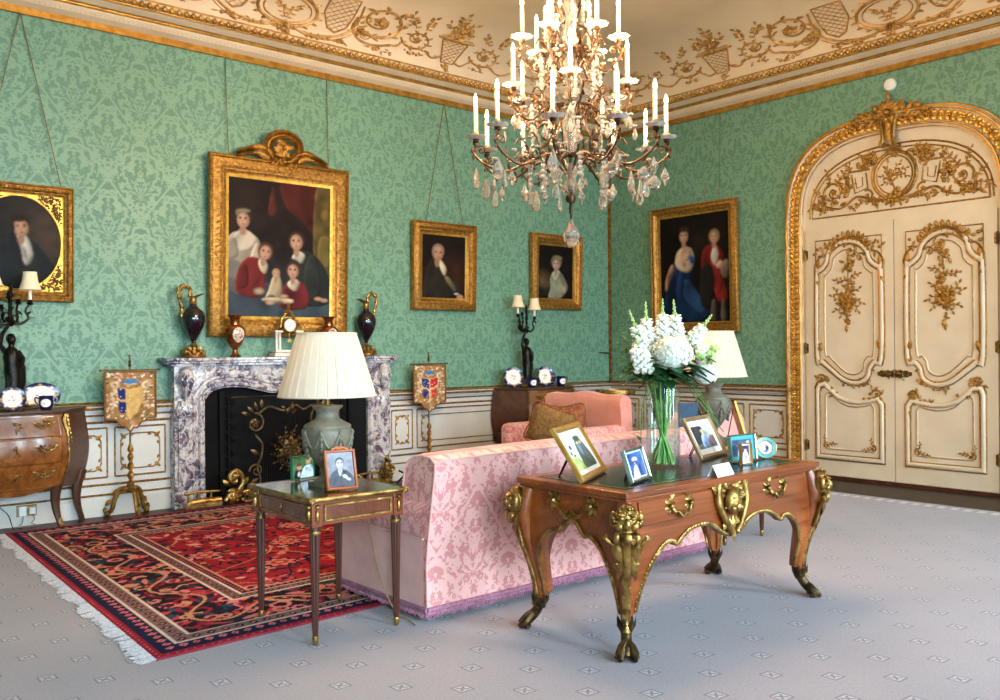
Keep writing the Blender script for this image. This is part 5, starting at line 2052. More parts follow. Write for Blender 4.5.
# arms: low rolled, dropping forward; sides plain; seat
for s, xa in ((-1, X0), (1, X1)):
    b = MB()
    def arm(u, v, s=s, xa=xa):
        # u along y from back to front, v round the section outside -> over -> inside
        y = Y0 + .02 + (Y1 - Y0 - .02) * u
        ztop = .60 - .015 * u
        sec = [(-.008, .05), (-.008, .2), (-.008, .33), (-.008, .445), (-.028, .47), (-.036, ztop - .06), (-.014, ztop + .01), (.05, ztop + .04), (.13, ztop + .025), (.17, ztop - .04), (.175, .33)]
        k = v * (len(sec) - 1)
        i = min(len(sec) - 2, int(k))
        fr = k - i
        o = sec[i][0] + (sec[i + 1][0] - sec[i][0]) * fr
        z = sec[i][1] + (sec[i + 1][1] - sec[i][1]) * fr
        return (xa - s * o, y, z)
    b.grid(lambda u, v: arm(u, v * .31), 12, 14)
    pad = MB()
    pad.grid(lambda u, v: arm(u, .31 + v * .69), 12, 30)
    b.add([arm(1, j / 40) for j in range(41)], [tuple(range(41))])
    a = b.build('arm', PINK_P, so, angle=35)
    pad.build('arm_pad', PINK_D, a, angle=35)
    c = MB()
    c.tube([arm(i / 12, .31) for i in range(13)], .006, 6)
    c.build('piping', PINK_P, a)
b = MB()
# wing block of the back cushion seen at the left end, damask
rbox(b, X0 + .19, X0 + .86, Y0 + .20, Y0 + .38, .46, .80, .06)
for k in range(1, 3):
    rbox(b, X0 + .17 + .72 * k, X0 + .15 + .72 * (k + 1), Y0 + .24, Y0 + .44, .46, .82, .06)
b.build('back_cushion', PINK_D, so)
b = MB()
b.box(X0 + .1, X1 - .1, Y0 + .2, Y1 - .02, .05, .33)
b.build('seat_frame', PINK_P, so)
for k in range(3):
    b = MB()
    w = (X1 - X0 - .36) / 3
    rbox(b, X0 + .18 + w * k, X0 + .175 + w * (k + 1), Y0 + .28, Y1 + .01, .33, .47, .05, bulge=.02)
    b.build('seat_cushion', PINK_D, so)
b = MB()
fringe(b, [(X0 - .006, Y1), (X0 - .006, Y0 - .006), (X1 + .006, Y0 - .006), (X1 + .006, Y1)], .085, .032)
b.build('fringe', FRINGE, so)
for x in (X0 + .08, X1 - .08):
    for y in (Y0 + .08, Y1 - .08):
        b = MB(); b.lathe([(.02, .0125 + (0.0145 if y > 4.3 else 0)), (.03, .06)], 10, (x, y, 0))
        b.build('foot', MAHOG_D, so)

# ---------------------------------------------------------------- the pink seat by the far chest (turned toward the fireplace)
ch = thing('armchair', 'wide salmon pink armchair with low back, standing before the far commode', 'armchair', (6.75, 6.51, .0), 0)
b = MB()
def bk2(u, v):
    # back panel along y, facing -x; camel top
    y = -.54 + 1.08 * u
    top = .93 + .035 * sin(u * PI) ** .6 + .012 * cos(u * 4 * PI)
    path = [(.04, .12), (.02, .40), (-.02, .6), (-.05, top - .05), (-.02, top), (.06, top + .01), (.12, top - .03), (.14, .6), (.14, .1)]
    k = v * (len(path) - 1)
    i = min(len(path) - 2, int(k))
    fr = k - i
    return (path[i][0] + (path[i + 1][0] - path[i][0]) * fr, y, path[i][1] + (path[i + 1][1] - path[i][1]) * fr)
b.grid(bk2, 16, 32)
for s in (0, 1):
    b.add([bk2(s, j / 32) for j in range(33)], [tuple(range(33))])
b.build('backrest', PINK_O, ch, angle=40)
b = MB(); rbox(b, -.70, .05, -.53, .53, .12, .24, .04); b.build('seat_frame', PINK_P, ch)
b = MB(); rbox(b, -.72, .03, -.40, .40, .24, .355, .05, bulge=.015); b.build('seat_cushion', PINK_D, ch)
for s in (-1, 1):
    b = MB()
    rbox(b, -.70, .06, min(s * .40, s * .56), max(s * .40, s * .56), .12, .66, .07)
    b.build('arm', PINK_D, ch)
for x in (-.62, .04):
    for y in (-.47, .47):
        b = MB(); b.lathe([(.018, .0125 if x > 0 else .0265), (.022, .05), (.03, .14)], 10, (x, y, 0)); b.build('foot', MAHOG_D, ch)
# cushions lying in it
TAP = pm('olive gold tapestry', S(118, 84, 44), S(150, 116, 66), 34, .9, 0, .2, 120)
TAPR = pm('red tapestry', S(134, 46, 40), S(160, 112, 66), 26, .9, 0, .2, 120)
NAVY = pm('navy cloth', S(22, 28, 58), S(14, 18, 40), 30, .8)
def cushion(label, loc, rot, w, h, d, m, edge):
    t = thing('cushion', label, 'cushion', loc)
    t.rotation_euler = rot
    b = MB(); pillow(b, w, h, d, None); b.build('cover', m, t)
    b = MB()
    b.tube(catmull([(-w / 2, 0, -h / 2), (0, 0, -h / 2 * .95), (w / 2, 0, -h / 2), (w / 2 * .95, 0, 0), (w / 2, 0, h / 2), (0, 0, h / 2 * .95), (-w / 2, 0, h / 2), (-w / 2 * .95, 0, 0)], 4, True), .009, 6, closed=True)
    b.build('piping', edge, t)
    return t
cushion('olive gold tapestry cushion leaning askew in the far pink armchair', (6.13, 6.38, .655), (.22, .35, -.85), .42, .40, .14, TAP, TAPR)
cushion('red patterned cushion behind the olive one in the far pink armchair', (6.50, 6.50, .635), (.12, -.10, -1.2), .42, .42, .13, TAPR, TAP)
# second pink chair seen over the desk
ch = thing('armchair', 'pale pink low chair seen over the far end of the desk, below the gilt easel', 'armchair', (7.18, 5.32, .0), -.66)
b = MB()
rbox(b, -.40, .40, -.12, .12, .14, .80, .10); b.build('backrest', PINK_P, ch)
b = MB(); rbox(b, -.40, .40, .08, .72, .14, .44, .05, bulge=.02); b.build('seat', PINK_P, ch)
for s in (-1, 1):
    b = MB(); rbox(b, min(s * .32, s * .46), max(s * .32, s * .46), -.06, .70, .14, .58, .06); b.build('arm', PINK_P, ch)
for x in (-.32, .32):
    for y in (0, .62):
        b = MB(); b.lathe([(.018, .0125), (.03, .16)], 10, (x, y, 0)); b.build('foot', MAHOG_D, ch)
# gueridon with a brass gallery behind the pink seat
gt = thing('side_table', 'small round dark table with brass gallery, behind the far pink armchair', 'table', (8.02, 7.22, .0165))
b = MB()
b.lathe([(.0, .86), (.235, .86), (.24, .875), (.235, .885), (.0, .885)], 32); b.build('top', MAHOG_D, gt)
b = MB()
b.lathe([(.238, .87), (.246, .872), (.246, .915), (.238, .917), (.236, .87)], 32)
b.ell((.05, -.1, .91), (.03, .03, .02), 8, 6)
b.build('brass_gallery', BRASS, gt)
for k in range(3):
    a = k * 2 * PI / 3 + .5
    b = MB()
    b.tube([(.19 * cos(a), .19 * sin(a), .87), (.13 * cos(a), .13 * sin(a), .45), (.2 * cos(a), .2 * sin(a), 0)], [.016, .012, .014], 8)
    b.build('leg', DARKM, gt)
# ---------------------------------------------------------------- the writing desk with gilt bronze mounts
DX, DY = 3.84, 3.025
dk = thing('writing_desk', 'mahogany writing desk with gilt bronze satyr mask mounts and dark leather top', 'desk', (DX, DY, .0125))
HX, HY, ZD = .82, .37, .762
b = MB()
def slab(mb, ex, z0, z1):
    n = 6
    pts = []
    for (cx_, cy_, sx, sy) in ((HX, HY, 1, 1), (-HX, HY, -1, 1), (-HX, -HY, -1, -1), (HX, -HY, 1, -1)):
        pts.append((cx_ + sx * ex, cy_ + sy * ex))
    mb.add([(x, y, z0) for x, y in pts] + [(x, y, z1) for x, y in pts], [(3, 2, 1, 0), (4, 5, 6, 7), (0, 1, 5, 4), (1, 2, 6, 5), (2, 3, 7, 6), (3, 0, 4, 7)])
slab(b, -.045, ZD - .056, ZD - .04)
slab(b, -.012, ZD - .045, ZD - .028)
slab(b, .0, ZD - .03, ZD)
b.build('top', MAHOG, dk, bev=.006)
b = MB(); b.box(-HX + .07, HX - .07, -HY + .07, HY - .07, ZD - .001, ZD + .0012)
lea = b.build('leather_inset', LEATHER, dk, smooth=False)
b = MB()
b.sweep([(-HX + .10, -HY + .10, ZD + .001), (HX - .10, -HY + .10, ZD + .001), (HX - .10, HY - .10, ZD + .001), (-HX + .10, HY - .10, ZD + .001)], [(.006, 0), (.006, .0006), (-.006, .0006), (-.006, 0)], ref=(0, 0, 1))
b.build('gilt_tooling', pm('gold tooling', S(120, 104, 60), S(90, 76, 44), 60, .4, .5), lea)
AX, AY = .775, .325          # apron faces
half_front = [(0, .455), (.05, .462), (.10, .485), (.16, .522), (.24, .538), (.33, .530), (.40, .500), (.445, .472), (.475, .490), (.52, .49), (.575, .458), (.63, .40), (.672, .33), (.698, .26), (.712, .18)]
half_side = [(0, .580), (.03, .572), (.055, .545), (.085, .515), (.115, .522), (.16, .500), (.205, .45), (.245, .37), (.273, .28), (.288, .18)]
def apron_face(half, hw, curve):
    """polygon strip from top edge to shaped lower edge; curve(x,z)-> outward bulge"""
    c = catmull(half, 4)
    pts = [(-x, z) for x, z in c[::-1]] + c[1:]
    return pts
def bulge(z):
    return .022 * sin(max(0, min(1, (z - .15) / .6)) * PI)
def face_mesh(half, hw, M, gilt):
    mb = MB(); mb.M = M
    pts = apron_face(half, hw, None)
    pts = [(-hw, .16)] + pts + [(hw, .16)]
    rows = 10
    def front(i, j):
        x, zl = pts[i]
        z = zl + (ZD - .05 - zl) * j / rows
        k = max(0.0, min(1.0, (.46 - z) / .24)) ** 1.3
        if abs(x) > .5 * hw:
            x = x - math.copysign(.040 * k * (abs(x) / hw), x)
        return (x, -bulge(z) + .040 * k, z)
    vs, fs = [], []
    N = len(pts)
    for i in range(N):
        for j in range(rows + 1):
            vs.append(front(i, j))
    for i in range(N):
        x, y, z = front(i, 0)
        vs.append((x, y + .028, z))
    for i in range(N - 1):
        for j in range(rows):
            a = i * (rows + 1) + j
            fs.append((a, a + rows + 1, a + rows + 2, a + 1))
        a = N * (rows + 1) + i
        fs.append((i * (rows + 1), a, a + 1, (i + 1) * (rows + 1)))
    for i in range(N):
        x, y, z = front(i, rows)
        vs.append((x, y + .028, z))
    o2 = N * (rows + 1)
    for i in range(N - 1):
        fs.append((o2 + i, o2 + N + i, o2 + N + i + 1, o2 + i + 1))
    mb.add(vs, fs)
    # gilt bead along the shaped edge
    g = MB(); g.M = M
    p3 = [(q[0], q[1] - .004, q[2] + .006) for q in (front(i, 0) for i in range(1, N - 1))]
    g.tube(p3, .0085, 6)
    for i in range(0, len(p3) - 1, 1):
        o = Orn(g, lambda a, bb, h: (a, p3[i][1] - .002 - h, bb))
        dx, dz = p3[i + 1][0] - p3[i][0], p3[i + 1][2] - p3[i][2]
        an = math.atan2(dz, dx)
        L = math.hypot(dx, dz)
        for k in range(max(1, int(L / .02))):
            q = k / max(1, int(L / .02))
            o.leaf(p3[i][0] + dx * q, p3[i][2] + dz * q, an + .5, .026, .016, .009)
    return mb, g
FACES = [('front', half_front, AX, Matrix.Translation((0, -AY, 0))), ('rear', half_front, AX, Matrix.Translation((0, AY, 0)) @ rotz(PI)),
         ('near', half_side, AY, Matrix.Translation((-AX, 0, 0)) @ rotz(-PI / 2)), ('far', half_side, AY, Matrix.Translation((AX, 0, 0)) @ rotz(PI / 2))]
def handle(mb, M, w=.075, z=.64):
    mb.M = M
    def yy(zz, l):
        return -bulge(zz) - l
    for s in (-1, 1):
        o = Orn(mb, lambda a, bb, h: (a, yy(bb, .004) - h, bb))
        for k in range(6):
            o.leaf(s * w, z + .018, k * 1.05 + .3, .045, .024, .016)
        o.leaf(s * w * .8, z + .04, PI / 2 + s * .4, .055, .026, .016)
        mb.ell((s * w, yy(z, .018), z + .018), .014, 8, 5)
    pts = [(q * w, yy(z, .022 + .012 * (1 - q * q)), z + .012 - .040 * (1 - q * q) + .008 * sin(q * 9)) for q in [-1 + k / 8 for k in range(17)]]
    mb.tube(pts, [.0075 + .003 * sin(k * 1.3) for k in range(17)], 7)
    o = Orn(mb, lambda a, bb, h: (a, yy(bb, .024) - h, bb))
    for q in (-.5, 0, .5):
        o.leaf(q * w, z - .022, PI * (q > 0) + .3, .04, .02, .012)
for nm, half, hw, M in FACES:
    mb, g = face_mesh(half, hw, M, None)
    pn = mb.build('apron', MAHOG, dk, angle=50)
    g.build('gilt_edge', BRASS, pn, angle=60)
    if nm in ('front', 'rear'):
        for x0, x1 in ((-.70, -.115), (.115, .70)):
            d = MB(); d.M = M
            z0, z1 = .592, .700
            d.grid(lambda u, v: (x0 + (x1 - x0) * u, -bulge(z0 + (z1 - z0) * v) - .006, z0 + (z1 - z0) * v), 6, 6)
            ed = [(x0, z0), (x1, z0), (x1, z1), (x0, z1)]
            d.sweep([(x, -bulge(z) - .003, z) for x, z in ed], [(.005, -.006), (.004, .006), (-.004, .006), (-.006, .002)])
            dr = d.build('drawer', MAHOG, dk, angle=40)
            h = MB()
            xm = (x0 + x1) / 2
            handle(h, M @ Matrix.Translation((xm, 0, 0)), .075, .645)
            h.build('handle', BRASS, dr)
        # ram's-head like central mask on a shield
        g = MB(); g.M = M @ Matrix.Translation((0, 0, .62)) @ Matrix.Diagonal((1.4, 1.3, 1.25, 1)) @ Matrix.Translation((0, 0, -.615))
        o = Orn(g, lambda a, bb, h: (a, -bulge(bb) - .004 - h, bb))
        for s in (-1, 1):
            g.tube([(s * q[0], -bulge(q[1]) - .012, q[1]) for q in catmull([(.012, .50), (.055, .56), (.085, .63), (.075, .70), (.05, .715), (.04, .69)], 5)], [.014] * 26, 7)
            for k in range(5):
                o.leaf(s * .07, .62 + .02 * k, PI / 2 - s * (.3 + .3 * k), .055, .03, .018)
            o.leaf(s * .03, .56, -PI / 2 + s * .6, .06, .03, .016)
            o.leaf(s * .045, .60, PI / 2 + s * 1.2, .05, .03, .016)
        g.ell((0, -bulge(.62) - .016, .625), (.042, .026, .055), 12, 8)
        g.ell((0, -bulge(.6) - .034, .605), (.014, .016, .022), 8, 6)
        for s in (-1, 1):
            g.ell((s * .019, -bulge(.64) - .036, .643), (.010, .008, .006), 6, 4)
            g.ell((s * .022, -bulge(.6) - .03, .60), (.014, .014, .016), 6, 4)
        for k in range(9):
            a = PI / 2 + (k - 4) * .38
            o.leaf(.035 * cos(a), .65 + .03 * sin(a), a, .05, .026, .022)
        for k in range(3):
            o.leaf((k - 1) * .018, .57, -PI / 2 + (k - 1) * .25, .075, .024, .016)
        o.leaf(0, .53, -PI / 2, .075, .028, .014)
        g.build('gilt_mask', BRASS, pn, angle=60)
    else:
        h = MB(); handle(h, M @ Matrix.Translation((0, 0, .648)) @ Matrix.Diagonal((1.25, 1.0, 1.3, 1)) @ Matrix.Translation((0, 0, -.655)), .10, .655); h.build('handle', BRASS, pn)
        g = MB(); g.M = M
        o = Orn(g, lambda a, bb, h: (a, -bulge(bb) - .004 - h, bb))
        for k in range(5):
            o.leaf(0, .585, PI / 2 + (k - 2) * .5, .055, .028, .014)
        g.build('gilt_shell', BRASS, pn, angle=60)
# cabriole legs
def leg_xy(sx, sy, o):
    return (sx * (AX - .012 + o * .72), sy * (AY - .012 + o * .72))
path = [(.71, .010), (.66, .026), (.60, .038), (.54, .036), (.46, .020), (.38, -.004), (.30, -.026), (.22, -.040), (.16, -.042), (.11, -.030), (.07, -.006), (.04, .022), (.018, .036)]
rad = [.036, .042, .046, .044, .040, .036, .032, .027, .024, .022, .022, .022, .016]
HOOF = pm('dark patinated bronze', S(98, 76, 44), S(52, 39, 24), 24, .35, .8, .4, 70)
for sx in (-1, 1):
    for sy in (-1, 1):
        pp = catmull([(*leg_xy(sx, sy, o), z) for z, o in path], 3)
        rr = [q[0] for q in catmull([(r,) for r in rad], 3)]
        b = MB(); b.tube(pp, rr, 10)
        lg = b.build('leg', MAHOG, dk)
        L = math.hypot(sx * .72, sy * .72)
        n = Vector((sx * .707, sy * .707, 0))
        side = Vector((-n.y, n.x, 0))
        def at(z):
            for (z0, o0), (z1, o1) in zip(path, path[1:]):
                if z >= z1:
                    q = (z0 - z) / (z0 - z1)
                    o = o0 + (o1 - o0) * q
                    i = path.index((z0, o0))
                    r = rad[i] + (rad[i + 1] - rad[i]) * q
                    return Vector((*leg_xy(sx, sy, o), z)) + n * r * .8
            return Vector((*leg_xy(sx, sy, path[-1][1]), z))
        # gilt strip with acanthus down the outer edge
        g = MB()
        zs = [.60 - .0125 * k for k in range(40)]
        g.tube([tuple(at(z) + n * .004) for z in zs], [.019 + .012 * max(0, (z - .35) / .25) for z in zs], 7)
        def F(a, bb, h):
            return tuple(at(min(.7, max(.03, bb))) + side * a + n * (.010 + h))
        o = Orn(g, F)
        for s in (-1, 1):
            g.tube([tuple(at(z) + side * s * w + n * .004) for z, w in [(.575, .085), (.565, .098), (.55, .084), (.53, .058), (.50, .044), (.46, .040), (.43, .048), (.415, .04), (.41, .022)]], .012, 7)
            o.leaf(s * .02, .50, -PI / 2 + s * .15, .14, .04, .018)
            o.leaf(s * .05, .565, -PI / 2 - s * .1, .12, .05, .026)
            o.leaf(s * .02, .42, PI / 2 - s * 1.0, .05, .03, .016)
        o.leaf(0, .55, -PI / 2, .20, .05, .024)
        for k in range(5):
            o.leaf(0, .40 - .045 * k, -PI / 2 + (.25 if k % 2 else -.25), .07, .026, .012)
        g.build('gilt_strip', BRASS, lg, angle=60)
        # satyr mask
        g = MB()
        c = at(.640) + n * .012
        MS = 1.5
        R = Matrix((( side.x, n.x, 0), (side.y, n.y, 0), (0, 0, 1)))
        def put(a, d, z, r, nn=8, mm=6):
            g.ell(c + (side * a + n * d + Vector((0, 0, z))) * MS, tuple(q * MS for q in r), nn, mm, R=R)
        put(0, .0, 0, (.038, .034, .052), 12, 8)
        put(0, .036, -.004, (.010, .014, .018)); put(0, .03, -.027, (.017, .010, .006)); put(0, .026, -.048, (.018, .016, .02))
        for s in (-1, 1):
            put(s * .016, .030, .012, (.009, .006, .006)); put(s * .017, .031, .022, (.014, .008, .005))
            put(s * .022, .024, -.012, (.014, .012, .014)); put(s * .04, .0, .004, (.012, .012, .026))
            put(s * .03, .016, -.05, (.012, .012, .02))
        for k in range(60):
            a_ = random.uniform(-.044, .044)
            zz = .034 + random.uniform(-.012, .020) - abs(a_) * .9
            put(a_, .018 + random.uniform(-.012, .010) - abs(a_) * .2, zz, (.0065, .0065, .0065), 6, 4)
        for k in range(24):
            a_ = random.uniform(-.026, .026)
            put(a_, .020 + random.uniform(-.006, .008), -.048 - random.uniform(0, .022) + abs(a_) * .5, (.005, .005, .009), 5, 4)
        g.build('gilt_mask', BRASS, lg, angle=60)
        # acanthus sock and cloven hoof
        g = MB()
        low = [(p, r) for p, r in zip(pp, rr) if p[2] < .155]
        g.tube([p for p, r in low], [r + .004 for p, r in low], 10)
        for k in range(7):
            an = k * 2 * PI / 7
            p = Vector((*leg_xy(sx, sy, -.036), .10))
            d = Vector((cos(an), sin(an), 0))
            sd = Vector((-sin(an), cos(an), 0))
            tip = p + d * .046 + Vector((0, 0, .085))
            g.add([tuple(p + d * .018 + sd * .018), tuple(p + d * .018 - sd * .018), tuple(p + d * .034 + sd * .016 + Vector((0, 0, .045))), tuple(p + d * .034 - sd * .016 + Vector((0, 0, .045))), tuple(tip), tuple(p + d * .045 + Vector((0, 0, .04)))],
                  [(0, 1, 5), (0, 5, 2), (1, 3, 5), (2, 5, 4), (5, 3, 4)])
        g.build('acanthus_sock', HOOF, lg)
        g = MB()
        f0 = Vector((*leg_xy(sx, sy, .03), 0))
        for s in (-1, 1):
            base = f0 + side * s * .033
            g.tube([tuple(f0 - n * .035 + Vector((0, 0, .075))), tuple(f0 - n * .01 + side * s * .022 + Vector((0, 0, .055))), tuple(base + n * .012 + Vector((0, 0, .03))), tuple(base + n * .04 + Vector((0, 0, .012)))], [.02, .022, .023, .012], 8)
            g.ell(base + n * .0 + Vector((0, 0, .016)), (.024, .024, .016), 8, 5)
        g.build('hoof_foot', HOOF, lg)
# ---------------------------------------------------------------- photographs and things on the desk and lamp table
ZT_ = .0125 + .762 + .0013
def photo_frame(name, label, loc, rz, w, h, fw, lean, P, mat_frame, border=None, group=None, depth=.018, crest=False, flat=False):
    t = thing(name, label, 'photo frame', loc, rz, group)
    M = Matrix.Translation((0, 0, .004)) @ Matrix.Rotation(-lean, 4, 'X')
    b = MB(); b.M = M
    rect = [(-w / 2, 0, 0), (w / 2, 0, 0), (w / 2, 0, h), (-w / 2, 0, h)]
    if flat:
        b.sweep(rect, [(0, -.006), (0, depth * .5), (-fw, depth * .5), (-fw, 0)])
    else:
        b.sweep(rect, [(0, -.006), (0, depth * .7), (-fw * .25, depth), (-fw * .75, depth * .8), (-fw, depth * .4), (-fw, 0)])
    if crest:
        b.tube([(q, -depth * .5, h + .012 * cos(q / .045 * PI / 2)) for q in [-.045 + .009 * k for k in range(11)]], .008, 6)
        b.ell((0, -depth * .7, h + .006), (.02, .006, .01), 8, 5)
    fr = b.build('frame', mat_frame, t, angle=35)
    b = MB(); b.M = M
    b.box(-w / 2 + .002, w / 2 - .002, -.001, .006, .002, h - .002)
    b.build('backboard', pm('black velvet backing', S(28, 26, 30), S(18, 17, 20), 20, .9), t)
    mw = border[0] if border else 0
    if border:
        b = MB(); b.M = M
        b.box(-w / 2 + fw, w / 2 - fw, -.0025, -.001, fw, h - fw)
        b.build('mount', pm('mount card ' + border[2], border[1], None, 5, .7), t, smooth=False)
    b = P.mesh(w - 2 * (fw + mw), h - 2 * (fw + mw), -.0035, None, fw + mw); b.M = None
    b.v = [tuple(M @ Vector(v)) for v in b.v]
    b.build('photograph', PHOTO, t)
    b = MB()
    zt = h * .62
    top = M @ Vector((0, .006, zt))
    foot = Vector((0, top.y + zt * .42, .003))
    for s in (-1, 1):
        b.tube([tuple(top + Vector((s * .022, 0, 0))), tuple(foot + Vector((s * .012, 0, 0)))], .0035, 5)
    b.tube([tuple(foot + Vector((-.014, 0, 0))), tuple(foot + Vector((.014, 0, 0)))], .003, 5)
    b.build('strut', DARKM, t)
    return t
YAW = math.radians(49.3) - PI / 2     # the way the camera-facing frames are turned
GLD = pm('smooth gold frame', S(214, 168, 86), S(190, 140, 60), 8, .3, .75)
SIL = pm('silver frame', S(196, 200, 196), S(160, 166, 166), 8, .22, .9)
BRZ = pm('champagne frame', S(176, 140, 100), S(146, 110, 74), 8, .35, .5)
ORW = wood('orange satinwood frame', S(176, 88, 36), S(196, 108, 50), S(146, 66, 26), 10, (1, 1, .2), .4, coat=0.0)
# 1 tall gold frame, couple in a garden
P = Paint(40, 56, S(236, 240, 240))
P.poly([(.0, 0), (.45, 0), (.30, .35), (.0, .4)], S(170, 200, 120)); P.ell(.15, .12, .3, .18, S(200, 212, 150), .8)
P.poly([(.45, .0), (.42, .5), (.55, .86), (.78, .84), (.92, .5), (.95, 0)], S(60, 84, 70))
P.ell(.66, .86, .2, .09, S(44, 74, 66), .4); P.ell(.60, .55, .08, .24, S(110, 136, 170), .5); P.ell(.76, .42, .10, .3, S(96, 88, 100), .5)
P.ell(.60, .72, .06, .05, S(220, 180, 150), .4); P.ell(.74, .72, .06, .05, S(214, 170, 140), .4)
P.ell(.2, .66, .07, .08, S(40, 50, 70), .3); P.ell(.12, .5, .05, .07, S(50, 60, 80), .3); P.ell(.22, .42, .06, .04, S(30, 34, 44), .3)
photo_frame('photo_frame', 'tall gold photo frame with a couple under a dark hat, nearest corner of the desk', (3.268, 3.088, ZT_), .50, .46, .297, .032, .55, P, GLD, (.022, S(240, 238, 230), 'ivory'))
# 2 small silver frame, bride in blue
P = Paint(36, 44, S(60, 96, 170))
P.mottle(.4, 8)
P.ell(.5, .72, .2, .12, S(222, 226, 236), .4); P.ell(.48, .58, .16, .12, S(40, 44, 84), .4); P.poly([(.22, 0), (.36, .42), (.56, .46), (.6, 0)], S(234, 238, 246))
P.ell(.7, .3, .14, .3, S(44, 52, 110), .5); P.ell(.46, .56, .06, .06, S(214, 176, 160), .4)
photo_frame('photo_frame', 'small silver photo frame with a blue picture, second along the desk beside the vase', (3.342, 2.852, ZT_), .34, .245, .158, .014, .30, P, SIL, (.006, S(226, 230, 230), 'pale'))
# 3 wide champagne frame, white mount, rider in blue
P = Paint(48, 36, S(120, 116, 110))
P.mottle(.3, 8)
P.poly([(.0, .3), (.35, .3), (.4, 1), (0, 1)], S(60, 56, 60)); P.poly([(.5, .4), (1, .5), (1, 1), (.55, 1)], S(206, 204, 190))
P.poly([(.30, .05), (.34, .5), (.5, .62), (.66, .5), (.80, .1)], S(150, 172, 214)); P.ell(.46, .76, .08, .09, S(214, 170, 140), .4); P.ell(.45, .88, .15, .08, S(30, 34, 60), .4)
P.poly([(.6, .1), (1, .1), (1, .5), (.7, .46)], S(104, 84, 84))
photo_frame('photo_frame', 'wide champagne photo frame with white mount, leaning beside the flower vase under the grey urn', (4.378, 3.172, ZT_), .262, .40, .258, .024, .47, P, BRZ, (.034, S(242, 244, 242), 'white'))
# 4 square silver frame with turquoise border
P = Paint(36, 36, S(70, 84, 110))
P.mottle(.4, 7)
P.poly([(.3, 0), (.35, .5), (.55, .6), (.75, .5), (.8, 0)], S(220, 226, 232)); P.ell(.52, .7, .10, .1, S(214, 180, 160), .4); P.ell(.8, .8, .1, .12, S(200, 180, 170), .4)
photo_frame('photo_frame', 'square silver photo frame with turquoise border, near the far end of the desk', (4.325, 2.934, ZT_), -.06, .23, .153, .010, .1, P, SIL, (.020, S(70, 170, 176), 'turquoise'))
# 5 tiny frame in front of it
P = Paint(24, 36, S(60, 54, 66))
P.poly([(.15, 0), (.2, .5), (.5, .66), (.8, .5), (.9, 0)], S(226, 222, 222)); P.ell(.5, .7, .2, .14, S(214, 176, 160), .4); P.ell(.5, .84, .24, .1, S(40, 36, 44), .4); P.ell(.52, .3, .16, .1, S(170, 50, 60), .5)
photo_frame('photo_frame', 'tiny gilt upright photo frame standing in front of the turquoise bordered one', (4.232, 2.853, ZT_), -.2, .08, .115, .006, .08, P, pm('bright gilt trim', S(224, 170, 100), None, 8, .3, .6), (.006, S(240, 236, 236), 'white'))
# 6 round frame, turquoise enamel
t = thing('round_photo_frame', 'round turquoise enamel photo frame at the far right end of the desk', 'photo frame', (4.545, 2.93, ZT_), YAW - .1)
M = Matrix.Translation((0, 0, .064)) @ Matrix.Rotation(-.22, 4, 'X') @ Matrix.Rotation(PI / 2, 4, 'X')
b = MB(); b.M = M
b.lathe([(.040, .002), (.042, .006), (.060, .007), (.0615, .004), (.0615, -.006), (.0, -.006)], 36)
ena = pm('turquoise enamel', S(72, 182, 190), S(56, 164, 174), 10, .2)
b.build('frame', ena, t)
for r, nm in ((.061, 'outer'), (.041, 'inner')):
    b = MB(); b.M = M
    b.tube([(r * cos(2 * PI * i / 40), r * sin(2 * PI * i / 40), .005) for i in range(40)], .003, 6, closed=True)
    b.build('gilt_rim', GLD, t)
P = Paint(36, 36, S(224, 226, 232))
P.ell(.5, .42, .24, .3, S(70, 84, 120), .4); P.ell(.5, .68, .13, .14, S(206, 170, 154), .4); P.ell(.42, .45, .1, .2, S(240, 240, 244), .4); P.ell(.62, .5, .12, .2, S(40, 48, 80), .4)
b = MB(); b.M = M
b.grid(lambda u, v: (.041 * v * cos(2 * PI * u), .041 * v * sin(2 * PI * u), .003), 40, 12, cu=True)
b.c = [P.at(.5 + .5 * (j / 12) * cos(2 * PI * i / 40), .5 + .5 * (j / 12) * sin(2 * PI * i / 40)) for j in range(13) for i in range(40)]
b.build('photograph', PHOTO, t)
b = MB(); b.tube([(0, .02, .07), (0, .055, .003)], .004, 6); b.build('strut', DARKM, t)
# folded card
b = MB()
M = Matrix.Translation((3.787, 2.70, ZT_ + .001)) @ rotz(.12)
b.M = M
b.add([(-.085, -.03, 0), (.085, -.03, 0), (.085, 0, .058), (-.085, 0, .058), (-.085, .03, 0), (.085, .03, 0)], [(0, 1, 2, 3), (3, 2, 5, 4)])
o = b.build('place_card', pm('white card', S(240, 240, 236), None, 6, .7), smooth=False)
sd = o.modifiers.new('thick', 'SOLIDIFY'); sd.thickness = .0015
tag(o, 'blank white folded card standing on the front edge of the desk', 'card')
# on the near lamp table
P = Paint(36, 40, S(84, 130, 90))
P.mottle(.4, 8)
P.poly([(.1, 0), (.12, .3), (.3, .42), (.5, .3), (.5, 0)], S(30, 32, 40)); P.ell(.33, .5, .13, .13, S(214, 170, 140), .35); P.ell(.32, .62, .15, .08, S(120, 72, 40), .4)
P.poly([(.4, 0), (.5, .42), (.7, .58), (.95, .5), (1, 0)], S(190, 214, 236)); P.ell(.75, .72, .13, .14, S(216, 176, 140), .35); P.ell(.78, .82, .15, .09, S(222, 196, 130), .4)
P.poly([(.24, .1), (.32, .38), (.4, .1)], S(230, 230, 230))
photo_frame('photo_frame', 'small frameless glass photo of two fair haired people, on the near lamp table', (2.355, 4.395, .7225), .30, .17, .128, .006, .03, P, pm('green glass edge', S(40, 110, 84), None, 6, .1), None, None, .01)
P = Paint(48, 64, S(120, 120, 130))
P.grad(S(110, 110, 120), S(150, 150, 158), 'y', 0, 1); P.mottle(.15, 8)
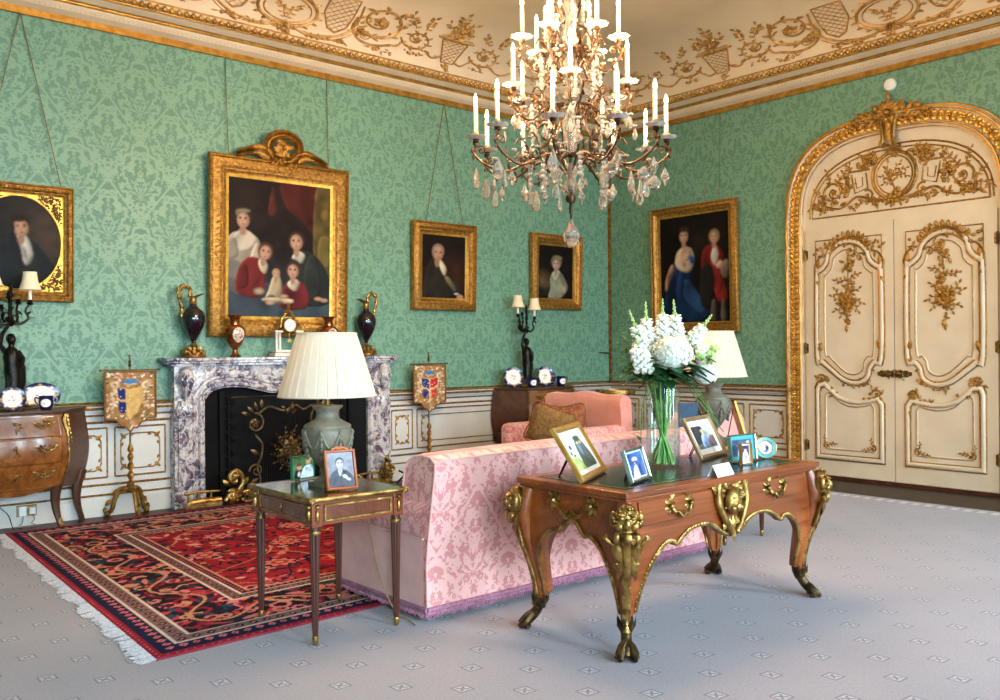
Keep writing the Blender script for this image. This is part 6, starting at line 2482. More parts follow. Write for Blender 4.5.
P.poly([(.0, 0), (.08, .36), (.3, .50), (.62, .50), (.88, .36), (1, 0)], S(66, 66, 76))
P.poly([(.40, .50), (.47, .30), (.56, .50)], S(226, 226, 230)); P.poly([(.45, .48), (.48, .28), (.53, .48)], S(90, 90, 98))
P.face(.48, .67, .155, S(206, 204, 204), S(46, 46, 52), .1, 'short')
P.ell(.64, .30, .13, .06, S(206, 204, 206), .4, -.5); P.ell(.76, .22, .13, .05, S(196, 194, 198), .5, -.5)
photo_frame('photo_frame', 'orange wood photo frame with a grey portrait of a man in a suit', (2.316, 3.912, .7225), -.14, .165, .20, .014, .24, P, ORW, None, None, .014, True)

# ---------------------------------------------------------------- things on the far lamp table
t = thing('picture_frame', 'thin gilt picture frame seen edge on with its prop, beside the far lamp', 'picture frame', (5.80, 3.925, .722), .86)
b = MB()
for sg in (-1, 1):
    pass
M = Matrix.Translation((0, 0, .006)) @ Matrix.Rotation(-.30, 4, 'X')
b.M = M
b.sweep([(-.085, 0, 0), (.085, 0, 0), (.085, 0, .31), (-.085, 0, .31)], [(0, -.004), (0, .012), (-.018, .014), (-.022, 0)])
b.box(-.075, .075, -.001, .004, .01, .30)
b.build('frame', GLD, t, angle=35)
b = MB(); b.tube([(0, .078, .24), (0, .125, .004)], .004, 6); b.build('strut', DARKM, t)
t = thing('book', 'dark blue bound book standing behind the flower vase on the far lamp table', 'book', (5.40, 4.13, .722), -.45)
b = MB(); b.box(-.07, .07, -.004, .0, 0, .29); b.box(-.07, .07, .032, .036, 0, .29); b.box(-.073, -.069, -.004, .036, 0, .29)
b.build('cover', pm('dark blue cloth', S(16, 58, 88), S(12, 46, 72), 30, .6), t)
b = MB(); b.box(-.068, .064, .0, .032, .004, .286); b.build('pages', pm('paper block', S(226, 218, 200), None, 50, .8), t)

# ---------------------------------------------------------------- glass vase of white flowers
VX, VY = 3.845, 3.115
vz = thing('flower_vase', 'clear glass cylinder vase with water on the desk, holding the white flowers', 'vase', (VX, VY, ZT_))
b = MB()
b.lathe([(.0, 0), (.088, 0), (.094, .008), (.094, .428), (.0915, .431), (.089, .428), (.089, .020), (.0, .018)], 48)
b.build('glass_body', GLASS, vz)
b = MB()
b.lathe([(.0, .0185), (.0885, .0205), (.0885, .25), (.0, .25)], 48)
b.build('water', WATER, vz)
fl = thing('flower_bouquet', 'bunch of white hydrangea, snapdragons and greenery arranged in the glass vase', 'flowers', (VX, VY, ZT_ + .016))
STEM = pm('green stems', S(150, 196, 96), S(96, 146, 62), 20, .5)
LEAF = pm('dark green leaves', S(44, 92, 50), S(22, 58, 32), 16, .45)
LEAF2 = pm('fresh green leaves', S(96, 140, 60), S(60, 104, 40), 16, .45)
PETAL = pm('white petals', S(240, 240, 232), S(226, 230, 214), 20, .6)
BUD = pm('green white buds', S(196, 214, 140), S(150, 184, 96), 20, .6)
# camera-right on the desk runs along (sin yaw, -cos yaw); the bunch is built round the upright and turned to suit
RX, RY = sin(math.radians(49.3)), -cos(math.radians(49.3))
FXx, FYy = cos(math.radians(49.3)), sin(math.radians(49.3))
def W(r, f, z):
    """right, away, up (metres) in the bunch"""
    return (r * RX + f * FXx, r * RY + f * FYy, z)
b = MB()
for k in range(46):
    a = random.uniform(0, 2 * PI)
    q = .080 * math.sqrt(random.random())
    a2 = a + PI + random.uniform(-.8, .8)
    w_ = random.uniform(.3, 1)
    b.tube([(q * cos(a), q * sin(a), .006), (.03 * w_ * cos(a2), .03 * w_ * sin(a2), .20), (.068 * w_ * cos(a2), .068 * w_ * sin(a2), .38), (.09 * w_ * cos(a2), .10 * w_ * sin(a2), .48)], .0042, 5)
b.build('stem', STEM, fl)
def flat_leaf(mb, base, d, L, w, droop=.3):
    d = Vector(d).normalized()
    s = d.cross(Vector((0, 0, 1)))
    if s.length < 1e-3:
        s = Vector((1, 0, 0))
    s.normalize()
    u = s.cross(d)
    base = Vector(base)
    P_ = []
    for i, (q, ww) in enumerate(((0, .08), (.2, .7), (.45, 1), (.7, .75), (1, .02))):
        c = base + d * L * q - Vector((0, 0, 1)) * droop * L * q * q
        P_ += [tuple(c - s * w * .5 * ww + u * .08 * w), tuple(c), tuple(c + s * w * .5 * ww + u * .08 * w)]
    fs = []
    for i in range(4):
        a = i * 3
        fs += [(a, a + 1, a + 4, a + 3), (a + 1, a + 2, a + 5, a + 4)]
    mb.add(P_, fs)
b = MB()
for k in range(90):
    a = random.uniform(0, 2 * PI)
    z = random.uniform(.45, .58)
    r = random.uniform(.02, .12)
    flat_leaf(b, (r * cos(a), r * sin(a), z), (cos(a) + random.uniform(-.4, .4), sin(a) + random.uniform(-.4, .4), random.uniform(-.2, .7)), random.uniform(.09, .14), random.uniform(.05, .085), random.uniform(.1, .5))
for k in range(14):     # foliage showing inside the glass
    a = random.uniform(0, 2 * PI)
    flat_leaf(b, (.045 * cos(a), .045 * sin(a), random.uniform(.22, .38)), (cos(a) * .25, sin(a) * .25, 1), .10, .045, 0)
for r, f, z, L in ((.06, -.08, .55, .17), (.12, -.06, .54, .15), (.15, -.04, .60, .13), (.0, -.09, .52, .14), (.10, -.08, .50, .15), (-.06, -.07, .52, .13), (.05, -.09, .50, .13)):
    flat_leaf(b, W(r, f, z), (RX * (r + .1) * 4 - FXx * .4, RY * (r + .1) * 4 - FYy * .4, -.15), L, L * .62, .25)
b.build('dark_leaf', LEAF, fl)
b = MB()
for k in range(60):     # feathery wisps, mostly to the left
    side = -1 if k % 5 else 1
    p0 = W(side * .05, random.uniform(-.05, .05), .45)
    p1 = W(side * random.uniform(.12, .25 if side < 0 else .2), random.uniform(-.08, .1), random.uniform(.48, .74))
    b.tube([p0, tuple((p0[i] + p1[i]) / 2 + (.03 if i == 2 else 0) for i in range(3)), p1], .0016, 4)
    for j in range(7):
        q = .35 + .10 * j
        c = [p0[i] + (p1[i] - p0[i]) * q for i in range(3)]
        flat_leaf(b, c, (random.uniform(-1, 1), random.uniform(-1, 1), random.uniform(-.3, .8)), .042, .012, .2)
for k in range(3):
    b.tube([W(.03, -.03, .43), W(.09, -.08, .47), W(.16, -.11, .42 - .03 * k), W(.25 + .03 * k, -.08, .28 - .05 * k)], .0026, 4)
b.tube([W(-.03, -.03, .43), W(-.09, -.07, .46), W(-.13, -.09, .30), W(-.135, -.09, .13)], .003, 4)
for k in range(20):
    flat_leaf(b, W(-.125 - .015 * random.random(), -.09, .12 + .014 * k), (random.uniform(-1, 1), random.uniform(-1, 1), .3), .05, .022, .3)
b.build('fern_wisp', LEAF2, fl)
def hydrangea(c, R_):
    b = MB()
    c = Vector(c)
    for k in range(150):
        z = 1 - 2 * (k + .5) / 150
        if z < -.55:
            continue
        th = k * 2.39996
        d = Vector((math.sqrt(1 - z * z) * cos(th), math.sqrt(1 - z * z) * sin(th), z * .85))
        p = c + d * R_ * random.uniform(.86, 1.02)
        u = d.orthogonal().normalized()
        v = d.cross(u)
        a0 = random.uniform(0, PI)
        for q in range(4):
            a = a0 + q * PI / 2
            e = u * cos(a) + v * sin(a)
            f = u * cos(a + PI / 2) + v * sin(a + PI / 2)
            s_ = R_ * .21
            b.add([tuple(p), tuple(p + e * s_ * .7 + f * s_ * .45 + d * s_ * .12), tuple(p + e * s_ * 1.15 + d * s_ * .05), tuple(p + e * s_ * .7 - f * s_ * .45 + d * s_ * .12)], [(0, 1, 2, 3)])
    b.ell(c, R_ * .82, 14, 10)
    return b.build('hydrangea_head', PETAL, fl, angle=80)
hydrangea(W(.045, -.06, .60), .112)
hydrangea(W(.235, .03, .49), .075)
def snapdragon(base, tip, n=15, s=1.0):
    b = MB()
    base, tip = Vector(base), Vector(tip)
    ax = (tip - base).normalized()
    u = ax.orthogonal().normalized()
    v = ax.cross(u)
    for k in range(n):
        q = k / (n - 1)
        if q > .62:
            continue
        for j in range(3):
            an = k * 1.3 + j * 2.1
            e = u * cos(an) + v * sin(an)
            p = base + (tip - base) * q + e * .020 * s * (1.1 - q)
            sz = .019 * s * (1.15 - q * .7)
            b.ell(p + e * sz * .5, (sz * 1.0, sz * .9, sz * .85), 6, 5)
            for w_ in (-1, 1):
                b.ell(p + e * sz * 1.2 + (v * cos(an) - u * sin(an)) * sz * .6 * w_ + ax * sz * .3, (sz * .55, sz * .55, sz * .4), 6, 4)
    fb = b.build('snapdragon_spike', PETAL, fl)
    b = MB()
    b.tube([tuple(base - ax * .22), tuple(base), tuple(tip)], [.004, .0035, .0015], 5)
    for k in range(14):
        q = .58 + .42 * k / 13
        an = k * 2.4
        e = u * cos(an) + v * sin(an)
        b.ell(base + (tip - base) * q + e * .010 * (1.3 - q), (.008 * (1.5 - q), .008 * (1.5 - q), .011 * (1.5 - q)), 5, 4)
    b.build('green_buds', BUD, fb)
for base, tip in ((W(-.10, .0, .62), W(-.178, .0, .835)), (W(-.075, .04, .65), W(-.082, .05, .885)), (W(.012, .04, .68), W(.012, .05, .90)), (W(.088, .04, .68), W(.075, .06, .895)), (W(.155, .02, .65), W(.275, .02, .81)),
                  (W(.18, -.05, .60), W(.30, -.05, .625)), (W(-.12, -.02, .58), W(-.15, -.03, .70))):
    snapdragon(base, tip, 15, .95)
b = MB()
for k in range(40):      # stocks, lower left
    q = k / 39
    c = Vector(W(-.125 + .04 * sin(k * 2.4) + .03 * (.5 - q), -.09 + .03 * cos(k * 2.4), .50 + .12 * q))
    b.ell(c, (.018, .018, .014), 6, 4)
    b.ell(c + Vector((random.uniform(-.01, .01), random.uniform(-.01, .01), .004)), (.014, .014, .011), 6, 4)
b.build('stock_spike', PETAL, fl)
b = MB()
for k in range(9):       # half open white roses at right
    c = Vector(W(.17 + .012 * k + random.uniform(-.02, .02), -.06 + random.uniform(-.03, .03), .58 + random.uniform(-.03, .04)))
    for j in range(7):
        an = j * 2.4
        b.ell(c + Vector((cos(an) * .010, sin(an) * .010, .003 * j)), (.013, .013, .016), 6, 4)
b.build('rose_heads', BUD, fl)
# ---------------------------------------------------------------- chandelier: bronze arms, crystal, candle bulbs
CX, CY = 4.258, 4.213
cl = thing('chandelier', 'large tiered bronze and crystal chandelier with lit candle bulbs', 'chandelier', (CX, CY, 0))
yawc = math.radians(49.3)
def vdir(th):
    """th measured from the side nearest the camera, positive to the right (radians)"""
    d = Vector((-cos(yawc), -sin(yawc), 0)) * cos(th) + Vector((sin(yawc), -cos(yawc), 0)) * sin(th)
    return d
# stem of turned crystal and bronze
b = MB()
b.lathe([(.0, 2.40), (.028, 2.40), (.036, 2.43), (.03, 2.45), (.012, 2.455), (.012, 2.70), (.03, 2.71), (.035, 2.73), (.012, 2.74), (.012, 3.05), (.03, 3.055), (.014, 3.08), (.014, 3.40), (.035, 3.41), (.04, 3.43), (.014, 3.45), (.014, 4.0), (.03, 4.02), (.03, 4.05), (.008, 4.06), (.008, 5.0)], 14)
b.lathe([(.0, 2.32), (.010, 2.325), (.014, 2.35), (.010, 2.39), (.02, 2.405), (.0, 2.41)], 12)
b.lathe([(.10, 4.93), (.13, 4.96), (.13, 5.0), (.0, 5.0)], 24)
b.build('stem', BRONZE_W, cl)
# openwork cage of bronze scrolls round the stem
b = MB()
for k in range(6):
    d = vdir(k * PI / 3 + .3)
    def q(r, z):
        return (d.x * r, d.y * r, z)
    b.tube([q(r, z) for r, z in catmull([(.03, 2.60), (.10, 2.68), (.15, 2.80), (.10, 2.92), (.16, 3.02), (.21, 3.10), (.15, 3.20), (.06, 3.22), (.09, 3.32), (.15, 3.42), (.12, 3.54), (.05, 3.60), (.08, 3.70), (.12, 3.80), (.05, 3.92)], 4)], .008, 6)
    b.tube([q(.13 + .05 * cos(t) * (1 - t / 14), 2.98 + .05 * sin(t) * (1 - t / 14)) for t in [.4 * i for i in range(26)]], .006, 5)
    b.tube([q(.12 + .04 * cos(t) * (1 - t / 14), 3.36 + .04 * sin(t) * (1 - t / 14)) for t in [.4 * i for i in range(26)]], .006, 5)
    for z, r in ((2.82, .15), (3.1, .2), (3.44, .15), (3.80, .12)):
        o = Orn(b, lambda a, bb, h: (d.x * (r + a) - d.y * h, d.y * (r + a) + d.x * h, bb))
        o.leaf(0, z, .8, .07, .035, .01); o.leaf(0, z, -.8, .07, .035, .01)
b.build('scroll_cage', BRONZE_W, cl)
b = MB()
def facet(mb, prof, c, n=8):
    mb.lathe(prof, n, c)
facet(b, [(.022, 2.46), (.040, 2.48), (.046, 2.51), (.034, 2.55), (.042, 2.58), (.050, 2.61), (.034, 2.64), (.022, 2.66)], (0, 0, 0), 10)
facet(b, [(.026, 2.72), (.034, 2.76), (.050, 2.84), (.058, 2.90), (.050, 2.95), (.030, 2.99), (.024, 3.02)], (0, 0, 0), 10)
facet(b, [(.026, 3.06), (.13, 3.10), (.155, 3.13), (.14, 3.14), (.03, 3.11)], (0, 0, 0), 16)
facet(b, [(.026, 3.18), (.05, 3.21), (.04, 3.25), (.055, 3.29), (.045, 3.34), (.03, 3.37)], (0, 0, 0), 10)
facet(b, [(.03, 3.47), (.055, 3.50), (.06, 3.53), (.045, 3.56), (.055, 3.60), (.05, 3.64), (.06, 3.69), (.045, 3.74), (.03, 3.78)], (0, 0, 0), 10)
b.build('crystal_stem', CRYSTAL, cl, smooth=False)

def pendant_mesh(L, kind):
    mb = MB()
    n = 6
    if kind == 'pear':
        mb.lathe([(.0, -L), (L * .13, -L * .93), (L * .235, -L * .74), (L * .24, -L * .60), (L * .15, -L * .32), (L * .05, -L * .10), (.0, -L * .04)], n)
    elif kind == 'spear':
        mb.lathe([(.0, -L), (L * .07, -L * .80), (L * .20, -L * .56), (L * .20, -L * .46), (L * .07, -L * .18), (.0, -L * .04)], n)
    elif kind == 'big':
        mb.lathe([(.0, -L), (L * .12, -L * .96), (L * .25, -L * .80), (L * .30, -L * .62), (L * .26, -L * .48), (L * .12, -L * .22), (L * .05, -L * .04), (.0, 0)], 12)
    else:
        mb.lathe([(.0, -L), (L * .34, -L * .75), (L * .45, -L * .5), (L * .34, -L * .25), (.0, 0)], n)
    return mb
def flat_rot(mb, a):
    c, s = cos(a), sin(a)
    mb.v = [(c * x * 1.0 - s * y * .5, s * x + c * y * .5, z) for x, y, z in mb.v]
    return mb
proto = {}
def drop(p, L, kind, parent, rot=0.0, cap=True):
    key = (round(L, 3), kind)
    if key not in proto:
        mb = pendant_mesh(L, kind)
        if kind == 'pear':
            flat_rot(mb, 0)
        o = mb.build('crystal_drop', CRYSTAL, parent, smooth=False)
        proto[key] = o
    else:
        o = proto[key].copy()
        COL.objects.link(o)
        o.parent = parent
    o.location = p
    o.rotation_euler = (0, 0, rot)
    return o
beads = MB()       # small rosettes and links threaded between: too many to count
links = MB()
def rosette(p, r):
    p = Vector(p)
    for k in range(6):
        a = k * PI / 3
        beads.ell(p + Vector((cos(a) * r * .55, sin(a) * r * .55, 0)), (r * .42, r * .42, r * .3), 5, 3)
    beads.ell(p, (r * .4, r * .4, r * .5), 6, 4)
def garland(p, n, r, dz):
    for k in range(n):
        beads.ell((p[0], p[1], p[2] - dz * k), (r, r, r * 1.1), 6, 4)

candles_done = []
def arm(th, R_, zb, zs, rs, hc, drops=(), low=.0):
    """scrolled arm from the stem (rs, zs) dipping then rising to the pan at radius R_, pan height zb"""
    d = vdir(th)
    sd = Vector((-d.y, d.x, 0))
    def q(r, z, s=0.0):
        return (d.x * r + sd.x * s, d.y * r + sd.y * s, z)
    zl = zb - .20 - low
    a = thing_child('arm', cl)
    mb = MB()
    pts = catmull([(rs, zs), (rs + (R_ - rs) * .25, zs - .02), (rs + (R_ - rs) * .40, zl + .07), (rs + (R_ - rs) * .66, zl), (rs + (R_ - rs) * .90, zl + .045), (R_ + .02, zl + .12), (R_ - .005, zb - .035), (R_, zb)], 5)
    mb.tube([q(r, z) for r, z in pts], [.0095 - .003 * i / len(pts) for i in range(len(pts))], 7)
    mb.tube([q(R_ - .035 + .032 * cos(t) * (1 - t / 11), zb - .065 + .032 * sin(t) * (1 - t / 11)) for t in [.45 * i for i in range(20)]], .005, 5)
    rm = rs + (R_ - rs) * .45
    mb.tube([q(rm + .055 * cos(t) * (1 - t / 12), zl + .085 + .055 * sin(t) * (1 - t / 12)) for t in [.42 * i for i in range(24)]], .0065, 5)
    mb.tube([q(r, z) for r, z in catmull([(rm - .05, zl + .05), (rm - .02, zl + .17), (rm + .03, zl + .22), (rm + .06, zl + .18)], 4)], .006, 5)
    o = Orn(mb, lambda aa, bb, h: q(aa, bb, h))
    for i in range(4, len(pts) - 6, 5):
        o.leaf(pts[i][0], pts[i][1], 1.2, .05, .028, .012); o.leaf(pts[i][0], pts[i][1], -1.4, .04, .024, .012)
    mb.lathe([(.010, 0), (.022, .012), (.018, .02), (.024, .03)], 10, q(R_, zb - .02))
    am = mb.build('arm', BRONZE_W, cl)
    # glass pan
    mb = MB()
    n = 20
    vs, fs = [], []
    prof = [(.016, 0), (.040, .004), (.066, .016), (.070, .020), (.062, .018), (.018, .010)]
    for j, (r, z) in enumerate(prof):
        for k in range(n):
            an = 2 * PI * k / n
            rr = r * (1 + (.10 if k % 2 else -.08) * (j in (2, 3, 4)))
            vs.append(tuple(Vector(q(R_, zb + .006)) + Vector((rr * cos(an), rr * sin(an), z))))
    for j in range(len(prof) - 1):
        for k in range(n):
            k2 = (k + 1) % n
            fs.append((j * n + k, j * n + k2, (j + 1) * n + k2, (j + 1) * n + k))
    mb.add(vs, fs)
    mb.build('drip_pan', PAN, am, smooth=False)
    mb = MB()
    mb.lathe([(.014, .010), (.021, .016), (.018, .028), (.023, .042), (.019, .052), (.0, .053)], 12, q(R_, zb))
    mb.build('candle_socket', BRASS, am)
    mb = MB()
    mb.lathe([(.0, .05), (.0135, .05), (.013, .05 + hc), (.011, .056 + hc), (.0, .058 + hc)], 12, q(R_, zb))
    c = mb.build('candle', CANDLE, cl)
    mb = MB()
    mb.lathe([(.0, .055 + hc), (.0085, .060 + hc), (.0125, .075 + hc), (.011, .092 + hc), (.005, .112 + hc), (.0, .122 + hc)], 12, q(R_, zb))
    mb.build('bulb', FLAME, c)
    candles_done.append(q(R_, zb + hc + .09))
    for (r, z, L, kind) in drops:
        rr = rs + (R_ - rs) * r
        p = q(rr, zl + z)
        links.tube([p, (p[0], p[1], p[2] - .02)], .002, 4)
        drop((p[0], p[1], p[2] - .015), L, kind, cl, random.uniform(0, 6))
    # rosettes riding the arm
    for r, z in ((.45, .10), (.62, .03), (.80, .05)):
        rosette(q(rs + (R_ - rs) * r, zl + z + .03, .018), .022)
    return am
def thing_child(n, p):
    return None
dg = math.radians
low_arms = [(-14, 0), (22, 0), (-50, 0), (52, .01), (-82, -.02), (86, -.02), (119, -.03), (146, -.05), (-118, -.02), (-152, -.03)]
for i, (th, dz) in enumerate(low_arms):
    kinds = [((1.0, .045, .155, 'pear'), (.80, -.02, .125, 'spear'), (.90, -.03, .14, 'pear')), ((.98, .045, .14, 'spear'), (.70, -.02, .16, 'pear'), (.86, -.01, .11, 'bob'))][i % 2]
    arm(dg(th), .635, 2.80, 2.72, .05, .185, kinds)
for i, th in enumerate((-74, -4, 66, 122, -128, 178)):
    arm(dg(th), .395, 3.135, 3.06, .05, .175, ((.98, .05, .115, 'spear'), (.6, -.01, .11, 'pear')))
for i, th in enumerate((-78, -28, 28, 82, 140, -140)):
    arm(dg(th), .325, 3.465, 3.42, .05, .165, ((.98, .05, .08, 'pear'),))
# crystal branches standing on the stem ring and hanging icicles
for k in range(10):
    th = k * PI / 5 + .2
    d = vdir(th)
    r = .22 + .05 * (k % 2)
    p = (d.x * r, d.y * r, 2.56 - .03 * (k % 2))
    links.tube([(p[0], p[1], p[2] + .12), p], .0025, 4)
    garland((p[0], p[1], p[2] + .10), 4, .017, .035)
    rosette((p[0], p[1], p[2] + .12), .028)
    drop((p[0], p[1], p[2] - .03), .12, 'pear' if k % 2 else 'spear', cl, th)
    drop((p[0] + .03 * d.y, p[1] - .03 * d.x, p[2] + .05), .09, 'spear', cl, th)
for k in range(9):
    th = k * 2 * PI / 9 + .1
    d = vdir(th)
    for z, r in ((2.90, .27), (3.22, .20), (3.56, .17), (3.74, .12)):
        p = Vector((d.x * r, d.y * r, z + .02 * (k % 3)))
        rosette(p, .026)
        garland((p.x, p.y, p.z - .03), 3, .015, .03)
        if k % 2:
            beads.lathe([(.012, .02), (.016, .05), (.010, .07), (.017, .09), (.006, .12), (.0, .125)], 6, tuple(p))
        if k % 3 == 0:
            drop((p.x, p.y, p.z - .10), .07, 'bob', cl, th)
for th, r, z in ((-60, .40, 2.93), (64, .42, 2.93), (100, .45, 2.92), (-95, .44, 2.9), (40, .33, 2.86), (-35, .32, 2.86)):
    d = vdir(dg(th))
    drop((d.x * r, d.y * r, z), .09, 'pear', cl, dg(th))
    rosette((d.x * r, d.y * r, z + .01), .02)
drop((0, 0, 2.295), .20, 'big', cl)
links.tube([(0, 0, 2.33), (0, 0, 2.28)], .007, 6)
bd = beads.build('crystal_bead', NT('cut glass bead').set((1.0, .97, .92), .05, 0.0, Transmission_Weight=.78, IOR=1.5), cl, smooth=False)
bd['kind'] = 'stuff'
wl = links.build('wire_link', BRONZE_W, cl)
wl['kind'] = 'stuff'
# ---------------------------------------------------------------- the red carpet before the hearth
NL, NR, FR_, FL_ = (1.46, 4.12), (6.30, 4.33), (6.42, 7.78), (1.60, 7.79)
def rug_pt(u, v, z=.0255):
    x = NL[0] * (1 - u) * (1 - v) + NR[0] * u * (1 - v) + FR_[0] * u * v + FL_[0] * (1 - u) * v
    y = NL[1] * (1 - u) * (1 - v) + NR[1] * u * (1 - v) + FR_[1] * u * v + FL_[1] * (1 - u) * v
    return (x, y, z)
RW_, RH_ = 560, 410           # about 9 mm a knot
LXm, LYm = 4.83, 3.6
rg = np.zeros((RH_, RW_, 3), dtype=np.float32)
xm = (np.arange(RW_) + .5) / RW_ * LXm
ym = (np.arange(RH_) + .5) / RH_ * LYm
XX, YY = np.meshgrid(xm, ym)
edge = np.minimum(np.minimum(XX, LXm - XX), np.minimum(YY, LYm - YY))
sx_ = np.minimum(XX, LXm - XX) < np.minimum(YY, LYm - YY)
run = np.where(sx_, YY, XX)
RED, RED2, NAVYC, PINKC, TANC, BLK, CRE, TEAL = S(142, 26, 46), S(106, 18, 36), S(24, 24, 54), S(206, 112, 116), S(190, 134, 104), S(22, 16, 26), S(210, 186, 178), S(44, 66, 84)
rg[:] = RED
def stamp(mask, c):
    rg[mask] = c
def motifs(region, cell, cols, sizes, seed, jitter=.35, mirror=True):
    r = np.random.default_rng(seed)
    nx, ny = int(LXm / cell) + 1, int(LYm / cell) + 1
    for i in range(nx):
        for j in range(ny):
            for k in range(3):
                cx_ = (i + .5 + r.uniform(-jitter, jitter)) * cell
                cy_ = (j + .5 + r.uniform(-jitter, jitter)) * cell
                a = r.uniform(0, PI)
                ra, rb = r.uniform(*sizes), r.uniform(sizes[0] * .35, sizes[0] * .7)
                c = cols[r.integers(len(cols))]
                i0, i1 = int((cx_ - ra) / LXm * RW_), int((cx_ + ra) / LXm * RW_) + 2
                j0, j1 = int((cy_ - ra) / LYm * RH_), int((cy_ + ra) / LYm * RH_) + 2
                i0, j0 = max(0, i0), max(0, j0)
                sx, sy = XX[j0:j1, i0:i1] - cx_, YY[j0:j1, i0:i1] - cy_
                u, v = sx * cos(a) + sy * sin(a), -sx * sin(a) + sy * cos(a)
                kind = r.integers(4)
                if kind == 0:
                    m = (u / ra) ** 2 + (v / rb) ** 2 < 1
                elif kind == 1:
                    m = np.abs(np.sqrt(u * u + v * v) - ra * .6) < .012
                elif kind == 2:
                    m = np.abs(u) + np.abs(v) * 1.6 < ra * .8
                else:
                    m = (np.abs(v - .4 * ra * np.sin(u / ra * 3)) < .011) & (np.abs(u) < ra)
                m &= region[j0:j1, i0:i1]
                rg[j0:j1, i0:i1][m] = c
field = edge > .80
motifs(field, .15, [NAVYC, PINKC, TANC, RED2, BLK, S(176, 60, 66), RED2, S(160, 34, 52), RED2, BLK, NAVYC, BLK, S(206, 150, 140)], (.035, .085), 5)
# large lattice of stems and rosettes on the field
for k in range(-8, 30):
    for sgn in (1, -1):
        d = np.abs((XX + sgn * YY * 1.15) - k * .62 - .09 * np.sin(YY * 9))
        stamp((d < .009) & field, TANC if k % 2 else NAVYC)
for i in range(9):
    for j in range(7):
        c = (.62 * i * 1.0 + .31 * (j % 2), .54 * j + .2)
        r = np.hypot(XX - c[0], (YY - c[1]) * 1.1)
        th = np.arctan2(YY - c[1], XX - c[0])
        stamp(field & (r < .13 + .025 * np.cos(8 * th)), NAVYC)
        stamp(field & (r < .10 + .02 * np.cos(8 * th)), PINKC)
        stamp(field & (r < .06), S(150, 50, 50)); stamp(field & (r < .03), TANC)
main = (edge > .25) & (edge < .64)
stamp(main, BLK)
motifs(main, .12, [PINKC, RED, TANC, S(170, 62, 62), NAVYC, TEAL, S(196, 116, 104), RED2], (.035, .085), 9)
wave = np.abs((edge - .445) - .10 * np.sin(run * 9.5)) < .012
stamp(main & wave, TANC)
for lo, hi, base, alt in ((.0, .045, RED, RED), (.045, .07, NAVYC, CRE), (.07, .14, NAVYC, PINKC), (.14, .155, CRE, CRE), (.155, .235, S(120, 92, 88), BLK), (.235, .25, CRE, CRE), (.64, .655, CRE, CRE), (.655, .725, S(110, 84, 84), BLK), (.725, .74, CRE, CRE), (.74, .785, NAVYC, S(150, 40, 50)), (.785, .80, TANC, TANC)):
    m = (edge >= lo) & (edge < hi)
    stamp(m, base)
    w_ = hi - lo
    if w_ > .03:
        t = (run / (w_ * .95)) % 1.0
        e = (edge - lo) / w_
        stamp(m & (np.abs(t - .5) + np.abs(e - .5) < .36), alt)
        stamp(m & (np.abs(t - .5) + np.abs(e - .5) < .15), PINKC if alt is not PINKC else RED)
rg *= (1 + .10 * rng.normal(0, 1, (RH_, RW_, 1))).astype(np.float32)
rg = np.clip(rg, 0, 1)
t = thing('persian_rug', 'red patterned oriental rug with dark border and pale fringe, lying before the fireplace', 'rug', (0, 0, 0))
b = MB()
b.grid(lambda u, v: rug_pt(u, v), RW_ - 1, RH_ - 1)
b.c = rg.reshape(-1, 3)
pile = b.build('woven_pile', WOVEN, t)
b = MB()
b.hexa([rug_pt(0, 0, .0128), rug_pt(1, 0, .0128), rug_pt(1, 1, .0128), rug_pt(0, 1, .0128), rug_pt(0, 0, .025), rug_pt(1, 0, .025), rug_pt(1, 1, .025), rug_pt(0, 1, .025)])
b.build('edge', pm('red wool edge', S(140, 28, 44), S(110, 20, 34), 60, .95), t, smooth=False)
r_ = random.Random(3)
for uu, sgn in ((0, -1), (1, 1)):
    b = MB()
    n = 250
    for i in range(n):
        v = (i + r_.random()) / n
        x, y, z = rug_pt(uu, v, .020)
        L = .068 + .035 * sin(i * .21) * .35 + r_.uniform(-.012, .02)
        j = r_.uniform(-.02, .02)
        b.tube([(x, y, z), (x + sgn * L * .5, y + j * .6, .0178), (x + sgn * L, y + j, .0165)], [.0045, .0055, .0035], 4)
    b.build('fringe', pm('pale wool fringe', S(186, 180, 180), S(150, 146, 150), 90, .95), t)
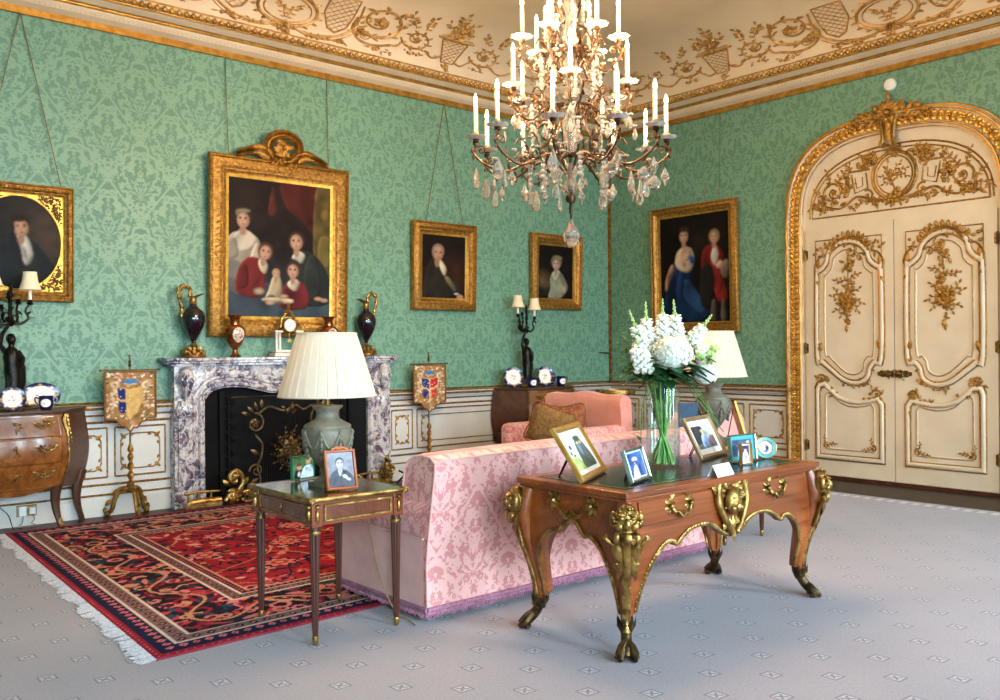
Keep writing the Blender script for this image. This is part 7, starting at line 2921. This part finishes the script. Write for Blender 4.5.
# ---------------------------------------------------------------- embroidered pole screens
def banner(P, w, h, lower):
    """cloth panel hung on its bar, shield-cut lower edge"""
    return P
def pole_screen(loc, label, colours):
    t = thing('pole_screen', label, 'pole screen', loc, 0, 'embroidered pole screens either side of the fireplace')
    b = MB()
    # spiral carved shaft and tripod of scrolled feet
    b.lathe([(.030, .20), (.036, .22), (.030, .25), (.034, .27), (.022, .29)], 14)
    n, m = 60, 12
    def tw(u, v):
        z = .28 + .28 * v
        a = u * 2 * PI
        r = .020 + .009 * cos(2 * a - v * 22) - .004 * v
        return (r * cos(a), r * sin(a), z)
    b.grid(tw, 16, n, cu=True)
    b.lathe([(.018, .555), (.026, .57), (.024, .59), (.012, .62), (.010, .64)], 12)
    sh = b.build('carved_shaft', GOLD_D, t)
    for k in range(3):
        a = k * 2 * PI / 3 - PI / 2
        b = MB()
        d = Vector((cos(a), sin(a), 0))
        pts = catmull([(.02, .235), (.09, .225), (.13, .15), (.155, .06), (.19, .03), (.215, .05), (.203, .075)], 5)
        b.tube([(d.x * r, d.y * r, z) for r, z in pts], [.024 - .010 * i / len(pts) for i in range(len(pts))], 8)
        b.ell((d.x * .195, d.y * .195, .022), (.028, .028, .022), 8, 6)
        o = Orn(b, lambda aa, bb, h: (d.x * aa - d.y * h, d.y * aa + d.x * h, bb))
        o.leaf(.07, .235, -.5, .10, .05, .02); o.leaf(.16, .15, -.9, .08, .04, .02)
        b.build('foot', GOLD_D, t)
    b = MB()
    b.tube([(0, .004, .62), (0, .004, 1.36)], .008, 8)
    b.lathe([(.012, 1.30), (.016, 1.315), (.009, 1.33), (.013, 1.345), (.006, 1.36), (.010, 1.375), (.0, 1.41)], 10)
    b.tube([(-.014, .004, 1.395), (.014, .004, 1.395)], .005, 6)
    b.tube([(-.245, -.012, 1.272), (.245, -.012, 1.272)], .006, 8)
    for s in (-1, 1):
        b.ell((s * .25, -.012, 1.272), .011, 8, 6)
    b.build('pole', pm('dull steel brass', S(120, 100, 66), S(80, 64, 40), 20, .4, .8), t)
    # needlework, woven by colour
    P = Paint(72, 92, S(150, 112, 66))
    P.mottle(.2, 12)
    rr = random.Random(21)
    for k in range(190):
        x, y = rr.random(), rr.random()
        if abs(x - .5) < .27 and .2 < y < .72:
            continue
        P.ell(x, y, rr.uniform(.02, .06), rr.uniform(.012, .04), rr.choice(colours['floral']), .4, rr.uniform(0, 3))
    for s in (-1, 1):
        for q in range(22):
            a = q / 21 * PI * 1.5 - .6
            P.ell(.5 + s * (.30 + .06 * cos(a * 3)), .47 + .30 * sin(a), .045, .028, rr.choice([S(210, 190, 160), S(186, 160, 128)]), .4, a)
    # shield: quarters
    sh_ = [(.26, .70), (.74, .70), (.76, .44), (.66, .27), (.5, .18), (.34, .27), (.24, .44)]
    P.poly(sh_, colours['field'], 1, False, .25)
    for (x0, x1, y0, y1, c) in colours['quarters']:
        P.poly([(x0, y0), (x1, y0), (x1, y1), (x0, y1)], c, 1, False, .25)
    for k in range(46):
        P.ell(.5 + rr.uniform(-.20, .20), .47 + rr.uniform(-.2, .2), .018, .012, rr.choice(colours['charge']), .4, rr.uniform(0, 3))
    P.poly([(.495, .2), (.505, .2), (.505, .7), (.495, .7)], S(110, 84, 50), 1, False, .25)
    P.poly([(.26, .465), (.74, .465), (.74, .475), (.26, .475)], S(110, 84, 50), 1, False, .25)
    # crown
    P.poly([(.36, .755), (.64, .755), (.68, .86), (.60, .82), (.55, .90), (.5, .84), (.45, .90), (.40, .82), (.32, .86)], S(64, 112, 160), 1, False, .25)
    P.poly([(.36, .75), (.64, .75), (.65, .785), (.35, .785)], S(196, 166, 96), 1, False, .25)
    for x in (.34, .45, .55, .66):
        P.ell(x, .88, .022, .018, S(196, 166, 96), .4)
    for (a0, b0, a1, b1) in ((0, 0, .035, 1), (.965, 0, 1, 1), (0, .965, 1, 1)):
        P.poly([(a0, b0), (a1, b0), (a1, b1), (a0, b1)], S(120, 80, 40), 1, False, .25)
    w, h = .435, .52
    b = MB()
    def low(u):
        e = abs(u - .5) * 2
        return .105 * (1 - max(0, 1 - e / .62) ** .8) - .01 * cos(u * 40) if e < .62 else .105
    b.grid(lambda u, v: ((u - .5) * w, -.018 - .004 * sin(u * 7), 1.262 - h * (1 - v) + (low(u) * (1 - v))), 71, 91)
    b.c = P.a.reshape(-1, 3).copy()
    cloth = b.build('embroidered_banner', WOVEN, t)
    b = MB()
    pts = [((i / 40 - .5) * w, -.02, 1.262 - h + low(i / 40)) for i in range(41)]
    b.tube([(-w / 2, -.02, 1.262)] + pts + [(w / 2, -.02, 1.262)], .007, 5)
    b.build('braid', pm('brown gold braid', S(128, 84, 42), S(98, 60, 28), 60, .8), cloth)
    return t
FLO = [S(196, 140, 130), S(206, 188, 160), S(120, 110, 70), S(170, 90, 90), S(220, 206, 182), S(96, 84, 56)]
pole_screen((2.636, 8.03, .0), 'gilt pole screen with gold and blue coat of arms banner, left of the fireplace',
            dict(floral=FLO, field=S(198, 160, 98), quarters=[(.25, .40, .48, .68, S(30, 44, 104)), (.27, .42, .24, .45, S(30, 44, 104))], charge=[S(214, 184, 126), S(176, 136, 80)]))
pole_screen((5.86, 8.03, .0), 'gilt pole screen with red, blue and gold coat of arms banner, right of the fireplace',
            dict(floral=FLO, field=S(206, 178, 130), quarters=[(.25, .48, .48, .69, S(34, 48, 110)), (.52, .75, .49, .69, S(180, 44, 48)), (.28, .47, .25, .45, S(34, 48, 110)), (.53, .72, .25, .45, S(190, 60, 56))], charge=[S(226, 206, 160), S(190, 60, 56), S(214, 180, 120)]))

# ---------------------------------------------------------------- candelabra lamps on the commodes
SHADE_S = pm('small cream shade', S(240, 222, 190), S(230, 210, 176), 12, .8)
def candelabrum(loc, rz, label, hs=1.0):
    t = thing('candelabrum', label, 'lamp', loc, rz, 'bronze figure candelabra on the commodes')
    t.scale = (hs, hs, hs)
    b = MB()
    b.lathe([(.075, 0), (.08, .012), (.07, .022), (.07, .05), (.078, .06), (.06, .075), (.055, .085)], 20)
    b.build('gilt_plinth', BRASS, t)
    # one continuous standing figure with a raised arm, draped
    b = MB()
    b.tube([(.0, 0, .08), (.005, 0, .11), (.012, .005, .20), (.006, 0, .28), (-.002, 0, .33), (.0, 0, .385), (.0, 0, .43), (.0, 0, .455), (.0, 0, .475)], [.075, .062, .050, .058, .047, .058, .046, .02, .02], 12)
    b.tube([(-.02, -.02, .08), (-.02, -.022, .16), (-.012, -.012, .27)], [.026, .026, .03], 8)
    b.ell((0, -.004, .505), (.030, .034, .040), 10, 8)
    b.ell((0, .008, .515), (.033, .031, .036), 8, 6)
    b.tube([(-.04, 0, .42), (-.075, -.01, .47), (-.06, -.01, .545), (-.03, 0, .59)], [.021, .018, .015, .012], 7)
    b.tube([(.04, 0, .42), (.07, -.02, .37), (.06, -.03, .31), (.035, -.035, .29)], [.021, .018, .015, .013], 7)
    b.tube([(.03, .02, .40), (.06, .02, .3), (.06, .02, .2), (.05, .02, .12)], [.028, .04, .04, .026], 8)
    b.build('figure', BRONZE, t)
    b = MB()
    b.tube([(-.03, 0, .58), (-.01, 0, .64), (.0, 0, .70), (.0, 0, .80), (.0, 0, .86)], [.012, .014, .010, .008, .012], 8)
    b.lathe([(.012, .60), (.03, .64), (.012, .66)], 10)
    br = [(-.125, .0, .80), (.125, .0, .775), (-.05, .06, .74), (.06, .06, .78), (.0, .07, .82)]
    for i, (x, y, z) in enumerate(br):
        pts = catmull([(0, 0, .645), (x * .45, y * .45, .62), (x * .9, y * .9, .66), (x * .75, y * .75, z - .06), (x, y, z - .005)], 5)
        b.tube(pts, [.011 - .004 * k / len(pts) for k in range(len(pts))], 6)
        for k in range(3, len(pts) - 1, 3):
            flat_leaf(b, pts[k], (x * 3 + random.uniform(-.6, .6), y * 3 + random.uniform(-.6, .6), random.uniform(-.3, 1)), .06, .026, .2)
        b.lathe([(.010, 0), (.024, .010), (.02, .016), (.014, .028), (.017, .04)], 10, (x, y, z - .02))
    for k in range(14):
        flat_leaf(b, (0, 0, .64 + .016 * k), (random.uniform(-1, 1), random.uniform(-1, 1), .8), .06, .028, .2)
    b.ell((0, 0, .89), (.014, .014, .03), 8, 6)
    b.build('branch', BRONZE, t)
    for i, (x, y, z) in enumerate(br[:2]):
        b = MB(); b.lathe([(.0, 0), (.0125, 0), (.0125, .085), (.0, .086)], 12, (x, y, z + .018))
        c = b.build('candle', CANDLE, t)
        b = MB()
        b.lathe([(.075, 0), (.070, .012), (.052, .07), (.046, .125), (.047, .13)], 26, (x, y, z + .092))
        b.tube([(x + .0755 * cos(2 * PI * k / 24), y + .0755 * sin(2 * PI * k / 24), z + .093) for k in range(24)], .004, 5, closed=True)
        b.build('lamp_shade', SHADE_S, t)
        b = MB(); b.ell((x, y, z + .125), (.012, .012, .02), 8, 6); b.build('bulb', CANDLE, c)
    return t
ZCM = .968
candelabrum((7.29, 7.985, ZCM), 0, 'dark bronze figure candelabrum with two small cream shades, on the far commode', 1.08)
candelabrum((1.70, 7.985, ZCM), .0, 'dark bronze figure candelabrum with two small cream shades, on the commode at the left edge', 1.12)

# ---------------------------------------------------------------- blue and white porcelain
BLUEP = pm('cobalt glaze', S(22, 26, 84), S(14, 16, 60), 10, .1, 0, 0, Coat_Weight=.5)
def china(w, h, ring=.26, gold=True):
    P = Paint(44, 44, S(20, 24, 80))
    P.ell(.5, .5, .5 * (1 - ring) * 1.02, .5 * (1 - ring) * 1.02, S(196, 156, 80), .05)
    P.ell(.5, .5, .5 * (1 - ring) * .96, .5 * (1 - ring) * .96, S(240, 238, 234), .06)
    for k in range(8):
        a = k * PI / 4
        P.ell(.5 + .40 * cos(a), .5 + .40 * sin(a), .06, .05, S(236, 232, 228) if k % 2 else S(196, 156, 80), .4)
    for k in range(16):
        P.ell(.5 + random.uniform(-.12, .12), .5 + random.uniform(-.12, .12), .03, .025, random.choice([S(196, 70, 80), S(80, 130, 70), S(206, 150, 70), S(150, 60, 110)]), .5)
    return P
CHINA = vc('painted porcelain', .2)
def plate(label, loc, rz, rx, w, h, lean=.25, group='blue bordered plates on the commodes', name='plate'):
    t = thing(name, label, 'plate', loc, rz, group)
    P = china(w, h)
    M = Matrix.Translation((0, 0, .002)) @ Matrix.Rotation(-lean, 4, 'X')
    b = MB(); b.M = M
    b.grid(lambda u, v: (w / 2 * v * cos(2 * PI * u), -.003 - .016 * max(0, v - .6) ** 1.3 * 2.0, h / 2 + h / 2 * v * sin(2 * PI * u)), 40, 14, cu=True)
    b.c = [P.at(.5 + .499 * (j / 14) * cos(2 * PI * i / 40), .5 + .499 * (j / 14) * sin(2 * PI * i / 40)) for j in range(15) for i in range(40)]
    b.build('painted_face', CHINA, t)
    b = MB(); b.M = M
    b.grid(lambda u, v: (w / 2 * (1 - v) * cos(2 * PI * u), -.0118 + .017 * min(1, v * 2.5), h / 2 + h / 2 * (1 - v) * sin(2 * PI * u)), 40, 6, cu=True)
    b.build('back', pm('white porcelain', S(240, 240, 236), None, 5, .2), t)
    b = MB()
    b.tube([(-.03, .06, .004), (-.03, -.02, .004), (-.03, -.03, .02)], .003, 5)
    b.tube([(.03, .06, .004), (.03, -.02, .004), (.03, -.03, .02)], .003, 5)
    b.tube([tuple(M @ Vector((0, .006, h * .8))), (0, .06, .004)], .003, 5)
    b.tube([(-.03, .06, .004), (.03, .06, .004)], .003, 5)
    b.build('plate_stand', DARKM, t)
    return t
plate('round white plate with blue rim beside the candelabrum at the left edge', (1.675, 7.83, ZCM), 0, 0, .195, .195)
plate('large oval blue and white dish propped up on the left commode', (1.925, 8.02, ZCM), 0, 0, .30, .215, .18, name='oval_dish')
plate('oval blue and white plate at the left end of the far commode', (7.03, 7.92, ZCM), -.3, 0, .27, .25)
plate('oval blue and white plate right of the candelabrum on the far commode', (7.50, 7.87, ZCM), -.3, 0, .22, .25)
plate('blue rimmed plate behind the others at the right of the far commode', (7.64, 7.99, ZCM), -.25, 0, .25, .24)
def pot(label, loc, s=1.0):
    t = thing('porcelain_cup', label, 'cup', loc, -.3, 'cobalt blue cups on the commodes')
    t.scale = (s, s, s)
    b = MB()
    b.lathe([(.035, 0), (.04, .006), (.052, .04), (.055, .07), (.05, .095), (.058, .112), (.054, .110), (.046, .09), (.04, .02), (.0, .015)], 24)
    bd = b.build('body', BLUEP, t)
    P = china(1, 1, .12)
    b = MB()
    b.grid(lambda u, v: (.0575 * sin(.75 * v * cos(2 * PI * u)), -.0575 * cos(.75 * v * cos(2 * PI * u)), .056 + .034 * v * sin(2 * PI * u)), 28, 8, cu=True)
    b.c = [P.at(.5 + .45 * (j / 8) * cos(2 * PI * i / 28), .5 + .45 * (j / 8) * sin(2 * PI * i / 28)) for j in range(9) for i in range(28)]
    b.build('painted_reserve', CHINA, bd)
    for s2 in (-1, 1):
        b = MB()
        b.tube([(s2 * q[0], 0, q[1]) for q in catmull([(.05, .09), (.075, .10), (.08, .075), (.065, .05), (.052, .04)], 5)], .0055, 6)
        b.build('handle', BLUEP, t)
    return t
pot('small cobalt blue pot in front of the oval dish on the left commode', (1.918, 7.845, ZCM))
pot('cobalt blue cup between the first plate and the candelabrum on the far commode', (7.235, 7.835, ZCM), 1.05)
pot('cobalt blue cup at the right end of the china on the far commode', (7.745, 7.86, ZCM), 1.1)

# ---------------------------------------------------------------- socket, plugs, detector, wall bracket
t = thing('wall_socket', 'white and brass double wall socket with plugs, low on the skirting by the left commode', 'socket', (1.838, 8.153, .125))
b = MB(); b.box(-.075, .075, -.008, .003, -.045, .045); b.build('brass_plate', BRASS, t, bev=.002)
for x, w in ((-.035, .028), (.038, .024)):
    b = MB(); b.box(x - w, x + w, -.035, -.008, -.040 if x < 0 else -.03, .04 if x < 0 else .025); b.build('plug', WHITE, t, bev=.004)
for pts in ([(-.03, -.03, -.03), (-.04, -.04, -.09), (-.06, -.02, -.113)], [(.038, -.03, -.02), (.05, -.04, -.07), (.03, -.03, -.10), (.06, -.05, -.118), (.03, -.10, -.12), (-.15, -.05, -.119)]):
    b = MB(); b.tube(catmull(pts, 5), .0035, 6); b.build('flex', pm('brown flex', S(150, 110, 80), None, 8, .6), t)
b = MB(); b.tube(catmull([(1.60, 7.98, .38), (1.62, 8.0, .30), (1.60, 8.02, .22), (1.68, 8.04, .12), (1.72, 8.06, .004), (1.78, 8.05, .004)], 6), .0035, 6)
tag(b.build('dark_flex', DARKM), 'dark flex dropping from under the left commode toward the wall socket', 'cord')
t = thing('smoke_detector', 'round white detector on the green wall above the door crest', 'detector', (9.02, 4.315, 4.10), 0)
b = MB(); b.lathe([(.062, 0), (.066, .012), (.060, .030), (.045, .036), (.0, .037)], 28, M=Matrix.Rotation(-PI / 2, 4, 'Y')); b.build('housing', WHITE, t)
b = MB(); b.lathe([(.022, .034), (.020, .046), (.0, .048)], 18, M=Matrix.Rotation(-PI / 2, 4, 'Y')); b.build('sensor_cap', WHITE, t)
t = thing('wall_bracket', 'little dark metal lever bracket on the green wall close to the room corner', 'bracket', (8.93, 8.2, 1.366))
b = MB(); b.lathe([(.016, 0), (.018, .01), (.008, .014)], 12, M=Matrix.Rotation(PI / 2, 4, 'X')); b.tube([(0, 0, 0), (0, -.045, 0)], .006, 8); b.build('mount', BRASS, t)
b = MB(); b.tube([(-.17, -.045, .012), (0, -.045, 0), (.05, -.045, -.004)], [.004, .008, .005], 8); b.build('lever', DARKM, t)
# ---------------------------------------------------------------- daylight, lamps, camera
def area(name, loc, rot, sx, sy, power, color):
    l = bpy.data.lights.new(name, 'AREA')
    l.shape = 'RECTANGLE'
    l.size, l.size_y = sx, sy
    l.energy = power
    l.color = color
    o = bpy.data.objects.new(name, l)
    COL.objects.link(o)
    o.location = loc
    o.rotation_euler = rot
    return o
# sky beyond the tall windows, high and cool; a dimmer band of garden below it
area('sky_daylight', (3.0, -9.4, 6.0), (PI / 2 - .12, 0, 0), 18, 7.0, 21000, (.60, .84, 1.0))
area('garden_daylight', (3.0, -9.4, 1.2), (PI / 2, 0, 0), 18, 2.4, 2200, (.80, .92, 1.0))
def lamp(name, loc, power, color, r=.05):
    l = bpy.data.lights.new(name, 'POINT')
    l.energy = power
    l.color = color
    l.shadow_soft_size = r
    o = bpy.data.objects.new(name, l)
    COL.objects.link(o)
    o.location = loc
    return o
for i, p in enumerate(candles_done):
    lamp('candle_light', (CX + p[0], CY + p[1], p[2] + .05), 29.0 if i < 10 else 17.0, (1.0, .69, .38), .02)
wd = bpy.data.worlds.new('daylight')
SC.world = wd
wd.use_nodes = True
wd.node_tree.nodes['Background'].inputs[0].default_value = (.78, .88, 1.0, 1)
wd.node_tree.nodes['Background'].inputs[1].default_value = 1.0

cam = bpy.data.cameras.new('camera')
cam.sensor_width = 36.0
cam.lens = 893.5 * 36 / 1000
cam.clip_end = 60
co = bpy.data.objects.new('camera', cam)
COL.objects.link(co)
yaw, roll = math.radians(49.308), math.radians(-.4765)
F = Vector((cos(yaw), sin(yaw), -.000136)).normalized()
Rt = Vector((sin(yaw), -cos(yaw), 0))
U = Rt.cross(F)
R2 = Rt * cos(roll) + U * sin(roll)
U2 = U * cos(roll) - Rt * sin(roll)
m = Matrix(((R2.x, U2.x, -F.x, 0), (R2.y, U2.y, -F.y, 0), (R2.z, U2.z, -F.z, 1.42), (0, 0, 0, 1)))
co.matrix_world = m
SC.camera = co
SC.view_settings.view_transform = 'Standard'
SC.view_settings.look = 'None'
SC.view_settings.exposure = 0.08
SC.view_settings.gamma = 1.0
SC.view_settings.use_curve_mapping = False
SC.cycles.use_denoising = True
try:
    SC.cycles.denoiser = 'OPENIMAGEDENOISE'
except Exception:
    pass
SC.cycles.max_bounces = 10
SC.cycles.transmission_bounces = 8
SC.cycles.transparent_max_bounces = 12
SC.cycles.sample_clamp_indirect = 6.0
SC.cycles.caustics_reflective = False
SC.cycles.caustics_refractive = False
